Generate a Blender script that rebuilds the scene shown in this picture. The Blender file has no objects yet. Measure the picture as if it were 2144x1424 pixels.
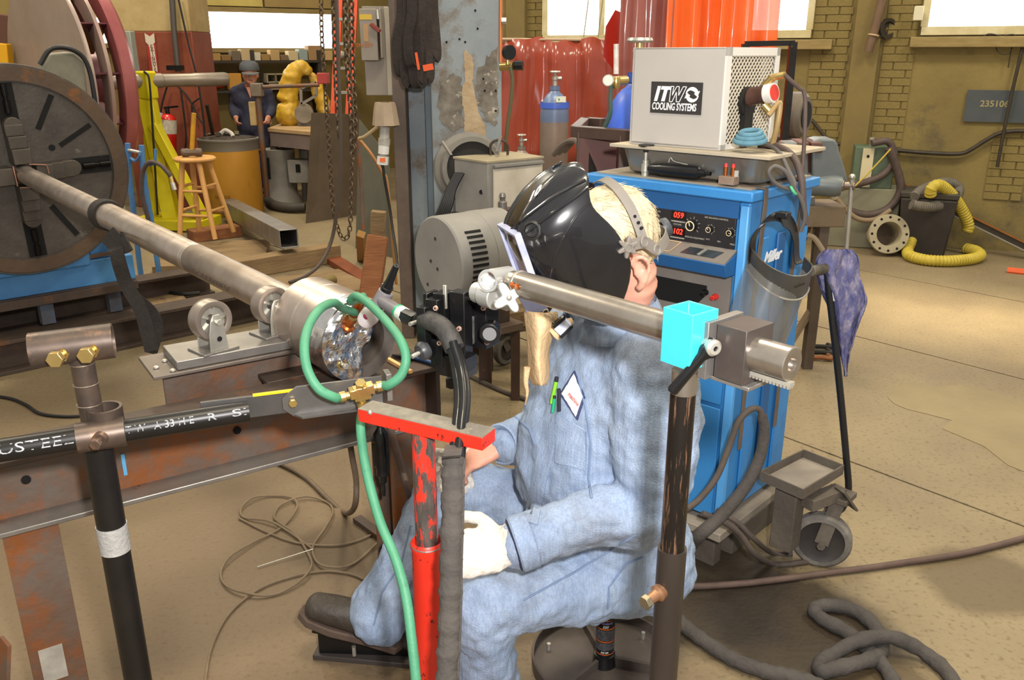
import bpy, bmesh, math, random
from mathutils import Vector, Matrix, noise

random.seed(7)
SC = bpy.context.scene
COL = SC.collection

# ------------------------------------------------------------------ camera
F = 1770.0            # focal length in pixels of a 2144 px wide frame
CAMZ = 1.65
PITCH = math.radians(18.69)
cd = bpy.data.cameras.new('camera')
cam = bpy.data.objects.new('camera', cd)
COL.objects.link(cam)
cd.sensor_width = 36.0
cd.lens = 36.0 * F / 2144.0
cd.clip_start = 0.05
cam.location = (0, 0, CAMZ)
cam.rotation_euler = (math.pi / 2 - PITCH, 0, 0)
SC.camera = cam

# ------------------------------------------------------------------ world, lamps, exposure
w = bpy.data.worlds.new('shop_air')
SC.world = w
w.use_nodes = True
w.node_tree.nodes['Background'].inputs[0].default_value = (1.0, 0.95, 0.86, 1)
w.node_tree.nodes['Background'].inputs[1].default_value = 0.36


def area_light(name, loc, target, energy, size, color=(1, 1, 1), size_y=None, spread=None):
 l = bpy.data.lights.new(name, 'AREA')
 l.energy = energy
 l.color = color
 l.size = size
 if size_y:
  l.shape = 'RECTANGLE'
  l.size_y = size_y
 if spread:
  l.spread = spread
 o = bpy.data.objects.new(name, l)
 COL.objects.link(o)
 o.location = loc
 o.rotation_euler = (Vector(target) - Vector(loc)).to_track_quat('-Z', 'Y').to_euler()
 return o


# the photographer's flash, a hand above and to the right of the lens
area_light('camera_flash', (0.16, -0.05, 1.86), (0.15, 3.0, 0.95), 42, 0.09, (1.0, 0.97, 0.95))
# high-bay lamps over the shop floor
for i, (x, y) in enumerate([(-4.5, 5.5), (0.5, 5.0), (4.5, 3.5), (-3.5, 9.5), (0.5, 0.5)]):
 area_light('high_bay_lamp_%d' % i, (x, y, 6.0), (x, y, 0), 112, 1.1, (1.0, 0.88, 0.66))
area_light('sun_patch_light', (3.4, 5.1, 6.5), (3.0, 5.35, 0), 8, 0.5, (1.0, 0.82, 0.55), 1.6, math.radians(18))  # added narrow overhead lamp that stands in for sunlight on the right floor

SC.view_settings.view_transform = 'Standard'
SC.view_settings.look = 'None'
SC.view_settings.exposure = 0.85
SC.view_settings.gamma = 1.0
SC.view_settings.use_curve_mapping = False

# ------------------------------------------------------------------ helpers
cp, sp = math.cos(PITCH), math.sin(PITCH)


def ray(px, py):
 a = (px - 1072.0) / F
 b = (712.0 - py) / F
 return Vector((a, cp + b * sp, -sp + b * cp))


def P(px, py, y):
 """point on the sight line through a pixel at forward distance y"""
 d = ray(px, py)
 return Vector((0, 0, CAMZ)) + d * (y / d.y)


def G(px, py, z=0.0):
 """point on the sight line through a pixel at height z"""
 d = ray(px, py)
 return Vector((0, 0, CAMZ)) + d * ((z - CAMZ) / d.z)


def V(*a):
 return Vector(a)


X, Y, Z = V(1, 0, 0), V(0, 1, 0), V(0, 0, 1)


def frame(d, up=Z):
 d = d.normalized()
 s = up.cross(d)
 if s.length < 1e-5:
  s = X.cross(d)
  if s.length < 1e-5:
   s = Y.cross(d)
 s.normalize()
 return s, d.cross(s).normalized(), d


def smooth_path(pts, n=6):
 pts = [Vector(p) for p in pts]
 if len(pts) < 3:
  return pts
 out = []
 for i in range(len(pts) - 1):
  p0 = pts[i - 1] if i else pts[0] * 2 - pts[1]
  p1, p2 = pts[i], pts[i + 1]
  p3 = pts[i + 2] if i + 2 < len(pts) else pts[-1] * 2 - pts[-2]
  for k in range(n):
   t = k / n
   out.append(0.5 * ((2 * p1) + (p2 - p0) * t + (2 * p0 - 5 * p1 + 4 * p2 - p3) * t * t + (3 * p1 - p0 - 3 * p2 + p3) * t ** 3))
 out.append(pts[-1])
 return out


class MB:
 def __init__(s):
  s.v, s.f = [], []

 def add(s, vs, fs):
  o = len(s.v)
  s.v += [Vector(p) for p in vs]
  s.f += [tuple(i + o for i in f) for f in fs]
  return s

 def box(s, c, size, R=None):
  c = Vector(c)
  hx, hy, hz = size[0] / 2, size[1] / 2, size[2] / 2
  vs = []
  for z in (-hz, hz):
   for x, y in ((-hx, -hy), (hx, -hy), (hx, hy), (-hx, hy)):
    p = Vector((x, y, z))
    vs.append(c + (R @ p if R else p))
  return s.add(vs, [(3, 2, 1, 0), (4, 5, 6, 7), (0, 1, 5, 4), (1, 2, 6, 5), (2, 3, 7, 6), (3, 0, 4, 7)])

 def hexa(s, b, t):
  """bottom ring of four and top ring of four"""
  return s.add(list(b) + list(t), [(3, 2, 1, 0), (4, 5, 6, 7), (0, 1, 5, 4), (1, 2, 6, 5), (2, 3, 7, 6), (3, 0, 4, 7)])

 def bar(s, p0, p1, w, h, up=Z):
  p0, p1 = Vector(p0), Vector(p1)
  a, b, d = frame(p1 - p0, up)
  q = [a * (i * w / 2) + b * (j * h / 2) for i, j in ((-1, -1), (1, -1), (1, 1), (-1, 1))]
  return s.hexa([p0 + k for k in q], [p1 + k for k in q])

 def cyl(s, p0, p1, r, r2=None, n=20, caps=True):
  p0, p1 = Vector(p0), Vector(p1)
  r2 = r if r2 is None else r2
  a, b, d = frame(p1 - p0)
  return s.loft([[p + (a * math.cos(t) + b * math.sin(t)) * q for t in [2 * math.pi * k / n for k in range(n)]] for p, q in ((p0, r), (p1, r2))], caps)

 def pipe(s, p0, p1, ro, ri, n=20):
  return s.lathe([(ro, 0), (ro, 1), (ri, 1), (ri, 0), (ro, 0)], p0, p1, n)

 def lathe(s, prof, p0, p1, n=20, unit=True, caps=False):
  """profile (radius, position) turned round the axis p0-p1; positions are fractions of it (unit) or metres"""
  p0, p1 = Vector(p0), Vector(p1)
  L = (p1 - p0).length if unit else 1
  a, b, d = frame(p1 - p0)
  return s.loft([[p0 + d * (z * L) + (a * math.cos(t) + b * math.sin(t)) * r for t in [2 * math.pi * k / n for k in range(n)]] for r, z in prof], caps)

 def loft(s, rings, caps=True, closed=True):
  n = len(rings[0])
  vs = [p for r in rings for p in r]
  fs = []
  for i in range(len(rings) - 1):
   for k in range(n if closed else n - 1):
    m = (k + 1) % n
    fs.append((i * n + k, i * n + m, (i + 1) * n + m, (i + 1) * n + k))
  if caps:
   fs.append(tuple(range(n))[::-1])
   fs.append(tuple(range((len(rings) - 1) * n, len(rings) * n)))
  return s.add(vs, fs)

 def tube(s, pts, r, n=10, sub=6, caps=True, rib=0.0, pitch=0.02):
  pts = smooth_path(pts, sub) if sub else [Vector(p) for p in pts]
  if rib:
   q = [pts[0]]
   step = pitch / 2
   for p in pts[1:]:
    while (p - q[-1]).length >= step:
     q.append(q[-1] + (p - q[-1]).normalized() * step)
   pts = q
  rr = r if callable(r) else (lambda t: r)
  rings = []
  d = (pts[1] - pts[0]).normalized()
  a, b, _ = frame(d)
  for i, p in enumerate(pts):
   if i == 0:
    nd = (pts[1] - p)
   elif i == len(pts) - 1:
    nd = (p - pts[i - 1])
   else:
    nd = (pts[i + 1] - pts[i - 1])
   nd.normalize()
   a = (a - nd * a.dot(nd)).normalized()
   b = nd.cross(a)
   q = rr(i / (len(pts) - 1)) + (rib if (rib and i % 2) else 0)
   rings.append([p + (a * math.cos(t) + b * math.sin(t)) * q for t in [2 * math.pi * k / n for k in range(n)]])
  return s.loft(rings, caps)

 def ribbon(s, pts, w, t, up=Z, sub=5, twist=None):
  """flat strap of width w (along up) and thickness t following pts"""
  pts = smooth_path(pts, sub) if sub else [Vector(p) for p in pts]
  rings = []
  for i, p in enumerate(pts):
   nd = (pts[min(i + 1, len(pts) - 1)] - pts[max(i - 1, 0)]).normalized()
   u = (up - nd * up.dot(nd)).normalized()
   q = nd.cross(u)
   rings.append([p + u * (i_ * w / 2) + q * (j * t / 2) for i_, j in ((-1, -1), (1, -1), (1, 1), (-1, 1))])
  return s.loft(rings)

 def prism(s, poly, o, ex, ey, depth):
  o, ex, ey, depth = Vector(o), Vector(ex), Vector(ey), Vector(depth)
  a = [o + ex * x + ey * y for x, y in poly]
  return s.loft([a, [p + depth for p in a]])

 def ell(s, c, r, R=None, n=16, m=10):
  c = Vector(c)
  rx, ry, rz = r if hasattr(r, '__len__') else (r, r, r)
  rings = []
  for i in range(m + 1):
   t = math.pi * i / m
   q = max(math.sin(t), 0.02)
   ring = []
   for k in range(n):
    u = 2 * math.pi * k / n
    p = Vector((rx * q * math.cos(u), ry * q * math.sin(u), -rz * math.cos(t)))
    ring.append(c + (R @ p if R else p))
   rings.append(ring)
  return s.loft(rings)

 def torus(s, c, axis, R, r, n=32, m=10, arc=(0, 2 * math.pi)):
  c = Vector(c)
  a, b, d = frame(Vector(axis))
  full = arc[1] - arc[0] > 6.28
  rings = []
  for i in range(n + (0 if full else 1)):
   t = arc[0] + (arc[1] - arc[0]) * i / n
   q = a * math.cos(t) + b * math.sin(t)
   rings.append([c + q * R + (q * math.cos(u) + d * math.sin(u)) * r for u in [2 * math.pi * k / m for k in range(m)]])
  if full:
   rings.append(rings[0])
  return s.loft(rings, not full)

 def move(s, M):
  s.v = [M @ p for p in s.v]
  return s


def srgb(h):
 h = h.lstrip('#')
 c = [int(h[i:i + 2], 16) / 255 for i in (0, 2, 4)]
 return tuple(x / 12.92 if x <= 0.04045 else ((x + 0.055) / 1.055) ** 2.4 for x in c)


MATS = {}


def mat(name, c, c2=None, scale=8.0, rough=0.6, metal=0.0, bump=0.0, bscale=None, c3=None, t3=0.6, s3=None, w3=0.06,
  stretch=None, alpha=1.0, trans=0.0, emit=None, estr=1.0, coat=0.0, rvar=0.0, wave=None, ior=1.45):
 """procedural surface: base colour c mottled with c2, patches of c3 with sharp edges, bump, stretch of the grain"""
 if name in MATS:
  return MATS[name]
 m = bpy.data.materials.new(name)
 m.use_nodes = True
 nt = m.node_tree
 L = nt.links
 b = nt.nodes['Principled BSDF']
 b.inputs['Roughness'].default_value = rough
 b.inputs['Metallic'].default_value = metal
 b.inputs['Alpha'].default_value = alpha
 b.inputs['Transmission Weight'].default_value = trans
 b.inputs['Coat Weight'].default_value = coat
 b.inputs['IOR'].default_value = ior
 c = srgb(c) if isinstance(c, str) else c
 b.inputs['Base Color'].default_value = (*c, 1)
 if emit:
  b.inputs['Emission Color'].default_value = (*(srgb(emit) if isinstance(emit, str) else emit), 1)
  b.inputs['Emission Strength'].default_value = estr
 if c2 or c3 or bump:
  tc = nt.nodes.new('ShaderNodeTexCoord')
  mp = nt.nodes.new('ShaderNodeMapping')
  L.new(tc.outputs['Object'], mp.inputs[0])
  if stretch:
   mp.inputs['Scale'].default_value = stretch
  out = None
  if c2:
   n = nt.nodes.new('ShaderNodeTexNoise')
   n.inputs['Scale'].default_value = scale
   n.inputs['Detail'].default_value = 6
   n.inputs['Roughness'].default_value = 0.65
   L.new(mp.outputs[0], n.inputs['Vector'])
   r = nt.nodes.new('ShaderNodeValToRGB')
   r.color_ramp.elements[0].position = 0.33
   r.color_ramp.elements[1].position = 0.68
   r.color_ramp.elements[0].color = (*c, 1)
   r.color_ramp.elements[1].color = (*(srgb(c2) if isinstance(c2, str) else c2), 1)
   L.new(n.outputs['Fac'], r.inputs[0])
   out = r.outputs[0]
   if rvar:
    mr = nt.nodes.new('ShaderNodeMapRange')
    mr.inputs['To Min'].default_value = rough - rvar
    mr.inputs['To Max'].default_value = rough + rvar
    L.new(n.outputs['Fac'], mr.inputs[0])
    L.new(mr.outputs[0], b.inputs['Roughness'])
  if c3:
   n = nt.nodes.new('ShaderNodeTexNoise')
   n.inputs['Scale'].default_value = s3 or scale
   n.inputs['Detail'].default_value = 8
   n.inputs['Roughness'].default_value = 0.7
   L.new(mp.outputs[0], n.inputs['Vector'])
   r = nt.nodes.new('ShaderNodeValToRGB')
   r.color_ramp.elements[0].position = t3 - w3 / 2
   r.color_ramp.elements[1].position = t3 + w3 / 2
   r.color_ramp.elements[0].color = (0, 0, 0, 1)
   r.color_ramp.elements[1].color = (1, 1, 1, 1)
   L.new(n.outputs['Fac'], r.inputs[0])
   mx = nt.nodes.new('ShaderNodeMix')
   mx.data_type = 'RGBA'
   L.new(r.outputs[0], mx.inputs[0])
   if out:
    L.new(out, mx.inputs[6])
   else:
    mx.inputs[6].default_value = (*c, 1)
   mx.inputs[7].default_value = (*(srgb(c3) if isinstance(c3, str) else c3), 1)
   out = mx.outputs[2]
  if out:
   L.new(out, b.inputs['Base Color'])
  if bump:
   n = nt.nodes.new('ShaderNodeTexNoise')
   n.inputs['Scale'].default_value = bscale or scale * 3
   n.inputs['Detail'].default_value = 5
   L.new(mp.outputs[0], n.inputs['Vector'])
   bp = nt.nodes.new('ShaderNodeBump')
   bp.inputs['Strength'].default_value = min(1.0, bump)
   bp.inputs['Distance'].default_value = 0.01
   L.new(n.outputs['Fac'], bp.inputs['Height'])
   L.new(bp.outputs[0], b.inputs['Normal'])
 MATS[name] = m
 return m


WM = {}


def thing(name, label, cat, loc=(0, 0, 0), rz=0.0, group=None, R=None):
 o = bpy.data.objects.new(name, None)
 COL.objects.link(o)
 o.empty_display_size = 0.1
 M = Matrix.Translation(Vector(loc)) @ (R.to_4x4() if R else Matrix.Rotation(rz, 4, 'Z'))
 o.matrix_world = M
 WM[o] = M
 return tag(o, label, cat, group)


def tag(o, label=None, cat=None, group=None, kind=None):
 if label:
  o['label'] = label
 if cat:
  o['category'] = cat
 if group:
  o['group'] = group
 if kind:
  o['kind'] = kind
 return o


def part(mb, name, m, parent=None, local=False, bevel=0.0, smooth=True, angle=38, segs=2, label=None, kind=None, recalc=True):
 """link the collected shapes as ONE mesh object; world coordinates unless local"""
 vs = mb.v
 M = Matrix.Identity(4)
 if parent is not None and not local:
  inv = WM[parent].inverted()
  vs = [inv @ p for p in vs]
 org = None
 if parent is None and not local:
  lo = Vector((min(p.x for p in vs), min(p.y for p in vs), min(p.z for p in vs)))
  hi = Vector((max(p.x for p in vs), max(p.y for p in vs), max(p.z for p in vs)))
  org = Vector(((lo.x + hi.x) / 2, (lo.y + hi.y) / 2, lo.z))
  vs = [p - org for p in vs]
 me = bpy.data.meshes.new(name)
 me.from_pydata([tuple(p) for p in vs], [], mb.f)
 if recalc:
  bm = bmesh.new()
  bm.from_mesh(me)
  bmesh.ops.recalc_face_normals(bm, faces=bm.faces)
  bm.to_mesh(me)
  bm.free()
 me.materials.append(m)
 if smooth:
  me.polygons.foreach_set('use_smooth', [True] * len(me.polygons))
  me.set_sharp_from_angle(angle=math.radians(angle))
 o = bpy.data.objects.new(name, me)
 COL.objects.link(o)
 if parent is not None:
  o.parent = parent
  WM[o] = WM[parent]
 else:
  if org is not None:
   o.location = org
   M = Matrix.Translation(org)
  WM[o] = M
 if bevel:
  b = o.modifiers.new('edge', 'BEVEL')
  b.width = bevel
  b.segments = segs
  b.limit_method = 'ANGLE'
  b.angle_limit = math.radians(40)
 if label:
  o['label'] = label
 if kind:
  o['kind'] = kind
 return o


def solo(mb, name, m, label, cat, group=None, **k):
 return tag(part(mb, name, m, **k), label, cat, group)


def struct(mb, name, m, **k):
 return tag(part(mb, name, m, **k), kind='structure')


def dup(o, parent=None, M=None):
 """copy of an object and all below it; M is the new world matrix of the root"""
 c = o.copy()
 COL.objects.link(c)
 if parent is not None:
  c.parent = parent
  c.matrix_parent_inverse = o.matrix_parent_inverse
 if M is not None:
  c.matrix_world = M
  WM[c] = M
 for ch in [q for q in bpy.data.objects if q.parent == o]:
  dup(ch, c)
 return c


def text_mb(txt, size, shear=0.0, bold=0.0, depth=0.0008, xs=1.0, align='CENTER', outline=0.0):
 cu = bpy.data.curves.new('lettering', 'FONT')
 cu.body = txt
 cu.size = size
 cu.shear = shear
 cu.offset = bold
 cu.extrude = depth
 cu.align_x = align
 cu.align_y = 'CENTER'
 cu.resolution_u = 3
 if outline:
  cu.fill_mode = 'NONE'
  cu.extrude = 0
  cu.bevel_depth = outline
  cu.bevel_resolution = 0
 o = bpy.data.objects.new('lettering', cu)
 COL.objects.link(o)
 dg = bpy.context.evaluated_depsgraph_get()
 me = bpy.data.meshes.new_from_object(o.evaluated_get(dg))
 mb = MB()
 mb.v = [Vector((v.co.x * xs, v.co.y, v.co.z)) for v in me.vertices]
 mb.f = [tuple(p.vertices) for p in me.polygons]
 bpy.data.objects.remove(o)
 bpy.data.meshes.remove(me)
 bpy.data.curves.remove(cu)
 return mb


def place(mb, o, ex, ey):
 """put an x-y drawing on the plane through o spanned by ex, ey"""
 ex, ey = Vector(ex).normalized(), Vector(ey).normalized()
 n = ex.cross(ey).normalized()
 o = Vector(o)
 mb.v = [o + ex * p.x + ey * p.y + n * p.z for p in mb.v]
 return mb

# ================================================================== SETTING
# ---- concrete floor in poured strips with joints
def floor_material():
 m = mat('concrete', '#74664e', '#85775a', scale=1.6, rough=0.62, bump=0.25, bscale=60, rvar=0.12)
 nt = m.node_tree
 L = nt.links
 b = nt.nodes['Principled BSDF']
 src = b.inputs['Base Color'].links[0].from_socket
 geo = nt.nodes.new('ShaderNodeNewGeometry')
 # fine grit
 n = nt.nodes.new('ShaderNodeTexNoise')
 n.inputs['Scale'].default_value = 55
 n.inputs['Detail'].default_value = 4
 L.new(geo.outputs['Position'], n.inputs['Vector'])
 r = nt.nodes.new('ShaderNodeValToRGB')
 r.color_ramp.elements[0].position = 0.30
 r.color_ramp.elements[0].color = (0.55, 0.5, 0.42, 1)
 r.color_ramp.elements[1].position = 0.45
 r.color_ramp.elements[1].color = (1, 1, 1, 1)
 L.new(n.outputs['Fac'], r.inputs[0])
 mx = nt.nodes.new('ShaderNodeMix')
 mx.data_type = 'RGBA'
 mx.blend_type = 'MULTIPLY'
 mx.inputs[0].default_value = 0.8
 L.new(src, mx.inputs[6])
 L.new(r.outputs[0], mx.inputs[7])
 out = mx.outputs[2]
 # browner ground on the left (round the bench), oil spills on the right
 big = nt.nodes.new('ShaderNodeTexNoise')
 big.inputs['Scale'].default_value = 3.2
 big.inputs['Detail'].default_value = 6
 L.new(geo.outputs['Position'], big.inputs['Vector'])
 blobs = [(-0.9, 2.2, 1.5, '#66513d', 0.95), (-1.9, 3.4, 1.5, '#66553e', 0.85), (0.88, 2.16, 0.30, '#2a2118', 1.5), (1.02, 1.90, 0.15, '#4a3c28', 1.3), (1.55, 2.40, 0.20, '#554832', 1.2),
             (2.0, 2.50, 0.16, '#554832', 1.2), (0.60, 2.36, 0.34, '#241d16', 1.4), (-0.55, 2.62, 0.22, '#4c3c28', 1.0)]
 for x, y, rad, c, k in blobs:
  d = nt.nodes.new('ShaderNodeVectorMath')
  d.operation = 'DISTANCE'
  d.inputs[1].default_value = (x, y, 0)
  L.new(geo.outputs['Position'], d.inputs[0])
  a = nt.nodes.new('ShaderNodeMath')
  a.operation = 'MULTIPLY_ADD'
  a.inputs[1].default_value = 0.9 * rad
  L.new(big.outputs['Fac'], a.inputs[0])
  L.new(d.outputs['Value'], a.inputs[2])
  mr = nt.nodes.new('ShaderNodeMapRange')
  mr.inputs['From Min'].default_value = rad * (1.75 if rad > 1 else 1.55)
  mr.inputs['From Max'].default_value = rad * (0.9 if rad > 1 else 1.25)
  mr.inputs['To Min'].default_value = 0
  mr.inputs['To Max'].default_value = min(0.9, 0.62 * k)
  L.new(a.outputs[0], mr.inputs[0])
  mm = nt.nodes.new('ShaderNodeMix')
  mm.data_type = 'RGBA'
  L.new(mr.outputs[0], mm.inputs[0])
  L.new(out, mm.inputs[6])
  mm.inputs[7].default_value = (*srgb(c), 1)
  out = mm.outputs[2]
 L.new(out, b.inputs['Base Color'])
 return m


CONC = floor_material()
JOINT = mat('joint_dirt', '#2e261a', rough=0.95)
floor = struct(MB().box((0, 6, -0.07), (24, 18, 0.1)), 'floor', JOINT, smooth=False)
jd, jn = V(0.644, -0.765, 0), V(0.765, 0.644, 0)
edges = [-22.0, 3.204, 4.814, 6.424, 8.034, 9.644, 30.0]
for a, b in zip(edges[:-1], edges[1:]):
 lo, hi = a + 0.006, b - 0.006
 # clip the strip to the shop rectangle
 bm = bmesh.new()
 vs = [bm.verts.new(p) for p in ((-12, -3, 0), (12, -3, 0), (12, 15, 0), (-12, 15, 0))]
 bm.faces.new(vs)
 for k, sgn in ((lo, -1), (hi, 1)):
  bmesh.ops.bisect_plane(bm, geom=bm.verts[:] + bm.edges[:] + bm.faces[:], plane_co=jn * k, plane_no=jn * sgn, clear_outer=True)
 bm.faces.ensure_lookup_table()
 poly = [v.co.copy() for v in bm.faces[0].verts] if len(bm.faces) else []
 bm.free()
 if poly:
  part(MB().loft([[p - Z * 0.03 for p in poly], poly]), 'slab', CONC, floor, smooth=False)
# poured repair patch with a ragged outline
pp = [(1858, 832), (1872, 812), (1905, 803), (1960, 812), (2010, 806), (2080, 820), (2180, 860), (2200, 1010), (2110, 975), (2060, 935), (1972, 898), (1993, 881), (1935, 866), (1900, 858), (1872, 846)]
pts = [G(*q) for q in pp]
part(MB().loft([[p + Z * 0.0005 for p in pts], [p + Z * 0.0025 for p in pts]]), 'concrete_patch', mat('patch', '#7a6d50', '#87795a', scale=3, rough=0.7, bump=0.3, bscale=50), floor, smooth=False)

# ---- the brick wall with high windows on the right
WO = V(3.04, 7.92, 0)
WU = V(0.91, -0.414, 0).normalized()
WN = V(-0.414, -0.91, 0).normalized()


def onwall(px, py, off=0.0):
 d = ray(px, py)
 o = V(0, 0, CAMZ)
 t = (WO + WN * off - o).dot(WN) / d.dot(WN)
 p = o + d * t
 return (p - WO).dot(WU), p.z


def wp(u, z, off=0.0):
 return WO + WU * u + Z * z + WN * off


RW = Matrix((WU, -WN, Z)).transposed()
WALL = mat('painted_wall', '#857544', '#6e6038', scale=1.4, rough=0.8, bump=0.25, bscale=30, c3='#5a5038', t3=0.60, s3=1.6, w3=0.12)
BRICK = mat('painted_brick', '#877746', '#75663a', scale=6, rough=0.85, bump=0.4, bscale=40, c3='#75684a', t3=0.66, s3=5, w3=0.1)
TRIMW = mat('window_paint', '#cfc7a4', '#b3a678', scale=5, rough=0.7)
SILL = mat('sill_wood', '#958254', '#7d6c42', scale=6, rough=0.8, stretch=(1, 1, 6))
PANE = mat('window_daylight', '#ffffff', rough=0.2, emit='#fffdf8', estr=3.2)
wall = struct(MB().box(wp(-0.6, 2.4, -0.11), (8.4, 0.2, 5.0), RW), 'wall_back', WALL, smooth=False)
# brickwork showing between the smooth rendered piers
bme = None
zones = [(onwall(1688, 200)[0], onwall(1766, 200)[0], 0.40, 2.62), (onwall(1836, 200)[0], onwall(1902, 200)[0], 0.40, 2.62), (onwall(1103, 30)[0], onwall(1141, 30)[0], 1.75, 2.45), (onwall(2060, 400)[0], onwall(2140, 400)[0], 0.45, 1.02)]
for u0, u1, z0, z1 in zones:
 row = 0
 z = z0
 while z < z1:
  u = u0 - (0.105 if row % 2 else 0)
  while u < u1 - 0.03:
   a, b = max(u, u0), min(u + 0.2, u1)
   if b - a > 0.03:
    if bme is None:
     o = part(MB().box((0, 0, 0), (1, 1, 1)), 'brick', BRICK, local=True, smooth=False)
     bme = o.data
    else:
     o = bpy.data.objects.new('brick', bme)
     COL.objects.link(o)
    o.parent = wall
    loc = wp((a + b) / 2, z + 0.029, random.uniform(-0.006, -0.003)) - wall.location
    o.matrix_local = Matrix.Translation(loc) @ RW.to_4x4() @ Matrix.Diagonal((b - a - 0.004, 0.02, 0.0605, 1))
   u += 0.21
  z += 0.066
  row += 1
# rendered pier and darker column strip
ua, ub = onwall(1772, 200, 0.06)[0], onwall(1828, 200, 0.06)[0]
struct(MB().box(wp((ua + ub) / 2, 2.4, 0.03), (ub - ua, 0.08, 5), RW), 'trim_1', mat('pier_render', '#80703f', '#6e5f3c', scale=2, rough=0.85, bump=0.2), bevel=0.006)
ua, ub = onwall(1060, 30, 0.06)[0], onwall(1100, 30, 0.06)[0]
struct(MB().box(wp((ua + ub) / 2, 2.4, 0.03), (ub - ua, 0.1, 5), RW), 'trim_2', MATS['pier_render'], bevel=0.006)


def window(n, px0, px1, pyb, top=3.4, sillx=(0, 0), stile=()):
 u0, zb = onwall(px0, pyb)
 u1 = onwall(px1, pyb)[0]
 fr = struct(MB().box(wp((u0 + u1) / 2, zb - 0.035, 0.01), (u1 - u0 + 0.1, 0.1, 0.07), RW), 'window_%d' % n, TRIMW, bevel=0.004)
 for u in (u0 - 0.03, u1 + 0.03) + tuple(onwall(q, pyb)[0] for q in stile):
  part(MB().box(wp(u, (zb + top) / 2, 0.01), (0.06, 0.09, top - zb), RW), 'window_frame', TRIMW, fr, bevel=0.004)
 part(MB().box(wp((u0 + u1) / 2, (zb + top) / 2, -0.005), (u1 - u0, 0.02, top - zb), RW), 'pane', PANE, fr, smooth=False)
 s0, s1 = onwall(sillx[0], pyb)[0], onwall(sillx[1], pyb)[0]
 part(MB().box(wp((s0 + s1) / 2, zb - 0.125, 0.04), (s1 - s0, 0.12, 0.085), RW), 'window_sill', SILL, fr, bevel=0.006)
 return fr


window(1, 1150, 1300, 74, sillx=(1100, 1310), stile=(1262,))
window(2, 1560, 1688, 64, sillx=(1540, 1747))
window(3, 1943, 2260, 56, sillx=(1910, 2280))
for k, (a, b) in enumerate(((1690, 1708), (1910, 1938))):
 u0, u1 = onwall(a, 30)[0], onwall(b, 30)[0]
 struct(MB().box(wp((u0 + u1) / 2, 2.85, 0.04), (u1 - u0, 0.1, 1.22), RW), 'trim_%d' % (3 + k), SILL, bevel=0.005)

# ---- far left wall with its long window, and the wall return between the two
FO = P(415, 300, 11.6)
FO.z = 0
q = P(700, 300, 12.6)
FU = V(q.x - FO.x, q.y - FO.y, 0).normalized()
FN = V(FU.y, -FU.x, 0)


def onfar(px, py, off=0.0):
 d = ray(px, py)
 o = V(0, 0, CAMZ)
 p = o + d * ((FO + FN * off - o).dot(FN) / d.dot(FN))
 return (p - FO).dot(FU), p.z


def fp(u, z, off=0.0):
 return FO + FU * u + Z * z + FN * off


RF = Matrix((FU, -FN, Z)).transposed()
struct(MB().box(fp(-1.2, 2.4, -0.11), (12.0, 0.2, 5.0), RF), 'wall_left', mat('far_wall_paint', '#8f7d4c', '#78683c', scale=1.5, rough=0.85, bump=0.2), smooth=False)
u0, zb = onfar(417, 100)
u1, zt = onfar(692, 28)
zt = onfar(417, 24)[1]
fr = struct(MB().box(fp((u0 + u1) / 2, zb - 0.03, 0.02), (u1 - u0 + 0.1, 0.1, 0.06), RF), 'window_4', SILL, bevel=0.004)
part(MB().box(fp((u0 + u1) / 2, zt + 0.03, 0.02), (u1 - u0 + 0.1, 0.1, 0.06), RF), 'window_frame', SILL, fr, bevel=0.004)
part(MB().box(fp((u0 + u1) / 2, (zb + zt) / 2, 0.0), (u1 - u0, 0.03, zt - zb), RF), 'pane', PANE, fr, smooth=False)
ua, ub = onfar(395, 10, 0.05)[0], onfar(553, 10, 0.05)[0]
uc = onfar(697, 10, 0.05)[0]
PLY = mat('pale_board', '#bfae62', '#a99654', scale=2.5, rough=0.75)
trim = struct(MB().box(fp((ua + ub) / 2 - 0.01, zt + 0.55, 0.03), (ub - ua - 0.02, 0.05, 0.95), RF), 'trim_5', PLY, smooth=False)
struct(MB().box(fp((ub + uc) / 2, zt + 0.55, 0.03), (uc - ub - 0.02, 0.05, 0.95), RF), 'trim_6', mat('tan_board', '#9a8352', '#8a7447', scale=2.5, rough=0.8), smooth=False)
# small bright window seen through the roller
u0, zb = onfar(200, 90)
u1, zt = onfar(232, 38)
fr = struct(MB().box(fp((u0 + u1) / 2, zb - 0.03, 0.02), (u1 - u0 + 0.1, 0.1, 0.06), RF), 'window_5', SILL, bevel=0.004)
part(MB().box(fp((u0 + u1) / 2, (zb + zt) / 2, 0.0), (u1 - u0, 0.03, zt - zb), RF), 'pane', PANE, fr, smooth=False)
# return wall closing the step between the two back walls (behind the blue column)
a, b = wp(-4.75, 0, -0.1), fp(onfar(880, 100)[0], 0, 0)
struct(MB().bar(V(a.x, a.y, 2.4), V(b.x, b.y, 2.4), 0.2, 5.0), 'wall_right', WALL, smooth=False)

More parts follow.
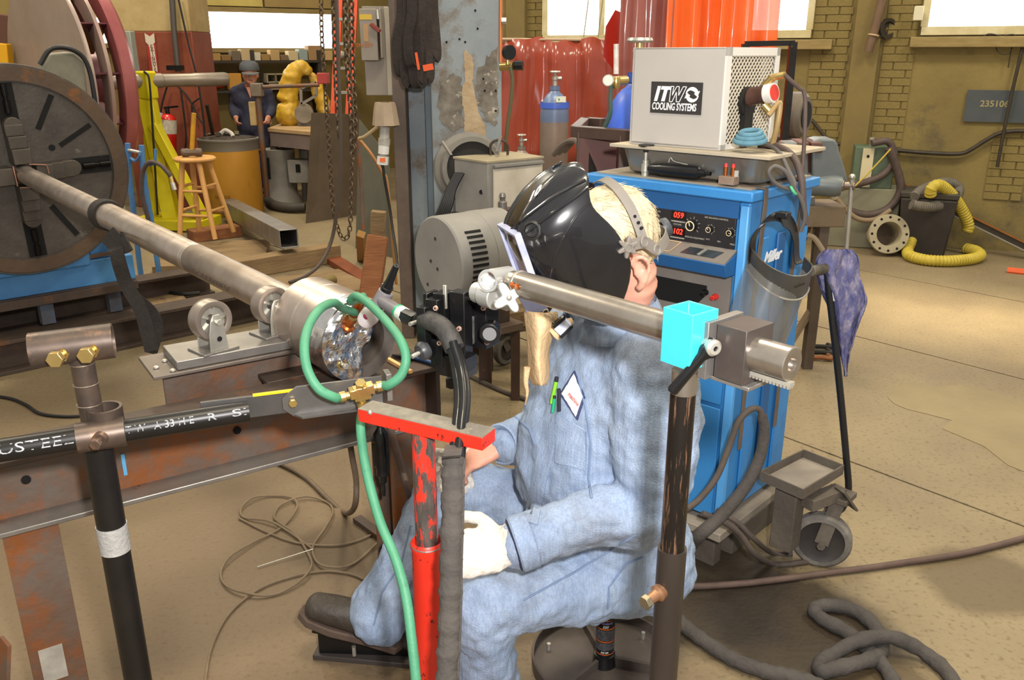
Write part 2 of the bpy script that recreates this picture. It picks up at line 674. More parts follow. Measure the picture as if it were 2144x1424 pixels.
# ---- masonry column, cream above and oxide red below
CR = mat('cream_masonry', '#bda878', '#a8905f', scale=3, rough=0.85, bump=0.3, bscale=14, c3='#8a7a58', t3=0.64, s3=4, w3=0.06)
RED = mat('oxide_red_masonry', '#8c4a32', '#7a3a26', scale=3, rough=0.75, bump=0.3, bscale=14, c3='#a08a70', t3=0.72, s3=9, w3=0.03)
cl = P(272, 300, 9.6)
cr = P(428, 300, 9.6)
zs = P(350, 66, 9.6).z
cx, cy = (cl.x + cr.x) / 2, 9.6
colm = struct(MB().box((cx, cy + 0.3, zs / 2), (cr.x - cl.x, 0.62, zs)), 'wall_pier', RED, bevel=0.01)
part(MB().box((cx, cy + 0.3, zs + 1.3), (cr.x - cl.x, 0.615, 2.6)), 'pier_top', CR, colm, bevel=0.01)

# ---- built-up blue steel column in the middle of the shop
BS = mat('blue_grey_steel', '#7c868b', '#90989b', scale=2.2, rough=0.5, bump=0.15, bscale=25, c3='#6d5c48', t3=0.57, s3=3.1, w3=0.12)
BD = mat('blue_grey_steel_dark', '#4f5c68', '#5f6c74', scale=2.5, rough=0.55, c3='#5a4a3a', t3=0.6, s3=4, w3=0.1)
CY = 4.9
a, b = P(900, 100, CY).x, P(1050, 100, CY).x
bc = struct(MB().box(((a + b) / 2, CY, 2.3), (b - a, 0.04, 4.6)), 'column_1', BS, bevel=0.004)
a2 = P(838, 100, CY + 0.1).x
part(MB().box((a - 0.02, CY + 0.17, 2.3), (0.03, 0.34, 4.6)), 'web', BD, bc)
part(MB().box(((a2 + a) / 2, CY + 0.18, 2.3), (a - a2, 0.05, 4.6)), 'side_plate', BS, bc, bevel=0.004)
part(MB().box((P(812, 100, CY + 0.1).x + 0.06, CY + 0.12, 2.3), (0.075, 0.22, 4.6)), 'flange', mat('flange_brown', '#6f6055', '#574a40', scale=5, rough=0.6, metal=0.2), bc, bevel=0.004)
# burnt bare patch of scale and old cement on the column face
poly = [(970, 112), (975, 104), (988, 118), (992, 140), (990, 170), (994, 195), (1002, 235), (1015, 260), (1020, 296), (976, 297), (972, 262), (972, 240), (968, 215), (967, 190), (974, 165), (972, 135)]
fy = CY - 0.022


def ragged(poly, amp=3.0, n=5):
 out = []
 for a, b in zip(poly, poly[1:] + poly[:1]):
  for k in range(n):
   q = V(*a, 0).lerp(V(*b, 0), k / n)
   out.append((q.x + amp * noise.noise(q * 0.31), q.y + amp * noise.noise(q * 0.37 + V(9, 4, 0))))
 return out


part(MB().loft([[P(x, y, fy) for x, y in ragged(poly)], [P(x, y, fy - 0.006) for x, y in ragged(poly)]]), 'cement_streak', mat('cement_streak', '#bda888', '#a89070', scale=10, rough=0.9, bump=0.6, bscale=30), bc, smooth=False)
poly = [(920, 170), (945, 155), (968, 160), (966, 200), (972, 262), (950, 275), (928, 262), (918, 220)]
part(MB().loft([[P(x, y, fy) for x, y in ragged(poly, 9)], [P(x, y, fy - 0.002) for x, y in ragged(poly, 9)]]), 'scorched_paint', mat('scorched', '#5c544c', '#8a8478', scale=14, rough=0.85, c3='#b5aca0', t3=0.6, s3=16, w3=0.05), bc, smooth=False)
poly = [(1000, 150), (1020, 120), (1042, 95), (1044, 230), (1036, 262), (1016, 250), (1002, 215), (998, 180)]
part(MB().loft([[P(x, y, fy) for x, y in ragged(poly, 9)], [P(x, y, fy - 0.002) for x, y in ragged(poly, 9)]]), 'scorched_paint', MATS['scorched'], bc, smooth=False)
for q in [(995, 22), (1000, 60), (935, 88), (962, 82), (974, 88), (1012, 165), (1015, 190), (980, 228), (1038, 232), (1038, 190)]:
 part(MB().cyl(P(*q, fy - 0.001), P(*q, fy - 0.004), 0.006, n=10), 'bolt_hole', mat('hole_black', '#0c0b0a', rough=0.9), bc)

# ================================================================== MATERIALS SHARED BY THE STEELWORK
RUST = mat('rusty_steel', '#6a625b', '#6b4d38', scale=5, rough=0.6, metal=0.35, bump=0.2, bscale=40, c3='#86502a', t3=0.55, s3=7, w3=0.16)
RUSTD = mat('dark_rusty_steel', '#3d332c', '#4e4038', scale=6, rough=0.6, metal=0.3, bump=0.2, bscale=40, c3='#6a4426', t3=0.63, s3=6, w3=0.1)
SHAFT = mat('turned_steel', '#b3a69b', '#c6bab0', scale=2.0, rough=0.37, metal=0.92, stretch=(6, 6, 6), rvar=0.08, bump=0.03, bscale=80)
STEEL = mat('mill_steel', '#7e7b78', '#95918c', scale=8, rough=0.42, metal=0.75, c3='#6a5240', t3=0.66, s3=7, w3=0.08)
GALV = mat('zinc_plate', '#c3c0b6', '#aaa79c', scale=9, rough=0.36, metal=0.7)
CHROME = mat('ground_tube', '#b3aca2', '#998f85', scale=4, rough=0.28, metal=0.9, stretch=(3, 3, 3), c3='#8a6c50', t3=0.68, s3=5, w3=0.1)
BLACKP = mat('black_pipe', '#1d1b1a', '#2a2725', scale=9, rough=0.38, metal=0.35, c3='#6b5d50', t3=0.70, s3=14, w3=0.05)
BLACK = mat('black_rubber', '#131212', '#1f1d1c', scale=12, rough=0.55)
BLACKM = mat('black_anodised', '#0d0d0e', '#19191b', scale=10, rough=0.33, metal=0.2, coat=0.2)
DGREY = mat('faceplate_iron', '#45403c', '#5a544e', scale=5, rough=0.5, metal=0.45, bump=0.15, bscale=60, c3='#6b6660', t3=0.68, s3=9, w3=0.06)
BLUEP = mat('blue_machine_paint', '#3f78ad', '#4f88bb', scale=4, rough=0.5, c3='#3a2d22', t3=0.62, s3=3.2, w3=0.05)
BRASS = mat('brass', '#d9bf80', '#c6a964', scale=9, rough=0.3, metal=0.9)
COPPER = mat('copper', '#c9763c', '#a85a2a', scale=9, rough=0.28, metal=0.9)
WHITE = mat('white_mark', '#c9c6bf', rough=0.8)
WOOD = mat('old_timber', '#8a7250', '#6f5a3e', scale=3, rough=0.85, stretch=(1, 6, 6), bump=0.4, bscale=14, c3='#4a3a28', t3=0.66, s3=3, w3=0.1)
WOODR = mat('reddish_timber', '#8c5a36', '#744628', scale=3, rough=0.8, stretch=(1, 6, 6), bump=0.4, bscale=14)
HEX = [(math.cos(math.pi * k / 3), math.sin(math.pi * k / 3)) for k in range(6)]


def bolt(o, d, r, L, head, m, parent, name='bolt'):
 """hexagon head at o + d*L, shank back to o"""
 o, d = Vector(o), Vector(d).normalized()
 mb = MB().cyl(o, o + d * L, r, n=12)
 a, b, _ = frame(d)
 mb.prism([(x * head, y * head) for x, y in HEX], o + d * L, a, b, d * head * 0.9)
 return part(mb, name, m, parent, bevel=0.0008)


# ================================================================== POSITIONER WITH FACEPLATE (left)
A = P(45, 362, 4.4)
B = P(752, 712, 2.08)
AX = (B - A).normalized()
E2 = (Z - AX * AX.z).normalized()
E1 = E2.cross(AX).normalized()
base = A + E1 * 0.0
pos = thing('welding_positioner', 'big dark round faceplate on a blue welding positioner holding the long shaft', 'positioner', (A.x, A.y, 0.0))


def dp(x, y, n=0.0):
 return A + E1 * x + E2 * y + AX * n


R0 = 0.535
part(MB().lathe([(0.02, -0.1), (R0, -0.1), (R0, 0.0), (0.452, 0.0), (0.452, -0.012), (0.02, -0.012)], A, A + AX, 72, unit=False), 'faceplate', DGREY, pos, angle=25)
part(MB().lathe([(R0 + 0.002, -0.085), (R0 + 0.004, -0.02), (R0 - 0.01, 0.004), (0.455, 0.004), (0.455, -0.01)], A, A + AX, 72, unit=False), 'rim', mat('rusty_rim', '#4a3d33', '#5a4838', scale=5, rough=0.65, metal=0.3, bump=0.3, bscale=30, c3='#7a4e26', t3=0.66, s3=7, w3=0.14), pos, angle=25)
HOLE = mat('slot_black', '#090808', rough=0.9)
for ang, r0, r1, wd in ((62, 0.24, 0.43, 0.026), (31, 0.24, 0.43, 0.024), (-32, 0.24, 0.43, 0.026), (-58, 0.22, 0.42, 0.028), (118, 0.24, 0.43, 0.026), (149, 0.24, 0.43, 0.026), (211, 0.24, 0.43, 0.026)):
 t = math.radians(ang)
 p0, p1 = dp(math.cos(t) * r0, math.sin(t) * r0, -0.010), dp(math.cos(t) * r1, math.sin(t) * r1, -0.010)
 part(MB().bar(p0, p1, wd, 0.006, AX), 'slot', HOLE, pos)
part(MB().cyl(dp(0.165, 0.115, -0.012), dp(0.165, 0.115, -0.008), 0.016, n=20), 'tapped_hole', HOLE, pos)
JAW = mat('jaw_steel', '#4a443e', '#5a534b', scale=9, rough=0.45, metal=0.55)
for k in range(4):
 t = math.pi / 2 * k + math.radians(2)
 ca, sa = math.cos(t), math.sin(t)
 d, s = E1 * ca + E2 * sa, E2 * ca - E1 * sa
 part(MB().bar(A + d * 0.20 - AX * 0.009, A + d * 0.445 - AX * 0.009, 0.085, 0.006, AX), 'jaw_way', HOLE, pos)
 part(MB().cyl(A + d * 0.30 + AX * 0.0, A + d * 0.36, 0.016, n=14).cyl(A + d * 0.36, A + d * 0.385, 0.010, n=12).cyl(A + d * 0.385, A + d * 0.44, 0.015, n=14), 'jaw_screw', mat('screw_dark', '#1a1817', rough=0.35, metal=0.7), pos)
 j = MB()
 for r0, r1, h in ((0.055, 0.13, 0.10), (0.13, 0.19, 0.075), (0.19, 0.245, 0.05)):
  j.box(A + d * ((r0 + r1) / 2) + AX * (h / 2 - 0.01), (r1 - r0, 0.085, h), Matrix((d, s, AX)).transposed())
 j.prism([(0.0425 * math.cos(q), 0.0425 * math.sin(q)) for q in [math.pi * (i / 8 - 0.5) for i in range(9)]], A + d * 0.24 - AX * 0.008, d, s, AX * 0.045)
 part(j, 'chuck_jaw', JAW, pos, bevel=0.003)
for q in ((dp(0.02, 0.055, 0.09), dp(0.10, 0.045, 0.09)), (dp(0.10, 0.04, 0.09), dp(0.105, 0.0, 0.085)), (dp(-0.055, 0.05, 0.09), dp(-0.05, -0.05, 0.09)), (dp(-0.04, -0.058, 0.09), dp(0.03, -0.062, 0.09))):
 part(MB().bar(q[0], q[1], 0.004, 0.02, AX), 'copper_shim', mat('shim', '#b88b78', rough=0.4, metal=0.6), pos)
# machine frame, built in the faceplate's own directions
RB = Matrix((E1, -V(AX.x, AX.y, 0).normalized(), Z)).transposed()
H1 = E1
HN = V(AX.x, AX.y, 0).normalized()
bz = V(A.x, A.y, 0)
part(MB().box(bz - HN * 0.42 + Z * 0.86, (0.62, 0.5, 0.72), RB), 'headstock', BLUEP, pos, bevel=0.012)
part(MB().box(bz - HN * 0.62 + Z * 0.445 + H1 * 0.05, (1.02, 0.80, 0.15), RB), 'machine_base', BLUEP, pos, bevel=0.006)
part(MB().box(bz - HN * 0.36 + Z * 0.54 + H1 * 0.42, (0.16, 0.18, 0.14), RB).box(bz - HN * 0.45 + Z * 0.52 + H1 * 0.26, (0.11, 0.1, 0.19), RB), 'bracket_block', BLUEP, pos, bevel=0.004)
part(MB().bar(bz - HN * 0.235 + Z * 0.53 + H1 * 0.12, bz - HN * 0.235 + Z * 0.545 + H1 * 0.5, 0.02, 0.02), 'guide_bar', RUST, pos)
part(MB().box(bz - HN * 0.2 + Z * 0.95 + H1 * 0.5, (0.05, 0.16, 0.36), RB), 'guide_rail', mat('pale_rail', '#a8a48e', '#8d8976', rough=0.6), pos, bevel=0.004)
part(MB().box(bz - HN * 0.25 + Z * 1.03 + H1 * 0.50, (0.10, 0.1, 0.12), RB), 'clamp_block', BLUEP, pos, bevel=0.006)
part(MB().box(bz - HN * 0.21 + Z * 0.345 - H1 * 0.1, (1.30, 0.09, 0.05), RB).box(bz - HN * 0.215 + Z * 0.365 - H1 * 0.1, (1.30, 0.05, 0.02), RB), 'skid_rail', RUSTD, pos, bevel=0.003)
part(MB().box(bz - HN * 0.95 + Z * 0.345 - H1 * 0.1, (1.30, 0.09, 0.05), RB), 'skid_rail', RUSTD, pos, bevel=0.003)
for u in (-0.62, -0.28, 0.05, 0.42):
 part(MB().box(bz - HN * 0.24 + Z * 0.26 + H1 * u, (0.07, 0.06, 0.13), RB), 'skid_foot', mat('blue_foot', '#4a5a70', '#4a4038', scale=8, rough=0.6), pos)
 part(MB().box(bz - HN * 0.95 + Z * 0.26 + H1 * u, (0.07, 0.06, 0.13), RB), 'skid_foot', MATS['blue_foot'], pos)
# grey cover seen over the rim, behind the plate
part(MB().prism([(-0.085, -0.16), (0.10, -0.20), (0.11, 0.06), (0.06, 0.11), (-0.05, 0.10), (-0.10, 0.02)], dp(0.34, 0.47, -0.22), E1, E2, -AX * 0.14), 'motor_cover', mat('grey_cover', '#6b685a', '#7d7968', rough=0.7), pos, bevel=0.01)
part(MB().tube([dp(0.22, 0.52, -0.2), dp(0.29, 0.60, -0.2), dp(0.40, 0.59, -0.2), dp(0.46, 0.50, -0.2), dp(0.47, 0.25, -0.2)], 0.013, 8), 'cable', BLACK, pos)

# steel floor beams under the positioner
for k, (off, nm, hh) in enumerate(((-0.14, 'rusty wide steel floor beam under the front of the blue positioner', 0.19), (-0.95, 'rusty steel floor beam under the back of the blue positioner', 0.19))):
 o = bz + HN * off + H1 * 0.1
 t = MB().box(o + Z * (hh - 0.012), (2.4, 0.18, 0.02), RB).box(o + Z * 0.011, (2.4, 0.18, 0.02), RB).box(o + Z * hh / 2, (2.4, 0.02, hh - 0.02), RB)
 solo(t, 'steel_floor_beam', RUSTD, nm, 'beam', bevel=0.002)

# ================================================================== LONG SHAFT IN THE CHUCK
sh = thing('steel_shaft', 'long bright turned steel shaft reaching from the faceplate to the foil-wrapped collar', 'shaft', A)
LS = (B - A).length
tS = LS * 0.39
tG = LS * 0.67
tC = LS - 0.25
prof = [(0.002, 0.03), (0.046, 0.03), (0.046, tS), (0.052, tS + 0.004), (0.052, tG), (0.0505, tG + 0.002), (0.0505, tG + 0.006), (0.052, tG + 0.008), (0.052, tG + 0.02), (0.0505, tG + 0.022), (0.0505, tG + 0.026), (0.0525, tG + 0.03), (0.0525, tC + 0.03)]
part(MB().lathe(prof, A, B, 48, unit=False), 'shaft_bar', SHAFT, sh, angle=30)
RC = 0.112
col = part(MB().lathe([(0.05, tC), (RC - 0.004, tC), (RC, tC + 0.004), (RC, tC + 0.09), (RC - 0.002, tC + 0.093), (RC, tC + 0.096), (RC, LS - 0.004), (RC - 0.004, LS), (0.078, LS), (0.074, LS - 0.012), (0.074, LS - 0.12), (0.002, LS - 0.121)], A, B, 64, unit=False), 'collar', SHAFT, sh, angle=30)
part(MB().lathe([(RC - 0.001, LS + 0.0005), (RC - 0.001, LS + 0.004), (0.075, LS + 0.004), (0.0735, LS - 0.05)], A, B, 64, unit=False), 'bore_ring', mat('heat_grey', '#5c5650', '#7a726c', scale=8, rough=0.5, metal=0.6), sh)
fb = MB()
fb.bar(B - AX * 0.05 + E1 * 0.01 - E2 * 0.06, B - AX * 0.04 + E1 * 0.035 + E2 * 0.05, 0.012, 0.012)
fb.tube([B - AX * 0.08 + E1 * -0.01 + E2 * 0.02, B - AX * 0.03 + E1 * 0.01 + E2 * 0.0, B - AX * 0.04 + E1 * 0.03 - E2 * 0.03], 0.004, 8)
fb.tube([B - AX * 0.08 + E1 * 0.03 + E2 * 0.04, B - AX * 0.03 + E1 * 0.04 + E2 * 0.02, B - AX * 0.05 + E1 * 0.06 - E2 * 0.01], 0.004, 8)
part(fb, 'bore_wiring', mat('burnt_bore', '#5a3a24', '#7d5a3c', scale=20, rough=0.5, metal=0.4), sh)
# stamped heat number on the shaft, seen as a row of dark marks
tx = text_mb('19-5 E07UE2 2SBF EX', 0.026, depth=0.0006, xs=1.15)
mid = A + AX * (tG + 0.26)
sd = (V(0, 0, CAMZ) - mid)
sd = (sd - AX * sd.dot(AX)).normalized()
sd = (sd * 0.80 - E2 * 0.6)
sd = (sd - AX * sd.dot(AX)).normalized()
part(place(tx, mid + sd * 0.0528, AX, sd.cross(AX)), 'stamped_number', mat('stamp_dark', '#54483e', rough=0.6), sh, smooth=False)

# crinkled foil over the left of the collar face
fm = MB()
NU, NV = 34, 40
rings = []
for i in range(NU + 1):
 y = -RC * 0.99 + 2 * RC * 0.99 * i / NU
 xl = -math.sqrt(max(RC * RC - y * y, 0.00001))
 xr = min(-xl, 0.016 + 0.035 * (y / RC) + 0.010 * math.sin(y * 60))
 row = []
 for k in range(NV + 1):
  x = xl + (xr - xl) * k / NV
  q = V(x, y, 0)
  n = 0.010 + 0.018 * noise.noise(q * 26) + 0.006 * noise.noise(q * 62 + V(5, 2, 1))
  edge = min(1.0, (x - xl) / 0.02)
  row.append(B + E1 * x + E2 * y + AX * (0.004 + max(0.001, n) * edge))
 rings.append(row)
fm.loft(rings, caps=False, closed=False)
wr = []
for i in range(13):
 t = math.radians(95 + 175 * i / 12)
 wr.append([B + (E1 * math.cos(t) + E2 * math.sin(t)) * (RC + 0.002 + 0.003 * abs(noise.noise(V(i, k, 0) * 0.7))) - AX * (0.005 + 0.012 * k - 0.006 * (k == 4) * noise.noise(V(i, 3, 3) * 0.9)) + (AX * 0.008 if k == 0 else AX * 0) for k in range(5)])
fm.loft(wr, caps=False, closed=False)
foil = thing('foil_cover', 'crumpled silver foil taped over the left side of the collar face', 'foil', B)
part(fm, 'foil_sheet', mat('aluminium_foil', '#dadada', '#c4c4c8', scale=30, rough=0.16, metal=1.0), foil, smooth=False)
FX, FY = (-0.030, -0.004), (0.038, 0.070)
purge = []
for x, y in ((-0.034, 0.040), (-0.008, 0.078)):
 c = B + E1 * x + E2 * y
 out = (AX * 0.6 + E2 * 0.8).normalized()
 purge.append(c + out * 0.065)
 f = part(MB().lathe([(0.018, 0.004), (0.018, 0.012), (0.012, 0.016), (0.012, 0.036), (0.009, 0.04), (0.009, 0.066)], c, c + out, 18, unit=False), 'copper_fitting', COPPER, foil, label='copper hose fitting')
 part(MB().lathe([(0.012, 0.044), (0.0125, 0.05), (0.012, 0.056)], c, c + out, 6, unit=False), 'hose_nut', BRASS, f)
bolt(B - E1 * 0.062 - E2 * 0.048 + AX * 0.008, AX, 0.006, 0.02, 0.008, GALV, foil)
part(MB().torus(B - E1 * 0.062 - E2 * 0.048 + AX * 0.012, AX, 0.011, 0.004, 16, 6), 'washer', BRASS, foil)

# ================================================================== SLING ROUND THE SHAFT
sl = thing('black_sling', 'black webbing strap looped round the middle of the shaft, its tail hanging down', 'strap', A + AX * tS)
SC0 = A + AX * (tS + 0.02)
WEB = mat('black_webbing', '#1f1b18', '#2c2723', scale=30, rough=0.85, bump=0.3, bscale=120)
part(MB().lathe([(0.05, -0.035), (0.060, -0.035), (0.064, -0.01), (0.062, 0.0), (0.066, 0.01), (0.062, 0.035), (0.05, 0.035)], SC0, SC0 + AX, 32, unit=False), 'wrap', WEB, sl)
s0 = SC0 - E2 * 0.055 + AX * 0.02 + E1 * 0.02
tail = [s0, P(246, 505, 3.05), P(262, 580, 3.02), P(285, 640, 3.0), P(312, 690, 2.98), P(325, 680, 2.98)]
part(MB().ribbon([s0, P(240, 510, 3.04), P(262, 590, 3.02), P(295, 650, 3.0), P(318, 735, 2.98)], 0.05, 0.006, up=V(1, 0.2, 0.3)), 'tail', WEB, sl)
part(MB().ribbon([P(285, 625, 3.02), P(318, 655, 3.03), P(328, 690, 3.02), P(316, 740, 2.99)], 0.045, 0.006, up=V(1, 0.2, 0.3)), 'loop', WEB, sl)
part(MB().ribbon([P(225, 490, 3.04), P(250, 512, 3.03), P(268, 505, 3.03)], 0.07, 0.012, up=V(0.3, 0.2, 1)), 'knot', WEB, sl)

# ================================================================== BENCH BEAM, PEDESTAL AND ROLLERS
Q0 = P(-70, 985, 1.575)
Q1 = P(921, 768, 2.20)
Q0.z = Q1.z = 0.83
BD_ = V(Q1.x - Q0.x, Q1.y - Q0.y, 0).normalized()
BN = V(-BD_.y, BD_.x, 0)      # away from the camera


def bp(u, n, z):
 return Q1 - BD_ * u + BN * n + Z * (z - Q1.z)


LB = (Q1 - Q0).length
RBm = Matrix((BD_, BN, Z)).transposed()
bench = thing('steel_bench_beam', 'long rusty steel bench beam running across the left foreground under the shaft', 'beam', (Q1.x, Q1.y, 0))
part(MB().box(bp(LB / 2, 0.07, 0.823), (LB, 0.14, 0.014), RBm), 'top_flange', RUSTD, bench, bevel=0.002)
part(MB().box(bp(0.22, 0.225, 0.823), (0.44, 0.165, 0.014), RBm), 'end_shelf', RUSTD, bench, bevel=0.002)
part(MB().box(bp(LB / 2, 0.075, 0.74), (LB, 0.012, 0.15), RBm), 'web', RUST, bench)
part(MB().box(bp(LB / 2, 0.09, 0.662), (LB, 0.18, 0.012), RBm), 'bottom_flange', STEEL, bench, bevel=0.002)
part(MB().box(bp(0.006, 0.15, 0.74), (0.012, 0.30, 0.165), RBm), 'end_plate', RUSTD, bench, bevel=0.002)
bluechalk = mat('blue_chalk', '#5a9cc8', rough=0.9)
q0, q1 = P(249, 950, 1.85), P(250, 985, 1.85)
u_ = LB - (q0 - V(Q0.x, Q0.y, q0.z)).dot(BD_)
part(MB().box(bp(u_, 0.067, 0.73), (0.008, 0.003, 0.055), RBm), 'chalk_mark', bluechalk, bench)
for u in (0.55, 1.02):
 part(MB().cyl(bp(u, 0.068, 0.75), bp(u, 0.064, 0.75), 0.010, n=12), 'bolt_hole', HOLE, bench)
for u in (LB - 0.09, 0.10):
 lg = part(MB().box(bp(u, 0.02, 0.33), (0.11, 0.012, 0.655), RBm).box(bp(u, 0.14, 0.33), (0.11, 0.012, 0.655), RBm).box(bp(u, 0.08, 0.33), (0.010, 0.12, 0.655), RBm), 'leg', RUST, bench, bevel=0.001)
 part(MB().box(bp(u, 0.08, 0.006), (0.26, 0.3, 0.012), RBm), 'foot_plate', RUSTD, bench, bevel=0.001)
part(MB().box(bp(LB - 0.08, 0.0125, 0.30), (0.05, 0.003, 0.09), RBm), 'paint_scrape', mat('scraped_putty', '#a8a296', '#8f8a80', scale=20, rough=0.9), bench)
part(MB().bar(bp(LB + 0.08, -0.04, 0.02), bp(LB + 0.0, -0.02, 0.42), 0.05, 0.008), 'gusset', RUST, bench)

# short pedestal beam with the thick roller plate
N0 = P(321, 789, 1.95)
N1 = P(640, 729, 2.17)
pz = N0.z
PD = V(N1.x - N0.x, N1.y - N0.y, 0).normalized()
PN = V(-PD.y, PD.x, 0)
RP = Matrix((PD, PN, Z)).transposed()
PL = 0.44


def pd(u, n, z):
 return V(N0.x, N0.y, 0) + PD * u + PN * n + Z * z


ped = thing('roller_pedestal', 'short rusty beam pedestal with a thick steel plate carrying the shaft rollers', 'pedestal', (N0.x, N0.y, 0.66))
part(MB().box(pd(PL / 2, 0.09, pz - 0.006), (PL, 0.18, 0.010), RP), 'top_flange', mat('flange_grey', '#655c55', '#786e66', scale=8, rough=0.5, metal=0.5), ped, bevel=0.002)
part(MB().box(pd(PL / 2 + 0.015, 0.05, (0.67 + pz - 0.011) / 2), (PL - 0.03, 0.012, pz - 0.681), RP), 'web', RUST, ped)
part(MB().box(pd(PL / 2, 0.06, 0.664), (PL, 0.14, 0.012), RP), 'bottom_flange', RUSTD, ped)
for u in (0.06, PL - 0.06):
 part(MB().bar(pd(u, 0.05, 0.70), pd(u, 0.05, 0.70) - BN * ((pd(u, 0.05, 0.70) - bp(0, 0.081, 0.70)).dot(BN)), 0.05, 0.05), 'cross_tie', RUSTD, ped)
part(MB().box(pd(PL / 2 + 0.03, 0.085, pz + 0.012), (PL - 0.06, 0.15, 0.024), RP), 'roller_plate', STEEL, ped, bevel=0.002)
for u, n in ((0.05, 0.015), (0.05, 0.1), (0.02, 0.06)):
 part(MB().ell(pd(u, n, pz + 0.002), (0.008, 0.008, 0.005), n=8, m=5), 'weld_bead', GALV, ped)


def roller(u, n_, label):
 c = pd(u, n_, pz + 0.024)
 ax = (PN * 0.95 - PD * 0.25).normalized()
 side = Z.cross(ax).normalized()
 wc = c + Z * 0.082
 t = thing('caster_roller', label, 'roller', c, group='shaft rollers')
 part(MB().lathe([(0.036, -0.019), (0.041, -0.021), (0.0505, -0.021), (0.052, -0.018), (0.050, -0.004), (0.052, 0.004), (0.052, 0.018), (0.0505, 0.021), (0.041, 0.021), (0.036, 0.019), (0.036, -0.019)], wc, wc + ax, 40, unit=False), 'wheel_rim', mat('wheel_iron', '#8b8078', '#a09589', scale=8, rough=0.4, metal=0.7), t)
 part(MB().lathe([(0.004, -0.006), (0.037, -0.006), (0.037, 0.006), (0.004, 0.006)], wc, wc + ax, 32, unit=False), 'wheel_web', GALV, t)
 part(MB().lathe([(0.004, -0.024), (0.015, -0.024), (0.015, 0.024), (0.004, 0.024)], wc, wc + ax, 20, unit=False), 'hub', mat('hub_dark', '#57514c', rough=0.5, metal=0.6), t)
 for k in range(5):
  q = 2 * math.pi * k / 5 + 0.5
  d = side * math.cos(q) + Z * math.sin(q)
  part(MB().bar(wc + d * 0.014 - ax * 0.008, wc + d * 0.037 - ax * 0.008, 0.006, 0.012, ax), 'spoke', GALV, t)
 for sgn in (-1, 1):
  pl = [(-0.026, 0.0), (0.026, 0.0), (0.024, 0.05), (0.017, 0.085), (0.009, 0.100), (-0.009, 0.100), (-0.017, 0.085), (-0.021, 0.05)]
  part(MB().prism(pl, c + ax * (sgn * 0.030) - ax * 0.002, side, Z, ax * 0.004), 'fork_plate', GALV, t, bevel=0.001)
 part(MB().box(c + Z * 0.003, (0.10, 0.085, 0.006), Matrix((side, ax, Z)).transposed()), 'mount_plate', STEEL, t, bevel=0.001)
 bolt(wc - ax * 0.028, -ax, 0.006, 0.010, 0.009, GALV, t, 'axle_nut')
 part(MB().cyl(c - ax * 0.0325 + Z * 0.035 - side * 0.002, c - ax * 0.0335 + Z * 0.035 - side * 0.002, 0.007, n=12), 'slot', HOLE, t)


roller(0.165, 0.055, 'grey spoked caster roller with zinc fork standing clear left of the collar')
roller(0.34, 0.10, 'caster roller half hidden under the shaft beside the collar')

# ================================================================== BLACK PIPE JIB STAND
JP = mat('jib_pipe_paint', '#191817', '#262322', scale=6, rough=0.36, metal=0.3, c3='#5a4a40', t3=0.72, s3=12, w3=0.06)
JW = mat('worn_pipe', '#4a423d', '#6a5a50', scale=10, rough=0.4, metal=0.6, c3='#8a6a55', t3=0.62, s3=9, w3=0.1)
jc = P(208, 906, 1.45)
jz = jc.z
jib = thing('pipe_stand', 'black upright pipe stand with T head and two brass bolts at the left edge', 'stand', (jc.x - 0.02, jc.y, 0))
jx = P(163, 790, 1.47).x
jp0 = V(jx + 0.012, 1.475, 0)
tt = P(150, 726, 1.475)
part(MB().cyl(jp0 - Z * 0.0, V(jx + 0.012, 1.475, jz - 0.02), 0.027, n=28), 'post', JP, jib)
part(MB().cyl(V(jx + 0.012, 1.475, jz - 0.02), V(jx + 0.010, 1.475, tt.z), 0.021, n=28), 'upper_post', JW, jib)
part(MB().box(V(jx + 0.012, 1.475, 0.006), (0.3, 0.3, 0.012)), 'foot_plate', RUSTD, jib, bevel=0.002)
h0, h1 = P(64, 735, 1.45), P(238, 713, 1.50)
part(MB().pipe(h0, h1, 0.033, 0.027, 28), 'head_tube', JW, jib)
hd = (h1 - h0).normalized()
toward = (V(0.10, -1, 0.02)).normalized()
for f in (0.44, 0.80):
 c = h0 + (h1 - h0) * f - Z * 0.006
 bolt(c + toward * 0.028, toward, 0.008, 0.022, 0.015, BRASS, jib)
 part(MB().lathe([(0.014, 0.026), (0.014, 0.034), (0.009, 0.034)], c, c + toward, 6, unit=False), 'nut', BRASS, jib)
tp = P(213, 1125, 1.475)
part(MB().lathe([(0.0275, -0.029), (0.029, -0.029), (0.0288, -0.01), (0.0292, 0.01), (0.029, 0.029), (0.0275, 0.029)], V(jx + 0.012, 1.475, tp.z), V(jx + 0.012, 1.475, tp.z + 1), 28, unit=False), 'duct_tape', mat('duct_tape', '#b3b2b0', '#a2a19f', scale=40, rough=0.5, metal=0.2, bump=0.3, bscale=120), jib, label='wrap of grey duct tape')
for f in (0.3, 0.55, 0.8):
 zz = jz + (tt.z - jz) * f
 part(MB().torus(V(jx + 0.010, 1.475, zz), Z, 0.0212, 0.0012, 28, 5), 'scratch_ring', mat('bare_ring', '#9a8b7e', rough=0.4, metal=0.7), jib)
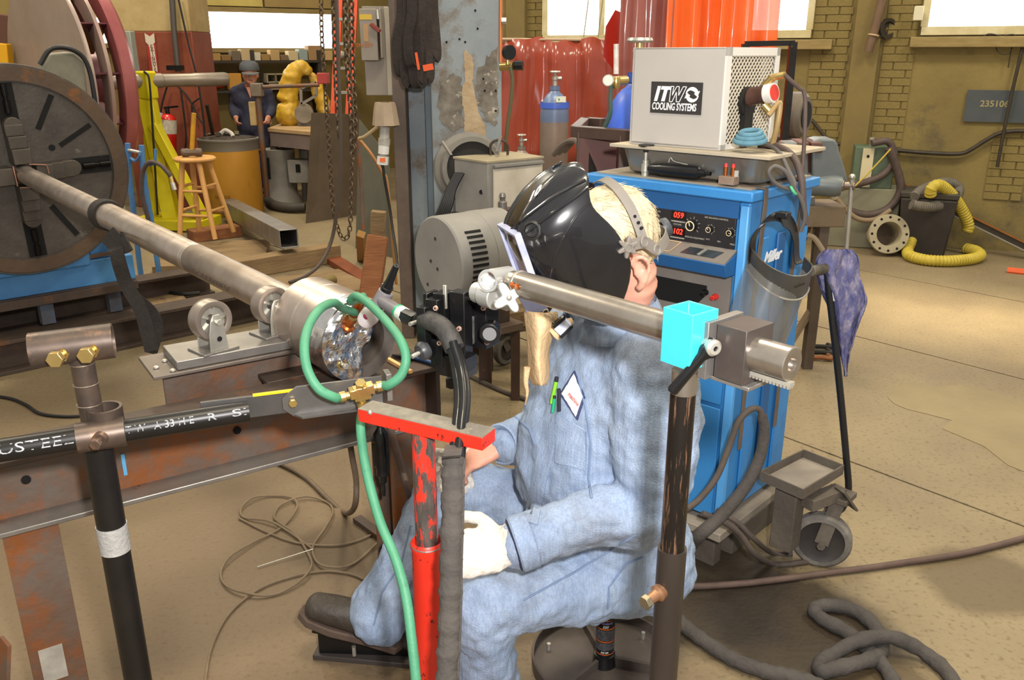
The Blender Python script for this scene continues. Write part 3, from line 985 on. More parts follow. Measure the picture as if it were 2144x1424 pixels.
# the level arm with its sleeve, held by the stand
ja0 = P(-60, 952, 1.36)
ja1 = P(519, 852, 1.555)
ja0.z = ja1.z = jz - 0.002
arm = thing('jib_arm', 'level black pipe arm with white stencil lettering holding the hose bracket', 'arm', jc)
ad = (ja1 - ja0).normalized()
off = V(jx + 0.012, 1.475, 0) - V(ja0.x, ja0.y, 0)
part(MB().cyl(ja0, ja1, 0.0215, n=32), 'arm_pipe', JP, arm)
sl0, sl1 = P(160, 914, 1.43), P(262, 897, 1.465)
sl0 = ja0 + ad * (sl0 - ja0).dot(ad)
sl1 = ja0 + ad * (sl1 - ja0).dot(ad)
part(MB().pipe(sl0, sl1, 0.0285, 0.0215, 32), 'sleeve', JW, arm, bevel=0.001)
cs = (sl0 + sl1) / 2
bolt(cs + V(0.012, -0.026, 0.006), V(0.05, -1, -0.1), 0.007, 0.018, 0.011, JW, arm)
part(MB().cyl(cs + V(0.012, -0.024, 0.006), cs + V(0.0125, -0.036, 0.005), 0.013, n=14), 'weld_nut', JW, arm)
part(MB().pipe(cs + V(0.0, 0.026, -0.028), cs + V(0.0, 0.026, 0.045), 0.032, 0.0265, 24), 'cross_sleeve', JW, arm)
vd = (V(0, 0, CAMZ) - cs)
vd = (vd - ad * vd.dot(ad)).normalized()
up_ = (Z * 0.35 + vd * 0.94).normalized()


def wrap_text(txt, size, u0, u1, face, m, nm):
 tx = text_mb(txt, size, depth=0.0, xs=1.0)
 w_ = max(p.x for p in tx.v) - min(p.x for p in tx.v)
 mid_ = (max(p.x for p in tx.v) + min(p.x for p in tx.v)) / 2
 sc = (u1 - u0) / w_
 s_ = ad.cross(face)
 out = []
 for p in tx.v:
  a_ = p.y / 0.0216
  out.append(ja0 + ad * (u0 + (p.x - mid_) * sc + (u1 - u0) / 2) + (face * math.cos(a_) - s_ * math.sin(a_)) * 0.0218)
 tx.v = out
 part(tx, nm, m, arm, smooth=False, recalc=False)


UPT = -(ad.cross(vd))
ul = lambda px, py: (P(px, py, 1.4) - ja0).dot(ad)
stencil = mat('white_stencil', '#b9bcc0', '#8d8f92', scale=60, rough=0.7, c3='#2a2826', t3=0.6, s3=70, w3=0.1)
LA = (ja1 - ja0).length
def at_arm(px):
 best = min(range(400), key=lambda k: abs((lambda q: 1072 + F * q.x / (q.y * cp + (CAMZ - q.z) * sp))(ja0 + ad * (LA * k / 400)) - px))
 return LA * best / 400
wrap_text('USTEEL', 0.026, at_arm(2), at_arm(155), vd, stencil, 'stencil_lettering')
wrap_text('T W', 0.02, at_arm(264), at_arm(305), vd, stencil, 'stencil_lettering')
wrap_text('A 33 H E', 0.02, at_arm(322), at_arm(405), vd, stencil, 'stencil_lettering')
wrap_text('R', 0.02, at_arm(435), at_arm(452), vd, stencil, 'stencil_lettering')
wrap_text('SI', 0.02, at_arm(485), at_arm(514), vd, stencil, 'stencil_lettering')
# flat extension bar, angle bracket and block
g0, g1 = P(420, 853, 1.535), P(800, 800, 1.66)
g0.z = g1.z = jz + 0.003
YEL = mat('yellow_edge', '#f0b800', rough=0.5)
part(MB().bar(g0, g1, 0.008, 0.046), 'flat_bar', mat('flat_bar_steel', '#4c4a49', '#5c5957', scale=7, rough=0.45, metal=0.6), arm, bevel=0.001)
gd = (g1 - g0).normalized()
part(MB().bar(g0 + gd * 0.10 + Z * 0.0235, g0 + gd * 0.30 + Z * 0.0235, 0.010, 0.003), 'painted_edge', YEL, arm)
gn = V(gd.y, -gd.x, 0)
BL = (g1 - g0).length - 0.157
k0, k1 = g0 + gd * 0.155 + gn * 0.010 - Z * 0.012, g1 + gn * 0.010 - Z * 0.012
part(MB().prism([(0.0, -0.012), (0.02, -0.03), (BL, -0.03), (BL, 0.034), (0.03, 0.034), (0.0, 0.012)], g0 + gd * 0.155 + gn * 0.006, gd, Z, gn * 0.004), 'angle_bracket', mat('bracket_steel', '#5f5d5b', '#706d6a', scale=7, rough=0.42, metal=0.65), arm, bevel=0.0006)
part(MB().prism([(0.02, 0.0), (BL, 0.0), (BL, 0.022), (0.035, 0.022)], g0 + gd * 0.155 + gn * 0.008 - Z * 0.030, gd, gn, Z * 0.004), 'bracket_lip', MATS['bracket_steel'], arm)
c = g0 + gd * 0.175 + gn * 0.010 + Z * 0.002
bolt(c, gn, 0.006, 0.003, 0.009, BRASS, arm)
part(MB().box(g1 + gd * 0.012 + Z * 0.008, (0.012, 0.035, 0.06), Matrix((gd, gn, Z)).transposed()), 'end_block', STEEL, arm, bevel=0.001)

# ================================================================== BRASS MANIFOLD AND GREEN HOSES
mc = P(757, 822, 1.60)
mx_ = (P(790, 816, 1.61) - P(726, 831, 1.59)).normalized()
man = thing('brass_manifold', 'brass four-way hose manifold clamped to the end of the jib arm', 'manifold', mc)
RM = Matrix((mx_, Z.cross(mx_).normalized(), mx_.cross(Z.cross(mx_)).normalized())).transposed()
part(MB().box(mc, (0.034, 0.024, 0.028), RM).box(mc - mx_ * 0.017 + Z * 0.003, (0.016, 0.026, 0.02), RM).box(mc + mx_ * 0.017 + Z * 0.006, (0.016, 0.026, 0.02), RM), 'manifold_body', BRASS, man, bevel=0.0015)
bolt(mc + Z * 0.012, (Z + V(0, -0.5, 0)), 0.008, 0.004, 0.0115, BRASS, man, 'plug')
fl, frr, fd = mc - mx_ * 0.048, mc + mx_ * 0.046 + Z * 0.004, mc - Z * 0.034
for a_, b_ in ((mc - mx_ * 0.02, fl), (mc + mx_ * 0.02 + Z * 0.004, frr), (mc - Z * 0.01, fd)):
 part(MB().lathe([(0.008, 0), (0.008, 0.4), (0.0115, 0.45), (0.0115, 0.85), (0.010, 0.9), (0.010, 1.0)], a_, b_, 12), 'hose_end', BRASS, man)
GH = mat('green_hose', '#3f7e5f', '#4a8a6a', scale=14, rough=0.55, bump=0.1, bscale=200, c3='#356c52', t3=0.66, s3=20, w3=0.1)
hr = 0.0098
solo(MB().tube([fl, P(700, 832, 1.57), P(668, 815, 1.56), P(644, 775, 1.57), P(637, 725, 1.60), P(647, 680, 1.66), P(672, 645, 1.74), P(700, 634, 1.84), P(714, 644, 1.92), purge[0]], hr, 14), 'green_hose', GH, 'green hose looping up the left side of the collar from the manifold', 'hose', 'green gas hoses')
solo(MB().tube([frr, P(815, 806, 1.60), P(840, 785, 1.60), P(850, 750, 1.61), P(838, 712, 1.64), P(808, 672, 1.72), P(770, 634, 1.82), P(745, 620, 1.88), P(734, 632, 1.93), purge[1]], hr, 14), 'green_hose', GH, 'green hose looping down the right side of the collar to the manifold', 'hose', 'green gas hoses')
solo(MB().tube([fd, P(755, 900, 1.56), P(768, 990, 1.50), P(795, 1090, 1.44), P(828, 1170, 1.39), P(850, 1250, 1.35), P(862, 1340, 1.31), P(872, 1440, 1.27), P(876, 1560, 1.24)], 0.0095, 14), 'green_hose', GH, 'green hose dropping from the brass manifold to the floor in front of the red stand', 'hose', 'green gas hoses')

# ================================================================== PLIERS AND CHALK STICK ON THE BENCH END
pl = thing('pliers', 'pliers with blue dipped grips lying on the bench beam end', 'pliers', bp(0.06, 0.12, 0.83))
NB = mat('blue_grip', '#2d4a72', '#24406a', scale=20, rough=0.5)
q = 0.838
part(MB().tube([G(862, 748, q), G(895, 757, q), G(925, 768, q), G(940, 774, q)], 0.0065, 10), 'grip', NB, pl)
part(MB().tube([G(862, 744, q), G(900, 744, q), G(930, 752, q), G(943, 760, q)], 0.0065, 10), 'grip', NB, pl)
part(MB().hexa([G(820, 742, .832), G(862, 742, .832), G(864, 750, .832), G(822, 744, .832)], [G(820, 741, .843), G(862, 741, .843), G(864, 749, .843), G(822, 743, .843)]), 'jaw', mat('plier_steel', '#3a3735', rough=0.4, metal=0.7), pl)
solo(MB().bar(G(812, 752, .836), G(860, 779, .836), 0.012, 0.010), 'wood_stick', mat('raw_wood', '#d8a970', '#c89659', rough=0.7), 'short pale wooden stick lying on the bench beam beside the collar', 'stick', bevel=0.001)

# ================================================================== RED JACK STAND
REDP = mat('red_paint_chipped', '#cf2416', '#d8301f', scale=9, rough=0.42, c3='#2a1712', t3=0.615, s3=40, w3=0.03, stretch=(1, 1, 0.55))
REDW = mat('red_paint_worn', '#3a3431', '#57504b', scale=60, rough=0.5, c3='#d02c1c', t3=0.52, s3=75, w3=0.05, stretch=(1, 1, 0.28))
rs = thing('red_jack_stand', 'red chipped pipe jack stand with a flat red bar on top in the foreground', 'stand', (-0.17, 1.465, 0))
r0, r1 = V(-0.288, 1.53, 0.985), V(-0.042, 1.40, 0.985)
rd = (r1 - r0).normalized()
part(MB().bar(r0, r1, 0.048, 0.026), 'top_bar', REDP, rs, bevel=0.0015)
part(MB().bar(r0 + Z * 0.0135, r1 + Z * 0.0135, 0.047, 0.001), 'worn_top', mat('worn_bar_top', '#6f6a62', '#8a8478', scale=40, rough=0.55, metal=0.4, c3='#b0aa9a', t3=0.66, s3=70, w3=0.05), rs)
pc = V(-0.169, 1.465, 0)
part(MB().cyl(pc + Z * 0.70, pc + Z * 0.972, 0.0225, n=32), 'inner_post', REDW, rs)
part(MB().lathe([(0.0225, 0.725), (0.029, 0.735), (0.033, 0.730), (0.034, 0.722), (0.0315, 0.716), (0.0315, 0.02)], pc, pc + Z, 32, unit=False), 'outer_tube', REDP, rs)
part(MB().torus(pc + Z * 0.727, Z, 0.0295, 0.0045, 32, 8), 'collar_ring', STEEL, rs)
for k in range(3):
 t = math.radians(200 + 120 * k)
 part(MB().bar(pc + Z * 0.12, pc + V(math.cos(t), math.sin(t), 0) * 0.24 + Z * 0.012, 0.05, 0.012), 'leg', RUSTD, rs, bevel=0.001)
wb = r0 + rd * 0.055 - V(rd.y, -rd.x, 0) * -0.025
part(MB().ell(r0 + rd * 0.03 + V(rd.y, -rd.x, 0) * 0.024 + Z * 0.012, 0.005, n=8, m=5), 'weld_bead', GALV, rs)

# ================================================================== TUBE STAND WITH CYAN CLAMP (right foreground)
TL, TR = P(1072, 590, 1.55), P(1659, 766, 1.10)
TL.z = TR.z = 1.242
TD = (TR - TL).normalized()
TN = V(-TD.y, TD.x, 0)      # away from the camera
TB = thing('boom_tube', 'bright steel boom tube reaching from the cyan clamp to the torch slides', 'tube', TL)
part(MB().lathe([(0.002, 0), (0.021, 0), (0.0215, 0.002), (0.0215, 0.03), (0.025, 0.031), (0.025, 0.998), (0.0235, 1.0), (0.0115, 1.0), (0.0105, 0.985), (0.002, 0.985)], TL, TR, 40), 'tube_bar', CHROME, TB, angle=30)
part(MB().lathe([(0.0248, 0.031), (0.026, 0.033), (0.026, 0.042), (0.025, 0.044)], TL, TR, 40), 'end_ring', STEEL, TB)
for f in (0.05, 0.075):
 c = TL + (TR - TL) * f - TN * 0.0247 + Z * 0.004
 part(MB().cyl(c, c - TN * 0.0012, 0.006, n=14), 'set_screw', COPPER, TB)
rk = TL + (TR - TL) * 0.80 - Z * 0.027
part(MB().bar(rk - TN * 0.005, rk + TD * 0.125 - TN * 0.005, 0.012, 0.006), 'gear_rack', GALV, TB)
tm = None
for k in range(22):
 part(MB().bar(rk + TD * (0.003 + k * 0.0056) - Z * 0.0045 - TN * 0.005, rk + TD * (0.006 + k * 0.0056) - Z * 0.0045 - TN * 0.005, 0.012, 0.004), 'rack_tooth', GALV, TB, smooth=False)

PX_, PY_ = 0.2597, 1.19
st = thing('tube_stand', 'upright black tube stand in front of the seated welder, its paint rubbed to bare metal', 'stand', (PX_, PY_, 0))
pb = V(PX_, PY_, 0)
zc = P(1398, 1147, PY_).z
zb_ = P(1440, 822, PY_).z
part(MB().cyl(pb + Z * (zc - 0.1), pb + Z * zb_, 0.0195, n=36), 'inner_tube', mat('rubbed_tube', '#171412', '#241d19', scale=5, rough=0.4, metal=0.35, stretch=(1, 1, 0.07), c3='#86634c', t3=0.57, s3=60, w3=0.08), st)
part(MB().cyl(pb + Z * zb_, pb + Z * 1.2, 0.0195, n=36), 'polished_top', CHROME, st)
part(MB().lathe([(0.0195, zc), (0.0235, zc), (0.0235, 0.0)], pb, pb + Z, 36, unit=False), 'outer_tube', mat('dull_tube', '#3d3631', '#4b433d', scale=6, rough=0.45, metal=0.6, c3='#7c7268', t3=0.7, s3=14, w3=0.05, stretch=(1, 1, 0.3)), st)
bc_ = pb + Z * P(1375, 1225, PY_).z
bdir = V(-0.75, -0.62, -0.12).normalized()
part(MB().lathe([(0.013, 0.018), (0.0145, 0.03), (0.010, 0.034), (0.0085, 0.05)], bc_, bc_ + bdir, 18, unit=False), 'boss', mat('boss_bronze', '#8a6248', '#a07a5c', scale=14, rough=0.4, metal=0.7), st)
bolt(bc_ + bdir * 0.034, bdir, 0.0085, 0.018, 0.012, mat('bolt_dull', '#8a8068', '#6f6552', rough=0.4, metal=0.7), st)
part(MB().lathe([(0.02, 0.0), (0.16, 0.0), (0.16, 0.012), (0.02, 0.012)], pb, pb + Z, 40, unit=False), 'foot_plate', RUSTD, st)

cy = thing('cyan_clamp', 'bright cyan square-tube clamp with a black lever joining boom and stand', 'clamp', pb + Z * 1.14)
CYAN = mat('cyan_paint', '#309fb2', '#36a6b9', scale=5, rough=0.35, coat=0.3)
ang = math.radians(38)
cx1, cy1 = V(math.cos(ang), math.sin(ang), 0), V(-math.sin(ang), math.cos(ang), 0)
cc = pb + V(0.002, -0.004, 0)
z0, z1 = P(1440, 770, PY_ - 0.03).z, P(1440, 655, PY_ - 0.03).z
hw, ti = 0.0285, 0.004
sq = [(-hw, -hw), (hw, -hw), (hw, hw), (-hw, hw)]
si = [(x * (hw - ti) / hw, y * (hw - ti) / hw) for x, y in sq]
part(MB().loft([[cc + cx1 * x + cy1 * y + Z * z for x, y in s_] for s_, z in ((sq, z0), (sq, z1), (si, z1), (si, z0), (sq, z0))], caps=False), 'square_tube', CYAN, cy, bevel=0.0012)
lv = cc + cx1 * 0.004 - cy1 * 0.03 + Z * (z0 + 0.035)
lo = (-cy1 * 0.9 + cx1 * -0.2 + V(0, -0.2, 0)).normalized()
part(MB().lathe([(0.010, 0.0), (0.0125, 0.004), (0.0125, 0.02), (0.009, 0.024), (0.004, 0.024), (0.004, 0.02)], lv, lv + lo, 20, unit=False), 'pivot_bolt', GALV, cy)
e0 = lv + lo * 0.010
e1 = P(1405, 822, (e0 + lo * 0.01).y)
part(MB().lathe([(0.002, -0.012), (0.010, -0.01), (0.0125, 0.0), (0.011, 0.012), (0.0075, 0.02), (0.0085, (e1 - e0).length - 0.004), (0.006, (e1 - e0).length), (0.002, (e1 - e0).length)], e0, e1, 18, unit=False), 'lever', BLACKM, cy)
# bracket plates carrying the tube
RT = Matrix((TD, TN, Z)).transposed()
tc = TL + (TR - TL) * ((PX_ + 0.055 - TL.x) / (TR.x - TL.x))
br = MB().box(tc + TD * 0.006 - TN * 0.030, (0.012, 0.05, 0.10), RT)
part(MB().box(tc - TD * 0.006 - Z * 0.002, (0.014, 0.085, 0.088), RT), 'bracket_plate', STEEL, cy, bevel=0.001)
part(MB().box(tc + TD * 0.030 + TN * 0.006 - Z * 0.002, (0.05, 0.068, 0.082), RT), 'carriage_block', mat('carriage_dark', '#4a4340', '#5c5450', scale=8, rough=0.4, metal=0.6, c3='#8a5a40', t3=0.66, s3=12, w3=0.08), cy, bevel=0.001)
part(MB().box(tc + TD * 0.022 + TN * 0.0 - Z * 0.047, (0.085, 0.05, 0.006), RT), 'base_plate', STEEL, cy, bevel=0.001)
for q in ((-0.03, 0.026), (-0.03, -0.03)):
 c = tc - TD * 0.013 + TN * q[0] + Z * q[1]
 part(MB().lathe([(0.002, 0.003), (0.0035, 0.004), (0.0065, 0.004), (0.0065, 0.0)], c, c - TD, 16, unit=False), 'cap_screw', mat('cap_screw_dark', '#4c4744', rough=0.35, metal=0.8), cy)
for k in range(4):
 part(MB().ell(tc - TD * 0.015 - TN * 0.035 + Z * (0.03 - 0.012 * k), (0.005, 0.006, 0.007), n=8, m=5), 'weld_bead', GALV, cy)

# ================================================================== TORCH SLIDES HANGING FROM THE BOOM
sd_ = thing('torch_slides', 'black torch cross-slides with knobs hanging below the boom end beside the collar', 'slide', P(955, 760, 1.66))
sx, sy = V(0.86, -0.51, 0), V(0.51, 0.86, 0)
RS = Matrix((sx, sy, Z)).transposed()
PAL = mat('pale_bolt', '#caa596', rough=0.4, metal=0.5)


def sbox(px, py, d, size, name='slide_block', m=None, bev=0.0015):
 return part(MB().box(P(px, py, d), size, RS), name, m or BLACKM, sd_, bevel=bev)


sbox(966, 690, 1.66, (0.036, 0.03, 0.165))
sbox(930, 640, 1.68, (0.030, 0.04, 0.06))
sbox(902, 637, 1.69, (0.010, 0.04, 0.055), 'slide_bracket')
sbox(912, 661, 1.665, (0.030, 0.03, 0.075))
sbox(895, 692, 1.665, (0.022, 0.045, 0.11))
sbox(1010, 676, 1.69, (0.05, 0.05, 0.095))
sbox(988, 690, 1.675, (0.014, 0.03, 0.06), 'index_scale', mat('scale_plate', '#8d8d88', '#55554f', scale=60, rough=0.4, metal=0.5))
sbox(958, 762, 1.65, (0.066, 0.05, 0.045))
sbox(925, 735, 1.66, (0.03, 0.04, 0.06))
sbox(932, 622, 1.66, (0.008, 0.006, 0.05), 'slide_screw', GALV)
for q in ((913, 645, 1.64), (1013, 645, 1.655), (1020, 717, 1.655), (962, 688, 1.635), (921, 718, 1.63)):
 c = P(*q)
 part(MB().lathe([(0.002, 0.004), (0.005, 0.004), (0.0055, 0.0)], c, c - sy, 14, unit=False), 'cap_screw', PAL, sd_)
kc = P(1028, 690, 1.65)
kd = (sx * 0.45 - sy * 0.9).normalized()
kn = part(MB().prism([(0.023 * math.cos(t) * (1.0 if i % 2 else 0.93), 0.023 * math.sin(t) * (1.0 if i % 2 else 0.93)) for i, t in enumerate([2 * math.pi * k / 16 for k in range(16)])], kc, *frame(kd)[:2], kd * 0.03), 'hand_knob', BLACKM, sd_, bevel=0.003)
part(MB().cyl(kc + kd * 0.0302, kc + kd * 0.031, 0.014, n=24), 'knob_cap', mat('grey_cap', '#6f6f70', rough=0.5), kn)
kc2 = P(948, 790, 1.66)
part(MB().prism([(0.016 * math.cos(t) * (1.0 if i % 2 else 0.85), 0.016 * math.sin(t) * (1.0 if i % 2 else 0.85)) for i, t in enumerate([2 * math.pi * k / 14 for k in range(14)])], kc2, sx, sy, -Z * 0.022), 'hand_knob', BLACKM, sd_, bevel=0.002)
for q, dd in (((884, 735, 1.645), V(-0.62, -0.6, -0.2)),):
 c = P(*q)
 dd = dd.normalized()
 kk = part(MB().lathe([(0.002, -0.01), (0.020, -0.01), (0.021, 0.0), (0.016, 0.008), (0.002, 0.009)], c, c + dd, 20, unit=False), 'wing_knob', mat('grey_knob', '#3b3c3e', rough=0.4), sd_)
 part(MB().cyl(c, c + dd * 0.028, 0.0045, n=12), 'stud', GALV, kk)
# aluminium cross clamp
al = thing('cross_clamp', 'silver cast aluminium cross clamp with a star knob at the boom tip', 'clamp', P(1045, 640, 1.58))
ALU = mat('cast_aluminium', '#d5d6d4', '#bfc0be', scale=9, rough=0.35, metal=0.75)
c0, c1 = P(1021, 588, 1.53), P(1066, 580, 1.60)
part(MB().pipe(c0, c1, 0.0215, 0.0165, 28), 'ring_clamp', ALU, al, bevel=0.001)
part(MB().cyl(P(1035, 586, 1.555), P(1046, 584, 1.57), 0.016, n=20), 'bore_plug', mat('bronze_plug', '#b3886c', rough=0.5), al)
part(MB().cyl(P(998, 612, 1.60), P(1016, 614, 1.58), 0.021, n=24).cyl(P(1014, 616, 1.58), P(1040, 624, 1.55), 0.024, n=24), 'ring_clamp', ALU, al, bevel=0.002)
part(MB().box(P(1042, 600, 1.565), (0.05, 0.03, 0.05), RS), 'clamp_bridge', ALU, al, bevel=0.008)
part(MB().hexa([P(980, 628, 1.66), P(1072, 648, 1.60), P(1062, 652, 1.66), P(985, 626, 1.72)], [P(980, 622, 1.66), P(1072, 640, 1.60), P(1062, 645, 1.66), P(985, 620, 1.72)]), 'flat_plate', ALU, al, bevel=0.001)
kc = P(1062, 622, 1.515)
kd = V(0.25, -0.95, 0.15).normalized()
star = []
for i in range(40):
 t = 2 * math.pi * i / 40
 rr_ = 0.023 + 0.009 * math.cos(4 * (t - 0.5))
 star.append((rr_ * math.cos(t), rr_ * math.sin(t)))
ks = part(MB().prism(star, kc, *frame(kd)[:2], kd * 0.014), 'star_knob', ALU, al, bevel=0.002)
part(MB().ell(kc + kd * 0.012, 0.006, n=12, m=6), 'knob_stud', GALV, ks)

# ================================================================== TIG TORCH
to = thing('welding_torch', 'grey welding torch with black back cap pointed at the top of the collar', 'torch', P(830, 650, 1.85))
TG = mat('torch_grey', '#6a6669', '#79757a', scale=9, rough=0.45)
t0, t1 = P(805, 615, 1.93), P(830, 556, 1.90)
part(MB().lathe([(0.013, 0.0), (0.015, 0.25), (0.0125, 0.27), (0.010, 0.45), (0.0075, 1.0), (0.002, 1.0)], t0, t1, 16), 'back_cap', BLACKM, to)
part(MB().cyl(P(793, 638, 1.93), P(809, 610, 1.93), 0.019, n=20), 'torch_head', TG, to, bevel=0.003)
part(MB().cyl(P(796, 628, 1.93), P(838, 655, 1.84), 0.014, 0.0155, n=20), 'torch_neck', TG, to)
part(MB().cyl(P(838, 655, 1.84), P(850, 662, 1.81), 0.0175, n=24), 'torch_collar', mat('label_white', '#d9e0d6', rough=0.4), to)
part(MB().cyl(P(835, 653, 1.845), P(839, 655.5, 1.837), 0.0178, n=24), 'label_band', mat('label_green', '#2f9a6a', rough=0.4), to)
part(MB().cyl(P(850, 662, 1.81), P(872, 672, 1.765), 0.018, 0.016, n=8), 'handle', BLACKM, to)
kk = part(MB().box(P(884, 676, 1.75), (0.05, 0.012, 0.026), RS @ Matrix.Rotation(0.5, 3, 'Y')), 'wing_knob', MATS['grey_knob'], to, bevel=0.006)
part(MB().cyl(P(872, 674, 1.74), P(858, 679, 1.72), 0.0045, n=12), 'stud', GALV, kk)
cup0, cup1 = P(795, 640, 1.93), P(766, 670, 1.99)
part(MB().lathe([(0.012, 0.0), (0.020, 0.3), (0.024, 0.7), (0.022, 1.0), (0.012, 1.0)], cup0, cup1, 20), 'gas_cup', mat('ceramic_cup', '#eee6ea', rough=0.35), to)
part(MB().ell(P(772, 662, 1.95), (0.014, 0.008, 0.010), n=12, m=8), 'lens_ring', mat('ruby_cup', '#9b3a5c', rough=0.3), to)

# torch cables down to the zipped sleeve
cb = thing('torch_cable_bundle', 'bundle of glossy black torch cables running down into a grey zip sleeve', 'cable', P(962, 940, 1.42))
part(MB().tube([P(890, 668, 1.66), P(918, 680, 1.62), P(938, 700, 1.59), P(952, 730, 1.57)], 0.0205, 14), 'strain_boot', mat('boot_rubber', '#3c3a39', '#2a2827', scale=25, rough=0.6, bump=0.4, bscale=70), cb)
for k, (dx, dd, rr_) in enumerate(((-7, 0.0, 0.0085), (4, -0.012, 0.0085), (12, 0.004, 0.0065))):
 part(MB().tube([P(946 + dx * 0.6, 715, 1.57 + dd), P(960 + dx, 770, 1.54 + dd), P(967 + dx, 830, 1.49 + dd), P(962 + dx, 890, 1.44 + dd), P(956 + dx, 950, 1.40 + dd), P(953 + dx, 1000, 1.38 + dd)], rr_, 12), 'cable', BLACKM, cb)
SLV = mat('grey_fabric_sleeve', '#3c3835', '#4a4541', scale=14, rough=0.9, bump=0.5, bscale=60)
slp = [P(950, 958, 1.385), P(948, 1000, 1.365), P(947, 1080, 1.34), P(944, 1170, 1.31), P(943, 1250, 1.285), P(940, 1340, 1.26), P(936, 1430, 1.235), P(935, 1600, 1.20)]
part(MB().tube(slp, lambda t: 0.0205 + 0.0015 * math.sin(t * 60) + 0.001 * math.sin(t * 151), 16, sub=10), 'zip_sleeve', SLV, cb)
part(MB().tube([p + V(0.019, -0.006, 0) for p in slp], 0.003, 8), 'seam', SLV, cb)
fl_ = MB()
fl_.hexa([P(926, 962, 1.36), P(965, 958, 1.355), P(968, 940, 1.40), P(935, 935, 1.40)], [P(925, 956, 1.352), P(966, 952, 1.347), P(970, 934, 1.396), P(933, 930, 1.396)])
part(fl_, 'sleeve_flap', SLV, cb, bevel=0.002)

# ================================================================== PEOPLE
from mathutils.bvhtree import BVHTree


def limb(mb, pts, radii, n=18, sub=5, flat=None, ref=Z):
 """rounded tapering limb through pts; radii are numbers or (across, deep) pairs, 'deep' lying along ref"""
 P_ = smooth_path(pts, sub)
 rr = [(r, r) if not hasattr(r, '__len__') else r for r in radii]
 R_ = smooth_path([V(a, b, 0) for a, b in rr], sub) if len(rr) > 2 else [V(*rr[0], 0).lerp(V(*rr[1], 0), k / (len(P_) - 1)) for k in range(len(P_))]
 rings = []
 N = len(P_)
 d0 = (P_[1] - P_[0]).normalized()
 d1 = (P_[-1] - P_[-2]).normalized()
 seq = [(P_[0] - d0 * R_[0].y * q * 0.8, R_[0] * math.sqrt(max(0.0, 1 - q * q)), d0) for q in (0.97, 0.8, 0.5, 0.25)]
 for i in range(N):
  d = (P_[min(i + 1, N - 1)] - P_[max(i - 1, 0)]).normalized()
  seq.append((P_[i], R_[i], d))
 seq += [(P_[-1] + d1 * R_[-1].y * q * 0.8, R_[-1] * math.sqrt(max(0.0, 1 - q * q)), d1) for q in (0.25, 0.5, 0.8, 0.97)]
 for p, r, d in seq:
  b = (ref - d * ref.dot(d)).normalized()
  a = d.cross(b)
  rings.append([p + a * (math.cos(t) * r.x) + b * (math.sin(t) * r.y) for t in [2 * math.pi * k / n for k in range(n)]])
 return mb.loft(rings)


def fuse(o, voxel, smooth_it=6, wrinkles=()):
 m = o.modifiers.new('fuse', 'REMESH')
 m.mode = 'VOXEL'
 m.voxel_size = voxel
 m.use_smooth_shade = True
 if smooth_it:
  s = o.modifiers.new('soften', 'SMOOTH')
  s.factor = 0.5
  s.iterations = smooth_it
 for k, (size, strength) in enumerate(wrinkles):
  tx = bpy.data.textures.new(o.name + '_folds%d' % k, 'CLOUDS')
  tx.noise_scale = size
  tx.noise_depth = 2
  dm = o.modifiers.new('folds', 'DISPLACE')
  dm.texture = tx
  dm.texture_coords = 'LOCAL'
  dm.strength = strength
  dm.mid_level = 0.5
 return o


def bvh_of(o):
 dg = bpy.context.evaluated_depsgraph_get()
 ev = o.evaluated_get(dg)
 me = ev.to_mesh()
 M = WM[o]
 t = BVHTree.FromPolygons([M @ v.co for v in me.vertices], [tuple(p.vertices) for p in me.polygons])
 ev.to_mesh_clear()
 return t


def hit(t, px, py):
 d = ray(px, py).normalized()
 loc, nor, i, dist = t.ray_cast(V(0, 0, CAMZ), d)
 if loc is None:
  return None, None
 return loc, (nor if nor.dot(d) < 0 else -nor)


def decal(t, pts, off, thick, nx=8, ny=8):
 """patch on a surface: four pixel corners (tl, tr, br, bl) projected onto it"""
 rows, rows2 = [], []
 for j in range(ny + 1):
  v = j / ny
  row, row2 = [], []
  for i in range(nx + 1):
   u = i / nx
   top = V(*pts[0], 0).lerp(V(*pts[1], 0), u)
   bot = V(*pts[3], 0).lerp(V(*pts[2], 0), u)
   q = top.lerp(bot, v)
   l, n = hit(t, q.x, q.y)
   if l is None:
    l, n = (row[-1], V(0, -1, 0)) if row else (rows[-1][i], V(0, -1, 0))
   row.append(l + n * (off + thick))
   row2.append(l - n * 0.004)
  rows.append(row)
  rows2.append(row2)
 mb = MB()
 mb.loft(rows, caps=False, closed=False)
 ring_t = rows[0] + [r[-1] for r in rows[1:]] + rows[-1][-2::-1] + [r[0] for r in rows[-2:0:-1]]
 ring_b = rows2[0] + [r[-1] for r in rows2[1:]] + rows2[-1][-2::-1] + [r[0] for r in rows2[-2:0:-1]]
 mb.loft([ring_t, ring_b], caps=False)
 return mb


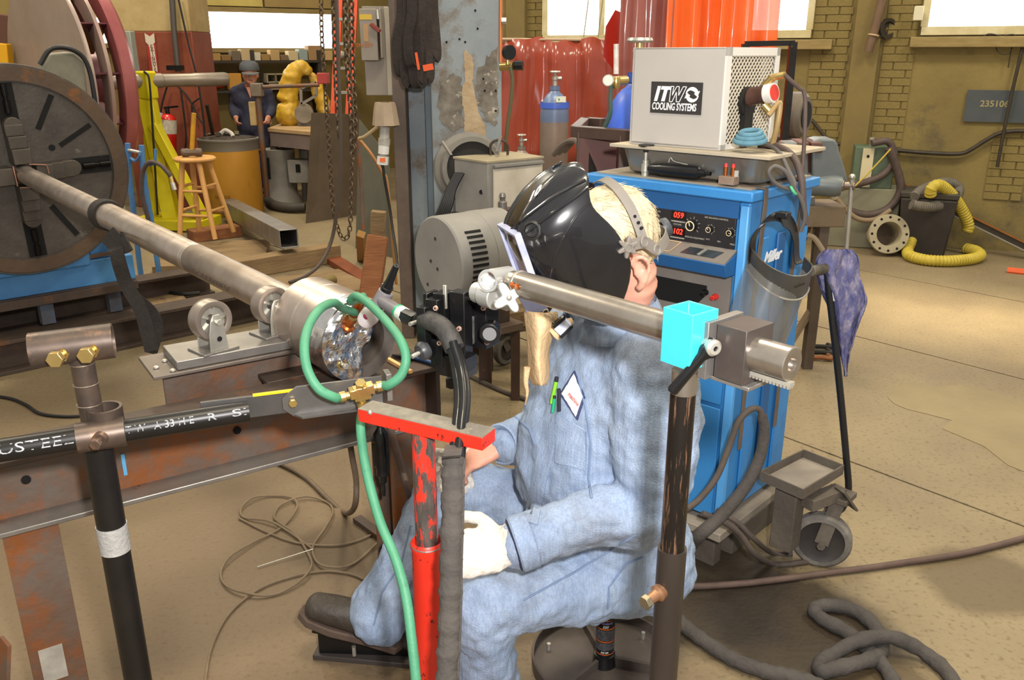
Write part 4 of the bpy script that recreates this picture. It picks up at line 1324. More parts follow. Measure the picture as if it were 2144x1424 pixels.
def denim(name, c, c2, c3):
 m = mat(name, c, c2, scale=7, rough=0.9, bump=0.35, bscale=260, c3=c3, t3=0.60, s3=3.2, w3=0.24)
 nt = m.node_tree
 L = nt.links
 b = nt.nodes['Principled BSDF']
 src = b.inputs['Base Color'].links[0].from_socket
 tc = nt.nodes.new('ShaderNodeTexCoord')
 wv = nt.nodes.new('ShaderNodeTexNoise')
 mp = nt.nodes.new('ShaderNodeMapping')
 mp.inputs['Scale'].default_value = (190, 190, 9)
 L.new(tc.outputs['Object'], mp.inputs[0])
 L.new(mp.outputs[0], wv.inputs['Vector'])
 wv.inputs['Scale'].default_value = 1.0
 r = nt.nodes.new('ShaderNodeValToRGB')
 r.color_ramp.elements[0].position = 0.35
 r.color_ramp.elements[0].color = (0.88, 0.89, 0.92, 1)
 r.color_ramp.elements[1].position = 0.62
 r.color_ramp.elements[1].color = (1.08, 1.07, 1.05, 1)
 L.new(wv.outputs['Fac'], r.inputs[0])
 mx = nt.nodes.new('ShaderNodeMix')
 mx.data_type = 'RGBA'
 mx.blend_type = 'MULTIPLY'
 mx.inputs[0].default_value = 1.0
 L.new(src, mx.inputs[6])
 L.new(r.outputs[0], mx.inputs[7])
 L.new(mx.outputs[2], b.inputs['Base Color'])
 return m


SKIN = mat('skin', '#c98e78', '#d49c86', scale=14, rough=0.5, bump=0.1, bscale=120)
SKIN.node_tree.nodes['Principled BSDF'].inputs['Subsurface Weight'].default_value = 0.12
SKIN.node_tree.nodes['Principled BSDF'].inputs['Subsurface Radius'].default_value = (0.012, 0.005, 0.003)
DENIM = denim('washed_denim', '#8092ae', '#96a6be', '#6e737c')
GLOVE = mat('white_glove_cloth', '#cfcac2', '#bdb7ae', scale=12, rough=0.9, bump=0.5, bscale=90)
HAIR = mat('fair_grey_hair', '#d2c3a2', '#b7a584', scale=26, rough=0.6, stretch=(1, 1, 0.22), bump=0.8, bscale=70)
BOOT = mat('work_boot', '#2f2924', '#40382f', scale=9, rough=0.55, bump=0.3, bscale=60, c3='#6a6258', t3=0.68, s3=9, w3=0.1)

fd_, ld_ = V(-0.91, -0.42, 0).normalized(), V(0.42, -0.91, 0).normalized()   # facing, his left
man_ = thing('person', 'seated welder in faded blue denim coveralls, head bent under a black welding helmet', 'person', (0.26, 1.95, 0))

# joints
S_n, E_n, W_n = P(1372, 770, 1.72), P(1345, 1050, 1.66), P(1095, 1135, 1.60)
S_f, E_f, W_f = P(1205, 695, 2.05), P(1142, 900, 2.13), P(1058, 928, 2.00)
Hn, Kn, An = V(0.315, 1.86, 0.39), P(1012, 1262, 1.64), V(-0.045, 1.70, 0.10)
Hf, Kf, Af = V(0.235, 2.03, 0.40), V(-0.165, 2.10, 0.53), V(-0.37, 1.985, 0.18)
HC = P(1277, 487, 1.78)                       # head centre
hf = V(-0.86, -0.28, -0.40).normalized()      # where the face looks
hl = Z.cross(hf).normalized()
hu = hf.cross(hl).normalized()


def hp(x, y, z):
 return HC + hf * x + hl * y + hu * z


HH = HC - hu * 0.025 + hf * 0.012


def hq(x, y, z):
 return HH + hf * x + hl * y + hu * z


torso = [(0.29, V(0.295, 1.955, 0), 0.16, 0.14), (0.37, V(0.287, 1.95, 0), 0.205, 0.175), (0.47, V(0.262, 1.94, 0), 0.205, 0.185), (0.57, V(0.228, 1.925, 0), 0.205, 0.20),
         (0.69, V(0.212, 1.913, 0), 0.205, 0.195), (0.80, V(0.222, 1.90, 0), 0.205, 0.178), (0.90, V(0.235, 1.885, 0), 0.205, 0.155), (0.98, V(0.238, 1.875, 0), 0.175, 0.125), (1.04, V(0.236, 1.868, 0), 0.125, 0.10), (1.085, V(0.232, 1.86, 0), 0.085, 0.085)]


def torso_rings(k, lo=0, hi=99, n=28):
 return [[c + Z * z + ld_ * (a * k * math.copysign(abs(math.cos(t)) ** 0.85, math.cos(t))) + fd_ * (b * k * math.copysign(abs(math.sin(t)) ** 0.85, math.sin(t))) for t in [2 * math.pi * q / n for q in range(n)]] for i, (z, c, a, b) in enumerate(torso) if lo <= i <= hi]


# ---- body (skin): one continuous mesh
bm_ = MB()
bm_.loft(torso_rings(0.86))
NB0 = V(0.232, 1.86, 1.06)
limb(bm_, [NB0 - Z * 0.05, NB0 + Z * 0.02, hq(-0.022, 0, -0.10), hq(-0.015, 0, -0.03)], [0.072, 0.062, 0.056, 0.058])
# head: skull, jaw, brow, nose, mouth, ears
RH = Matrix((hf, hl, hu)).transposed()
bm_.ell(hq(-0.01, 0, 0.03), (0.098, 0.076, 0.088), RH, 24, 16)
bm_.ell(hq(0.028, 0, -0.045), (0.066, 0.060, 0.072), RH, 20, 14)
bm_.ell(hq(0.052, 0, -0.098), (0.030, 0.034, 0.022), RH, 14, 10)
limb(bm_, [hq(0.088, 0, 0.012), hq(0.103, 0, -0.022), hq(0.107, 0, -0.036)], [0.009, 0.012, 0.014], 10, 3)
bm_.ell(hq(0.078, 0.030, 0.022), (0.016, 0.024, 0.009), RH, 12, 8)
bm_.ell(hq(0.078, -0.030, 0.022), (0.016, 0.024, 0.009), RH, 12, 8)
bm_.ell(hq(0.088, 0, -0.062), (0.010, 0.024, 0.006), RH, 12, 8)
bm_.ell(hq(0.086, 0, -0.075), (0.011, 0.021, 0.006), RH, 12, 8)
for s_ in (1, -1):
 ex = lambda x, y, z: hq(x + 0.006, y * 1.05 * s_, z * 1.1 - 0.042)
 limb(bm_, [ex(-0.010, 0.072, -0.040), ex(-0.018, 0.083, -0.030), ex(-0.036, 0.094, -0.006), ex(-0.036, 0.095, 0.016), ex(-0.022, 0.086, 0.024), ex(-0.008, 0.076, 0.014)], [0.0095, 0.008, 0.006, 0.006, 0.006, 0.006], 10, 4)
 bm_.ell(ex(-0.020, 0.079, -0.006), (0.015, 0.006, 0.026), RH, 12, 8)
# arms, legs
limb(bm_, [S_n, E_n, W_n], [0.062, 0.052, 0.034])
limb(bm_, [S_f, E_f, W_f], [0.062, 0.05, 0.032])
limb(bm_, [Hn, Kn], [0.075, 0.058])
limb(bm_, [Kn, An], [0.056, 0.036])
limb(bm_, [Hf, Kf], [0.075, 0.058])
limb(bm_, [Kf, Af], [0.056, 0.036])


def hand(mb, w, fwd, back, side, curl, k=1.0, spread=0.0):
 """w wrist, fwd finger direction, back = back of hand, side = towards the little finger"""
 fwd, back = fwd.normalized(), back.normalized()
 side = side.normalized()
 limb(mb, [w, w + fwd * 0.035 * k, w + fwd * 0.075 * k, w + fwd * 0.092 * k], [(0.030 * k, 0.022 * k), (0.039 * k, 0.020 * k), (0.042 * k, 0.017 * k), (0.040 * k, 0.014 * k)], 16, 4, ref=back)
 for i, (off, ln) in enumerate(((-0.031, 0.070), (-0.0105, 0.080), (0.0105, 0.074), (0.030, 0.058))):
  p = w + fwd * 0.088 * k + side * off * k
  d = fwd + side * spread * (i - 1.5)
  pts_, rad = [p - fwd * 0.02 * k], [0.0100 * k]
  a = 0.0
  for seg, fr_ in enumerate((0.45, 0.32, 0.26)):
   a += curl[seg]
   d2 = (d * math.cos(a) - back * math.sin(a)).normalized()
   p = p + d2 * ln * fr_ * k
   if seg == 0:
    pts_.append(w + fwd * 0.090 * k + side * off * k)
    rad.append(0.0098 * k)
   pts_.append(p)
   rad.append((0.0090, 0.0083, 0.0072)[seg] * k)
  limb(mb, pts_, rad, 10, 3)
 b0 = w + fwd * 0.028 * k - side * 0.030 * k
 t1 = b0 + (fwd * 0.55 - side * 0.75 - back * 0.2).normalized() * 0.036 * k
 t2 = t1 + (fwd * 0.9 - side * 0.3 - back * 0.3).normalized() * 0.032 * k
 t3 = t2 + (fwd * 0.95 + side * 0.05 - back * 0.4).normalized() * 0.024 * k
 limb(mb, [b0 + side * 0.008, b0 + (t1 - b0) * 0.3, t1, t2, t3], [0.014 * k, 0.014 * k, 0.0115 * k, 0.0105 * k, 0.008 * k], 10, 3)


hfw = (P(935, 985, 1.99) - W_f).normalized()
hsd = V(0.25, -0.93, -0.25)
hsd = (hsd - hfw * hsd.dot(hfw)).normalized()
hbk = hsd.cross(hfw)
hbk = hbk if hbk.z > 0 else -hbk
hand(bm_, W_f + hfw * 0.01, hfw, hbk, hsd, (0.35, 0.6, 0.5), 1.02, 0.04)
body = fuse(part(bm_, 'body', SKIN, man_, recalc=False), 0.0055, 3)
for s_ in (1, -1):
 part(MB().ell(hq(0.079, 0.030 * s_, 0.008), 0.011, n=14, m=8), 'eye', mat('eye_white', '#e6e0da', rough=0.2), man_)

# ---- coveralls
cm_ = MB()
cm_.loft(torso_rings(1.0))
limb(cm_, [NB0 - Z * 0.06, NB0 + Z * 0.005], [0.10, 0.082])
limb(cm_, [S_f.lerp(S_n, 0.12), S_f.lerp(S_n, 0.5), S_f.lerp(S_n, 0.90)], [(0.085, 0.08), (0.10, 0.09), (0.10, 0.09)])
limb(cm_, [S_n, S_n.lerp(E_n, 0.45) + V(0.012, 0, 0), E_n + V(0.012, 0, -0.005), E_n.lerp(W_n, 0.45) + V(0, 0, 0.0), W_n + (W_n - E_n).normalized() * 0.01], [0.100, 0.099, 0.082, 0.066, 0.056])
limb(cm_, [S_f, S_f.lerp(E_f, 0.5), E_f, E_f.lerp(W_f, 0.5), W_f], [0.09, 0.082, 0.072, 0.058, 0.050])
limb(cm_, [Hn + ld_ * 0.0, Hn.lerp(Kn, 0.5) + Z * 0.008, Kn], [0.115, 0.098, 0.083])
limb(cm_, [Kn, Kn.lerp(An, 0.4), An - Z * 0.01], [0.084, 0.076, 0.072])
limb(cm_, [Hf, Hf.lerp(Kf, 0.5), Kf], [0.112, 0.095, 0.082])
limb(cm_, [Kf, Kf.lerp(Af, 0.5), Af + (Af - Kf) * 0.03], [0.083, 0.079, 0.086])
cov = fuse(part(cm_, 'coveralls', DENIM, man_, recalc=False), 0.0075, 7, ((0.16, 0.034), (0.055, 0.017), (0.026, 0.007)))
T = bvh_of(cov)


def seam(pix, r=0.0022, m=None, name='seam', off=0.001):
 pts_ = []
 for a_, b_ in zip(pix[:-1], pix[1:]):
  for k in range(8):
   q = V(*a_, 0).lerp(V(*b_, 0), k / 8)
   l, n = hit(T, q.x, q.y)
   if l is not None:
    pts_.append(l + n * off)
 if len(pts_) > 3:
  part(MB().tube(pts_, r, 6, sub=0), name, m or mat('denim_seam', '#6f819e', rough=0.9), cov)


# placket, pocket, seams
pk = decal(T, [(1142, 880), (1170, 890), (1126, 1100), (1098, 1092)], 0.0, 0.004, 4, 14)
part(pk, 'placket', DENIM, cov)
pocket = part(decal(T, [(1168, 868), (1226, 900), (1228, 985), (1164, 968)], 0.0, 0.004, 8, 8), 'chest_pocket', DENIM, cov)
patch = part(decal(T, [(1204, 776), (1226, 832), (1210, 880), (1172, 826)], 0.0, 0.003, 8, 8), 'name_patch', mat('patch_navy', '#3a4468', rough=0.9), cov)
part(decal(T, [(1204, 783), (1222, 831), (1208, 872), (1178, 825)], 0.0022, 0.002, 8, 8), 'patch_face', mat('patch_white', '#e4e2e2', rough=0.9), patch)
l, n = hit(T, 1205, 838)
if l is not None:
 e_x = (hit(T, 1213, 848)[0] - l).normalized()
 e_y = n.cross(e_x)
 part(place(text_mb('machine', 0.013, depth=0.0004), l + n * 0.0062, e_x, e_y), 'stitched_name', mat('red_thread', '#c05a52', rough=0.9), patch, smooth=False)
for (a_, b_, m_, r_) in (((1170, 800), (1161, 845), mat('pen_green', '#7fc22e', rough=0.4), 0.0045), ((1168, 838), (1163, 866), mat('pen_teal', '#12a070', rough=0.4), 0.0035), ((1177, 824), (1176, 862), mat('pen_black', '#24242a', rough=0.4), 0.004)):
 la, na = hit(T, *a_)
 lb, nb = hit(T, *b_)
 pn = part(MB().cyl(la + na * 0.010, lb + nb * 0.008, r_, n=12), 'pen', m_, cov)
 part(MB().cyl(la + na * 0.010, la.lerp(lb, -0.22) + na * 0.011, r_ * 1.05, n=12), 'pen_cap', MATS['pen_black'] if 'pen_black' in MATS else m_, pn)
seam([(1212, 790), (1228, 860), (1238, 930), (1232, 1000), (1240, 1050)], 0.003)
seam([(1228, 905), (1226, 985)], 0.002)
seam([(1330, 1120), (1200, 1200), (1080, 1265)], 0.0025)
seam([(1075, 870), (1110, 900), (1122, 935)], 0.003)
seam([(1272, 1275), (1275, 1230), (1310, 1180), (1350, 1165)], 0.0025)
seam([(860, 1100), (840, 1180), (800, 1240), (780, 1320)], 0.0025)
# shirt collar standing round the neck
ck = []
for i in range(21):
 t = -2.75 + 5.5 * i / 20
 d = fd_ * -math.cos(t) + ld_ * math.sin(t)
 base_ = NB0 + V(0, 0, -0.012) + fd_ * 0.0
 ck.append([base_ + d * (0.086 + 0.012 * (k == 0)) + Z * (0.012 + 0.020 * k + 0.008 * math.cos(t)) + d * (0.010 * (k == 2) + 0.004 * k) for k in range(4)] + [base_ + d * (0.108 + 0.012 * abs(math.sin(t))) + Z * (0.040 + 0.008 * math.cos(t) - 0.018 * k) + d * (0.006 * k) for k in range(3)])
co = part(MB().loft(ck, caps=False, closed=False), 'collar', DENIM, cov)
sm = co.modifiers.new('cloth', 'SOLIDIFY')
sm.thickness = 0.004
# sleeve cuffs
for W_, E_, r_ in ((W_n, E_n, 0.061), (W_f, E_f, 0.054)):
 d = (W_ - E_).normalized()
 part(MB().lathe([(r_ - 0.012, -0.03), (r_ + 0.001, -0.02), (r_ + 0.002, 0.016), (r_ - 0.002, 0.02), (r_ - 0.012, 0.014)], W_, W_ + d, 26, unit=False), 'cuff', DENIM, cov)

# ---- white glove on the near hand
gm = MB()
gf = V(-0.90, -0.20, -0.10).normalized()
gb = (V(0.25, -0.62, 0.75) - gf * V(0.25, -0.62, 0.75).dot(gf)).normalized()
gs = gf.cross(gb)
gw = W_n + (W_n - E_n).normalized() * 0.0
limb(gm, [gw - gf * 0.02, gw + gf * 0.03], [(0.050, 0.044), (0.046, 0.040)], ref=gb)
hand(gm, gw + gf * 0.02, gf, gb, gs if gs.y < 0 else -gs, (0.5, 0.9, 0.7), 1.30, 0.0)
glove = fuse(part(gm, 'glove', GLOVE, man_, recalc=False), 0.005, 5, ((0.03, 0.010),))
d = (W_n - E_n).normalized()
part(MB().lathe([(0.050, 0.012), (0.0575, 0.016), (0.0575, 0.021), (0.050, 0.024)], W_n, W_n + d, 28, unit=False), 'glove_binding', mat('navy_binding', '#2a2e44', rough=0.9), glove)

# ---- boots
for A_, toe, m_ in ((An, V(-0.9, -0.3, 0), 0.0), (Af, V(-0.93, 0.10, 0.30), 0.0)):
 toe = toe.normalized()
 u = (Z - toe * toe.z).normalized()
 so = A_ - u * 0.085 - toe * 0.05
 bt = MB()
 limb(bt, [A_ + u * 0.06, A_, A_ - u * 0.045], [0.05, 0.05, 0.052], 18, 3, ref=toe)
 limb(bt, [so + u * 0.035 - toe * 0.005, so + u * 0.045 + toe * 0.08, so + u * 0.042 + toe * 0.16, so + u * 0.036 + toe * 0.225], [(0.037, 0.034), (0.043, 0.047), (0.048, 0.042), (0.044, 0.034)], 18, 4, ref=u)
 b_ = fuse(part(bt, 'boot', BOOT, man_, recalc=False), 0.006, 4)
 outl = [(-0.045, 0.0), (-0.03, 0.033), (0.06, 0.036), (0.16, 0.049), (0.23, 0.042), (0.262, 0.018), (0.262, -0.018), (0.23, -0.042), (0.16, -0.049), (0.06, -0.036), (-0.03, -0.033)]
 part(MB().prism(outl, so - u * 0.012, toe, u.cross(toe), u * 0.024), 'sole', mat('boot_sole', '#4a3b33', '#57473e', scale=20, rough=0.8), b_, bevel=0.004)

# ---- hair
hm = MB()
rings = []
for i in range(15):
 t = math.pi * (0.02 + 0.74 * i / 14)
 ring = []
 for k in range(40):
  q = 2 * math.pi * k / 40
  x, y, z = math.cos(q) * math.sin(t), math.sin(q) * math.sin(t), math.cos(t)
  lowf = 0.0
  if x > 0.25 and z < 0.35:
   lowf = (0.35 - z) * 0.0
  r_ = 1.0 + 0.035 * noise.noise(V(x * 5, y * 5, z * 2.5))
  f_ = 1.075
  if x > 0.5 and z < 0.3:
   f_ = 0.9
  if x > -0.25 and z < -0.1:
   f_ = 0.86
  elif x < 0.2 and z < 0.0:
   f_ = 1.06 + 0.05 * noise.noise(V(x * 9, y * 9, z * 4))
  ring.append(hq(-0.012 + 0.099 * x * f_ * r_, 0.078 * y * f_ * r_, 0.028 + 0.090 * z * f_ * r_ * (1.45 if z < 0 and x < -0.25 else 1.0)))
 rings.append(ring)
hm.loft(rings)
hr_ = part(hm, 'hair', HAIR, man_)
ss = hr_.modifiers.new('soft', 'SUBSURF')
ss.levels = ss.render_levels = 1
strands = MB()
for k in range(420):
 q = random.uniform(0.5, 2 * math.pi - 0.5)
 t = math.pi * random.uniform(0.12, 0.70)
 x, y, z = math.cos(q) * math.sin(t), math.sin(q) * math.sin(t), math.cos(t)
 if x > 0.35 or (x > -0.25 and z < -0.05):
  continue
 b0 = V(-0.012 + 0.105 * x, 0.083 * y, 0.028 + 0.096 * z * (1.45 if z < 0 else 1.0))
 dr = V(-0.5 + random.uniform(-0.3, 0.3), random.uniform(-0.35, 0.35), -0.75)
 nr = V(x, y, z).normalized()
 dr = (dr - nr * dr.dot(nr)).normalized()
 L_ = random.uniform(0.018, 0.034)
 p_ = [b0 + dr * L_ * f + nr * (0.002 + 0.006 * f * random.random() * math.sin(f * 2)) for f in (0, 0.5, 1.0)]
 strands.tube([hq(*v_) for v_ in p_], lambda s: 0.0011 * (1.05 - s), 4, sub=0)
part(strands, 'hair_strands', HAIR, hr_, kind='stuff')

# ---- white cloth rag under the bare hand, on the far knee
rg = MB()
rows = []
RGc = P(958, 1010, 2.02)
for j in range(13):
 row = []
 for i in range(15):
  q = P(908 + (990 - 908) * i / 14 + 5 * noise.noise(V(j * 0.5, i * 0.3, 2)), 948 + 92 * j / 12 + 8 * noise.noise(V(i * 0.4, j * 0.3, 7)), 1.99)
  row.append(V(q.x, q.y + 0.02 + 0.02 * noise.noise(V(i * 0.6, j * 0.6, 1)) + 0.01 * noise.noise(V(i * 1.7, j * 1.7, 1)), q.z))
 rows.append(row)
rg.loft(rows, caps=False, closed=False)
ro = solo(rg, 'shop_rag', GLOVE, 'crumpled whitish rag held under the welder\'s bare hand on his knee', 'rag')
sm = ro.modifiers.new('cloth', 'SOLIDIFY')
sm.thickness = 0.004

# ================================================================== WELDING HELMET
he = thing('welding_helmet', 'glossy black welding helmet with raised ridges worn by the seated welder', 'helmet', HC)
SHELL = mat('helmet_black', '#141416', '#1c1c1f', scale=6, rough=0.24, coat=0.5)
lev = [(0.176, 0.060, 0.030, 0.030), (0.172, 0.092, 0.056, 0.014), (0.158, 0.130, 0.080, 0.016), (0.138, 0.162, 0.094, 0.026), (0.116, 0.190, 0.103, 0.032), (0.095, 0.204, 0.108, 0.026), (0.065, 0.206, 0.111, 0.004), (0.03, 0.203, 0.113, -0.014), (0.0, 0.199, 0.113, -0.022), (-0.035, 0.192, 0.111, -0.020), (-0.075, 0.176, 0.106, 0.006), (-0.11, 0.155, 0.097, 0.038), (-0.14, 0.130, 0.084, 0.066), (-0.158, 0.108, 0.066, 0.080)]
rings = []
NT = 48
for z, xf, wy, xb in lev:
 ring = []
 xb += 0.040 * max(0.0, 1 - abs(z + 0.0) / 0.2)
 for i in range(NT + 1):
  t = -math.pi / 2 + math.pi * i / NT
  c_, s_ = max(0.0, math.cos(t)), math.sin(t)
  pw = 0.72
  x = xb + (xf - xb) * c_ ** pw
  y = wy * math.copysign(abs(s_) ** 0.80, s_)
  # raised ridges sweeping back over the brow
  rid = 0.0
  if z > 0.06:
   for y0, am in ((0.052 - 0.12 * (z - 0.06), 0.007), (0.080 - 0.12 * (z - 0.06), -0.007)):
    rid += am * math.exp(-((abs(y) - y0) / 0.009) ** 2)
  x += rid
  ring.append(hp(x + 0.0, y * (1 + rid * 2), z + rid * 0.6))
 rings.append(ring)
sh_ = part(MB().loft(rings, caps=False, closed=False), 'shell', SHELL, he)
so_ = sh_.modifiers.new('wall', 'SOLIDIFY')
so_.thickness = 0.003
so_.offset = 0
sb = sh_.modifiers.new('soft', 'SUBSURF')
sb.levels = sb.render_levels = 1
top = part(MB().ell(hp(0.048, 0, 0.160), (0.045, 0.034, 0.018), RH, 18, 8), 'crown', SHELL, he)
# lens housing
LC = hp(0.203, 0, 0.052)
LR = Matrix((hf, hl, hu)).transposed() @ Matrix.Rotation(math.radians(-4), 3, 'Y')
lf = MB()
for c_, s_ in (((0, 0.058, 0), (0.014, 0.006, 0.122)), ((0, -0.058, 0), (0.014, 0.006, 0.122)), ((0, 0, 0.058), (0.014, 0.116, 0.006)), ((0, 0, -0.058), (0.014, 0.116, 0.006))):
 lf.box(LC + LR @ V(*c_), s_, LR)
part(lf, 'lens_frame', mat('lens_frame_grey', '#a7abc4', '#8f93ac', scale=20, rough=0.35), he, bevel=0.001)
part(MB().box(LC + LR @ V(-0.002, 0, 0), (0.006, 0.112, 0.112), LR), 'lens', mat('dark_lens', '#4a4480', '#6f6aa8', scale=22, rough=0.12, coat=0.6, stretch=(1, 3, 0.5)), he)
# shade-control knob recess and the pivot star knob on the near side
GB = mat('headgear_grey', '#6d6760', '#7a746c', scale=12, rough=0.55)
kc = hp(0.016, 0.113, 0.000)
star = [((0.017 + 0.0065 * math.cos(6 * t)) * math.cos(t), (0.017 + 0.0065 * math.cos(6 * t)) * math.sin(t)) for t in [2 * math.pi * k / 48 for k in range(48)]]
pk_ = part(MB().prism(star, kc, hf, hu, hl * 0.010), 'pivot_knob', GB, he, bevel=0.002)
part(MB().torus(kc + hl * 0.0105, hl, 0.008, 0.002, 20, 6), 'knob_ring', GB, pk_)
# headband straps: over the crown, round the back, cross piece, ratchet knob
part(MB().ribbon([hp(-0.03, -0.05, 0.098), hp(-0.03, 0.0, 0.110), hp(-0.032, 0.045, 0.098), hp(-0.034, 0.076, 0.058), hp(-0.030, 0.094, 0.015), hp(-0.026, 0.101, -0.012)], 0.020, 0.003, up=hf), 'crown_strap', GB, he)
part(MB().ribbon([hp(0.014, 0.113, 0.0), hp(-0.026, 0.104, -0.014), hp(-0.048, 0.094, -0.044), hp(-0.078, 0.074, -0.048), hp(-0.104, 0.040, -0.050), hp(-0.112, 0.0, -0.052), hp(-0.104, -0.04, -0.050), hp(-0.06, -0.085, -0.03)], 0.024, 0.003, up=hu), 'head_band', GB, he)
for q in ((-0.026, 0.106, -0.012), (-0.050, 0.095, -0.046)):
 part(MB().torus(hp(*q), (hl * 0.85 - hf * 0.5).normalized(), 0.010, 0.003, 20, 6), 'strap_eyelet', GB, he)
for q in ((0.048, 0.096), (0.066, 0.086), (0.080, 0.074), (0.092, 0.060), (0.030, 0.092)):
 q = (0.096 - q[0] * 0.9, 0.045 + q[0] * 0.55)
 c_ = hp(-0.0325, q[1], q[0])
 part(MB().cyl(c_, c_ + (hl * 0.8 + hu * 0.35).normalized() * 0.007, 0.0035, n=10), 'strap_hole', HOLE, he)
T2 = bvh_of(sh_)
for pix, r_ in (([(1070, 482), (1105, 452), (1150, 418), (1195, 392), (1232, 374)], 0.0035), ([(1090, 500), (1125, 470), (1170, 438), (1212, 408), (1240, 384)], 0.0035), ([(1247, 412), (1212, 445), (1182, 490), (1162, 540), (1152, 590)], 0.0025)):
 pts_ = []
 for a_, b_ in zip(pix[:-1], pix[1:]):
  for k in range(6):
   q = V(*a_, 0).lerp(V(*b_, 0), k / 6)
   l, n = hit(T2, q.x, q.y)
   if l is not None:
    pts_.append(l + n * 0.0005)
 if len(pts_) > 3:
  part(MB().tube(pts_, r_, 8, sub=0), 'shell_ridge', SHELL, he)
part(MB().lathe([(0.020, 0.0), (0.022, 0.006), (0.020, 0.016), (0.002, 0.018)], hp(-0.113, 0.0, -0.050), hp(-1.113, 0.05, -0.050), 24, unit=False), 'ratchet_knob', mat('knob_dark_grey', '#3a3d42', rough=0.5), he)
kc, kd = hit(T2, 1114, 483)
kb = part(MB().lathe([(0.019, -0.004), (0.020, 0.003), (0.015, 0.006), (0.013, 0.001), (0.004, 0.001)], kc, kc + kd, 28, unit=False), 'shade_knob', mat('knob_black', '#1c1b1b', rough=0.45), he)
for q in (0.005, 0.009, 0.012):
 part(MB().torus(kc + kd * 0.002, kd, q, 0.001, 24, 5), 'knob_ridge', MATS['knob_black'], kb)
pts_ = [hit(T2, 1118 + k * 0.4, 503 + 12 * k)[0] for k in range(8)]
part(MB().tube([p for p in pts_ if p is not None], 0.0015, 6, sub=0), 'side_crease', MATS['knob_black'], he)
l, n = hit(T2, 1122, 408)
e_x = (X - n * X.dot(n)).normalized()
part(place(text_mb('10', 0.032, bold=0.0006, depth=0.0006), l + n * 0.004, e_x - n.cross(e_x) * -0.5, n.cross(e_x) - e_x * -0.5), 'shade_number', WHITE, he, smooth=False)

# ---- leather bib clipped under the chin
bib = thing('leather_bib', 'tan scorched leather bib flap clipped under the chin of the helmet', 'bib', P(1130, 800, 1.60))
LEA = mat('tan_leather', '#d0b48c', '#bd9c72', scale=12, rough=0.75, bump=0.4, bscale=60, c3='#6a5236', t3=0.60, s3=7, w3=0.15)
prof = [(650, 1094, 1170), (668, 1096, 1172), (690, 1099, 1166), (715, 1102, 1156), (740, 1103, 1150), (765, 1104, 1152), (785, 1106, 1152), (800, 1110, 1150), (808, 1116, 1146)]
rows = []
for j, (py, xa, xb) in enumerate(prof):
 row = []
 for i in range(13):
  u = i / 12
  bow = math.sin(math.pi * u)
  dd = 1.66 - 0.065 * bow + 0.012 * noise.noise(V(u * 5, j * 0.8, 0)) + (0.014 * noise.noise(V(u * 9, j * 1.7, 4)) if j > 4 else 0)
  row.append(P(xa + (xb - xa) * u, py + (5 * bow if j == 0 else 0), dd))
 rows.append(row)
lo_ = part(MB().loft(rows, caps=False, closed=False), 'leather_flap', LEA, bib)
sm = lo_.modifiers.new('hide', 'SOLIDIFY')
sm.thickness = 0.005
sm = lo_.modifiers.new('soft', 'SUBSURF')
sm.levels = sm.render_levels = 1
part(MB().tube([P(1104, 770, 1.63), P(1101, 800, 1.63), P(1104, 822, 1.632), P(1100, 848, 1.632)], lambda t: 0.007 * (1 - 0.8 * t), 8), 'leather_tail', LEA, bib)
part(MB().tube([P(1160, 700, 1.63), P(1172, 690, 1.63), P(1185, 678, 1.64), P(1198, 672, 1.645)], lambda t: 0.016 * (1 - 0.55 * t), 10), 'gathered_edge', LEA, bib)
clip = thing('binder_clip', 'white and black binder clip with wire handles pinching the leather bib', 'clip', P(1178, 684, 1.62))
part(MB().bar(P(1166, 694, 1.615), P(1190, 672, 1.615), 0.018, 0.020), 'clip_body', mat('clip_white', '#c8d0e6', rough=0.4), clip, bevel=0.002)
part(MB().bar(P(1158, 683, 1.613), P(1182, 662, 1.613), 0.022, 0.006), 'clip_edge', BLACKM, clip)
part(MB().bar(P(1173, 704, 1.613), P(1197, 681, 1.613), 0.022, 0.006), 'clip_edge', BLACKM, clip)
part(MB().tube([P(1172, 668, 1.61), P(1150, 655, 1.60), P(1146, 648, 1.60), P(1138, 651, 1.60), P(1137, 659, 1.60), P(1145, 661, 1.60), P(1160, 676, 1.61)], 0.0012, 6), 'clip_wire', GALV, clip)
for a_, b_ in (((1098, 600), (1140, 665)),):
 pass
part(MB().ribbon([P(1096, 596, 1.66), P(1112, 625, 1.655), P(1128, 655, 1.65)], 0.045, 0.003, up=V(1, 0.3, 0)), 'chin_guard', mat('lilac_guard', '#8387a6', '#6d7192', scale=9, rough=0.4), he)

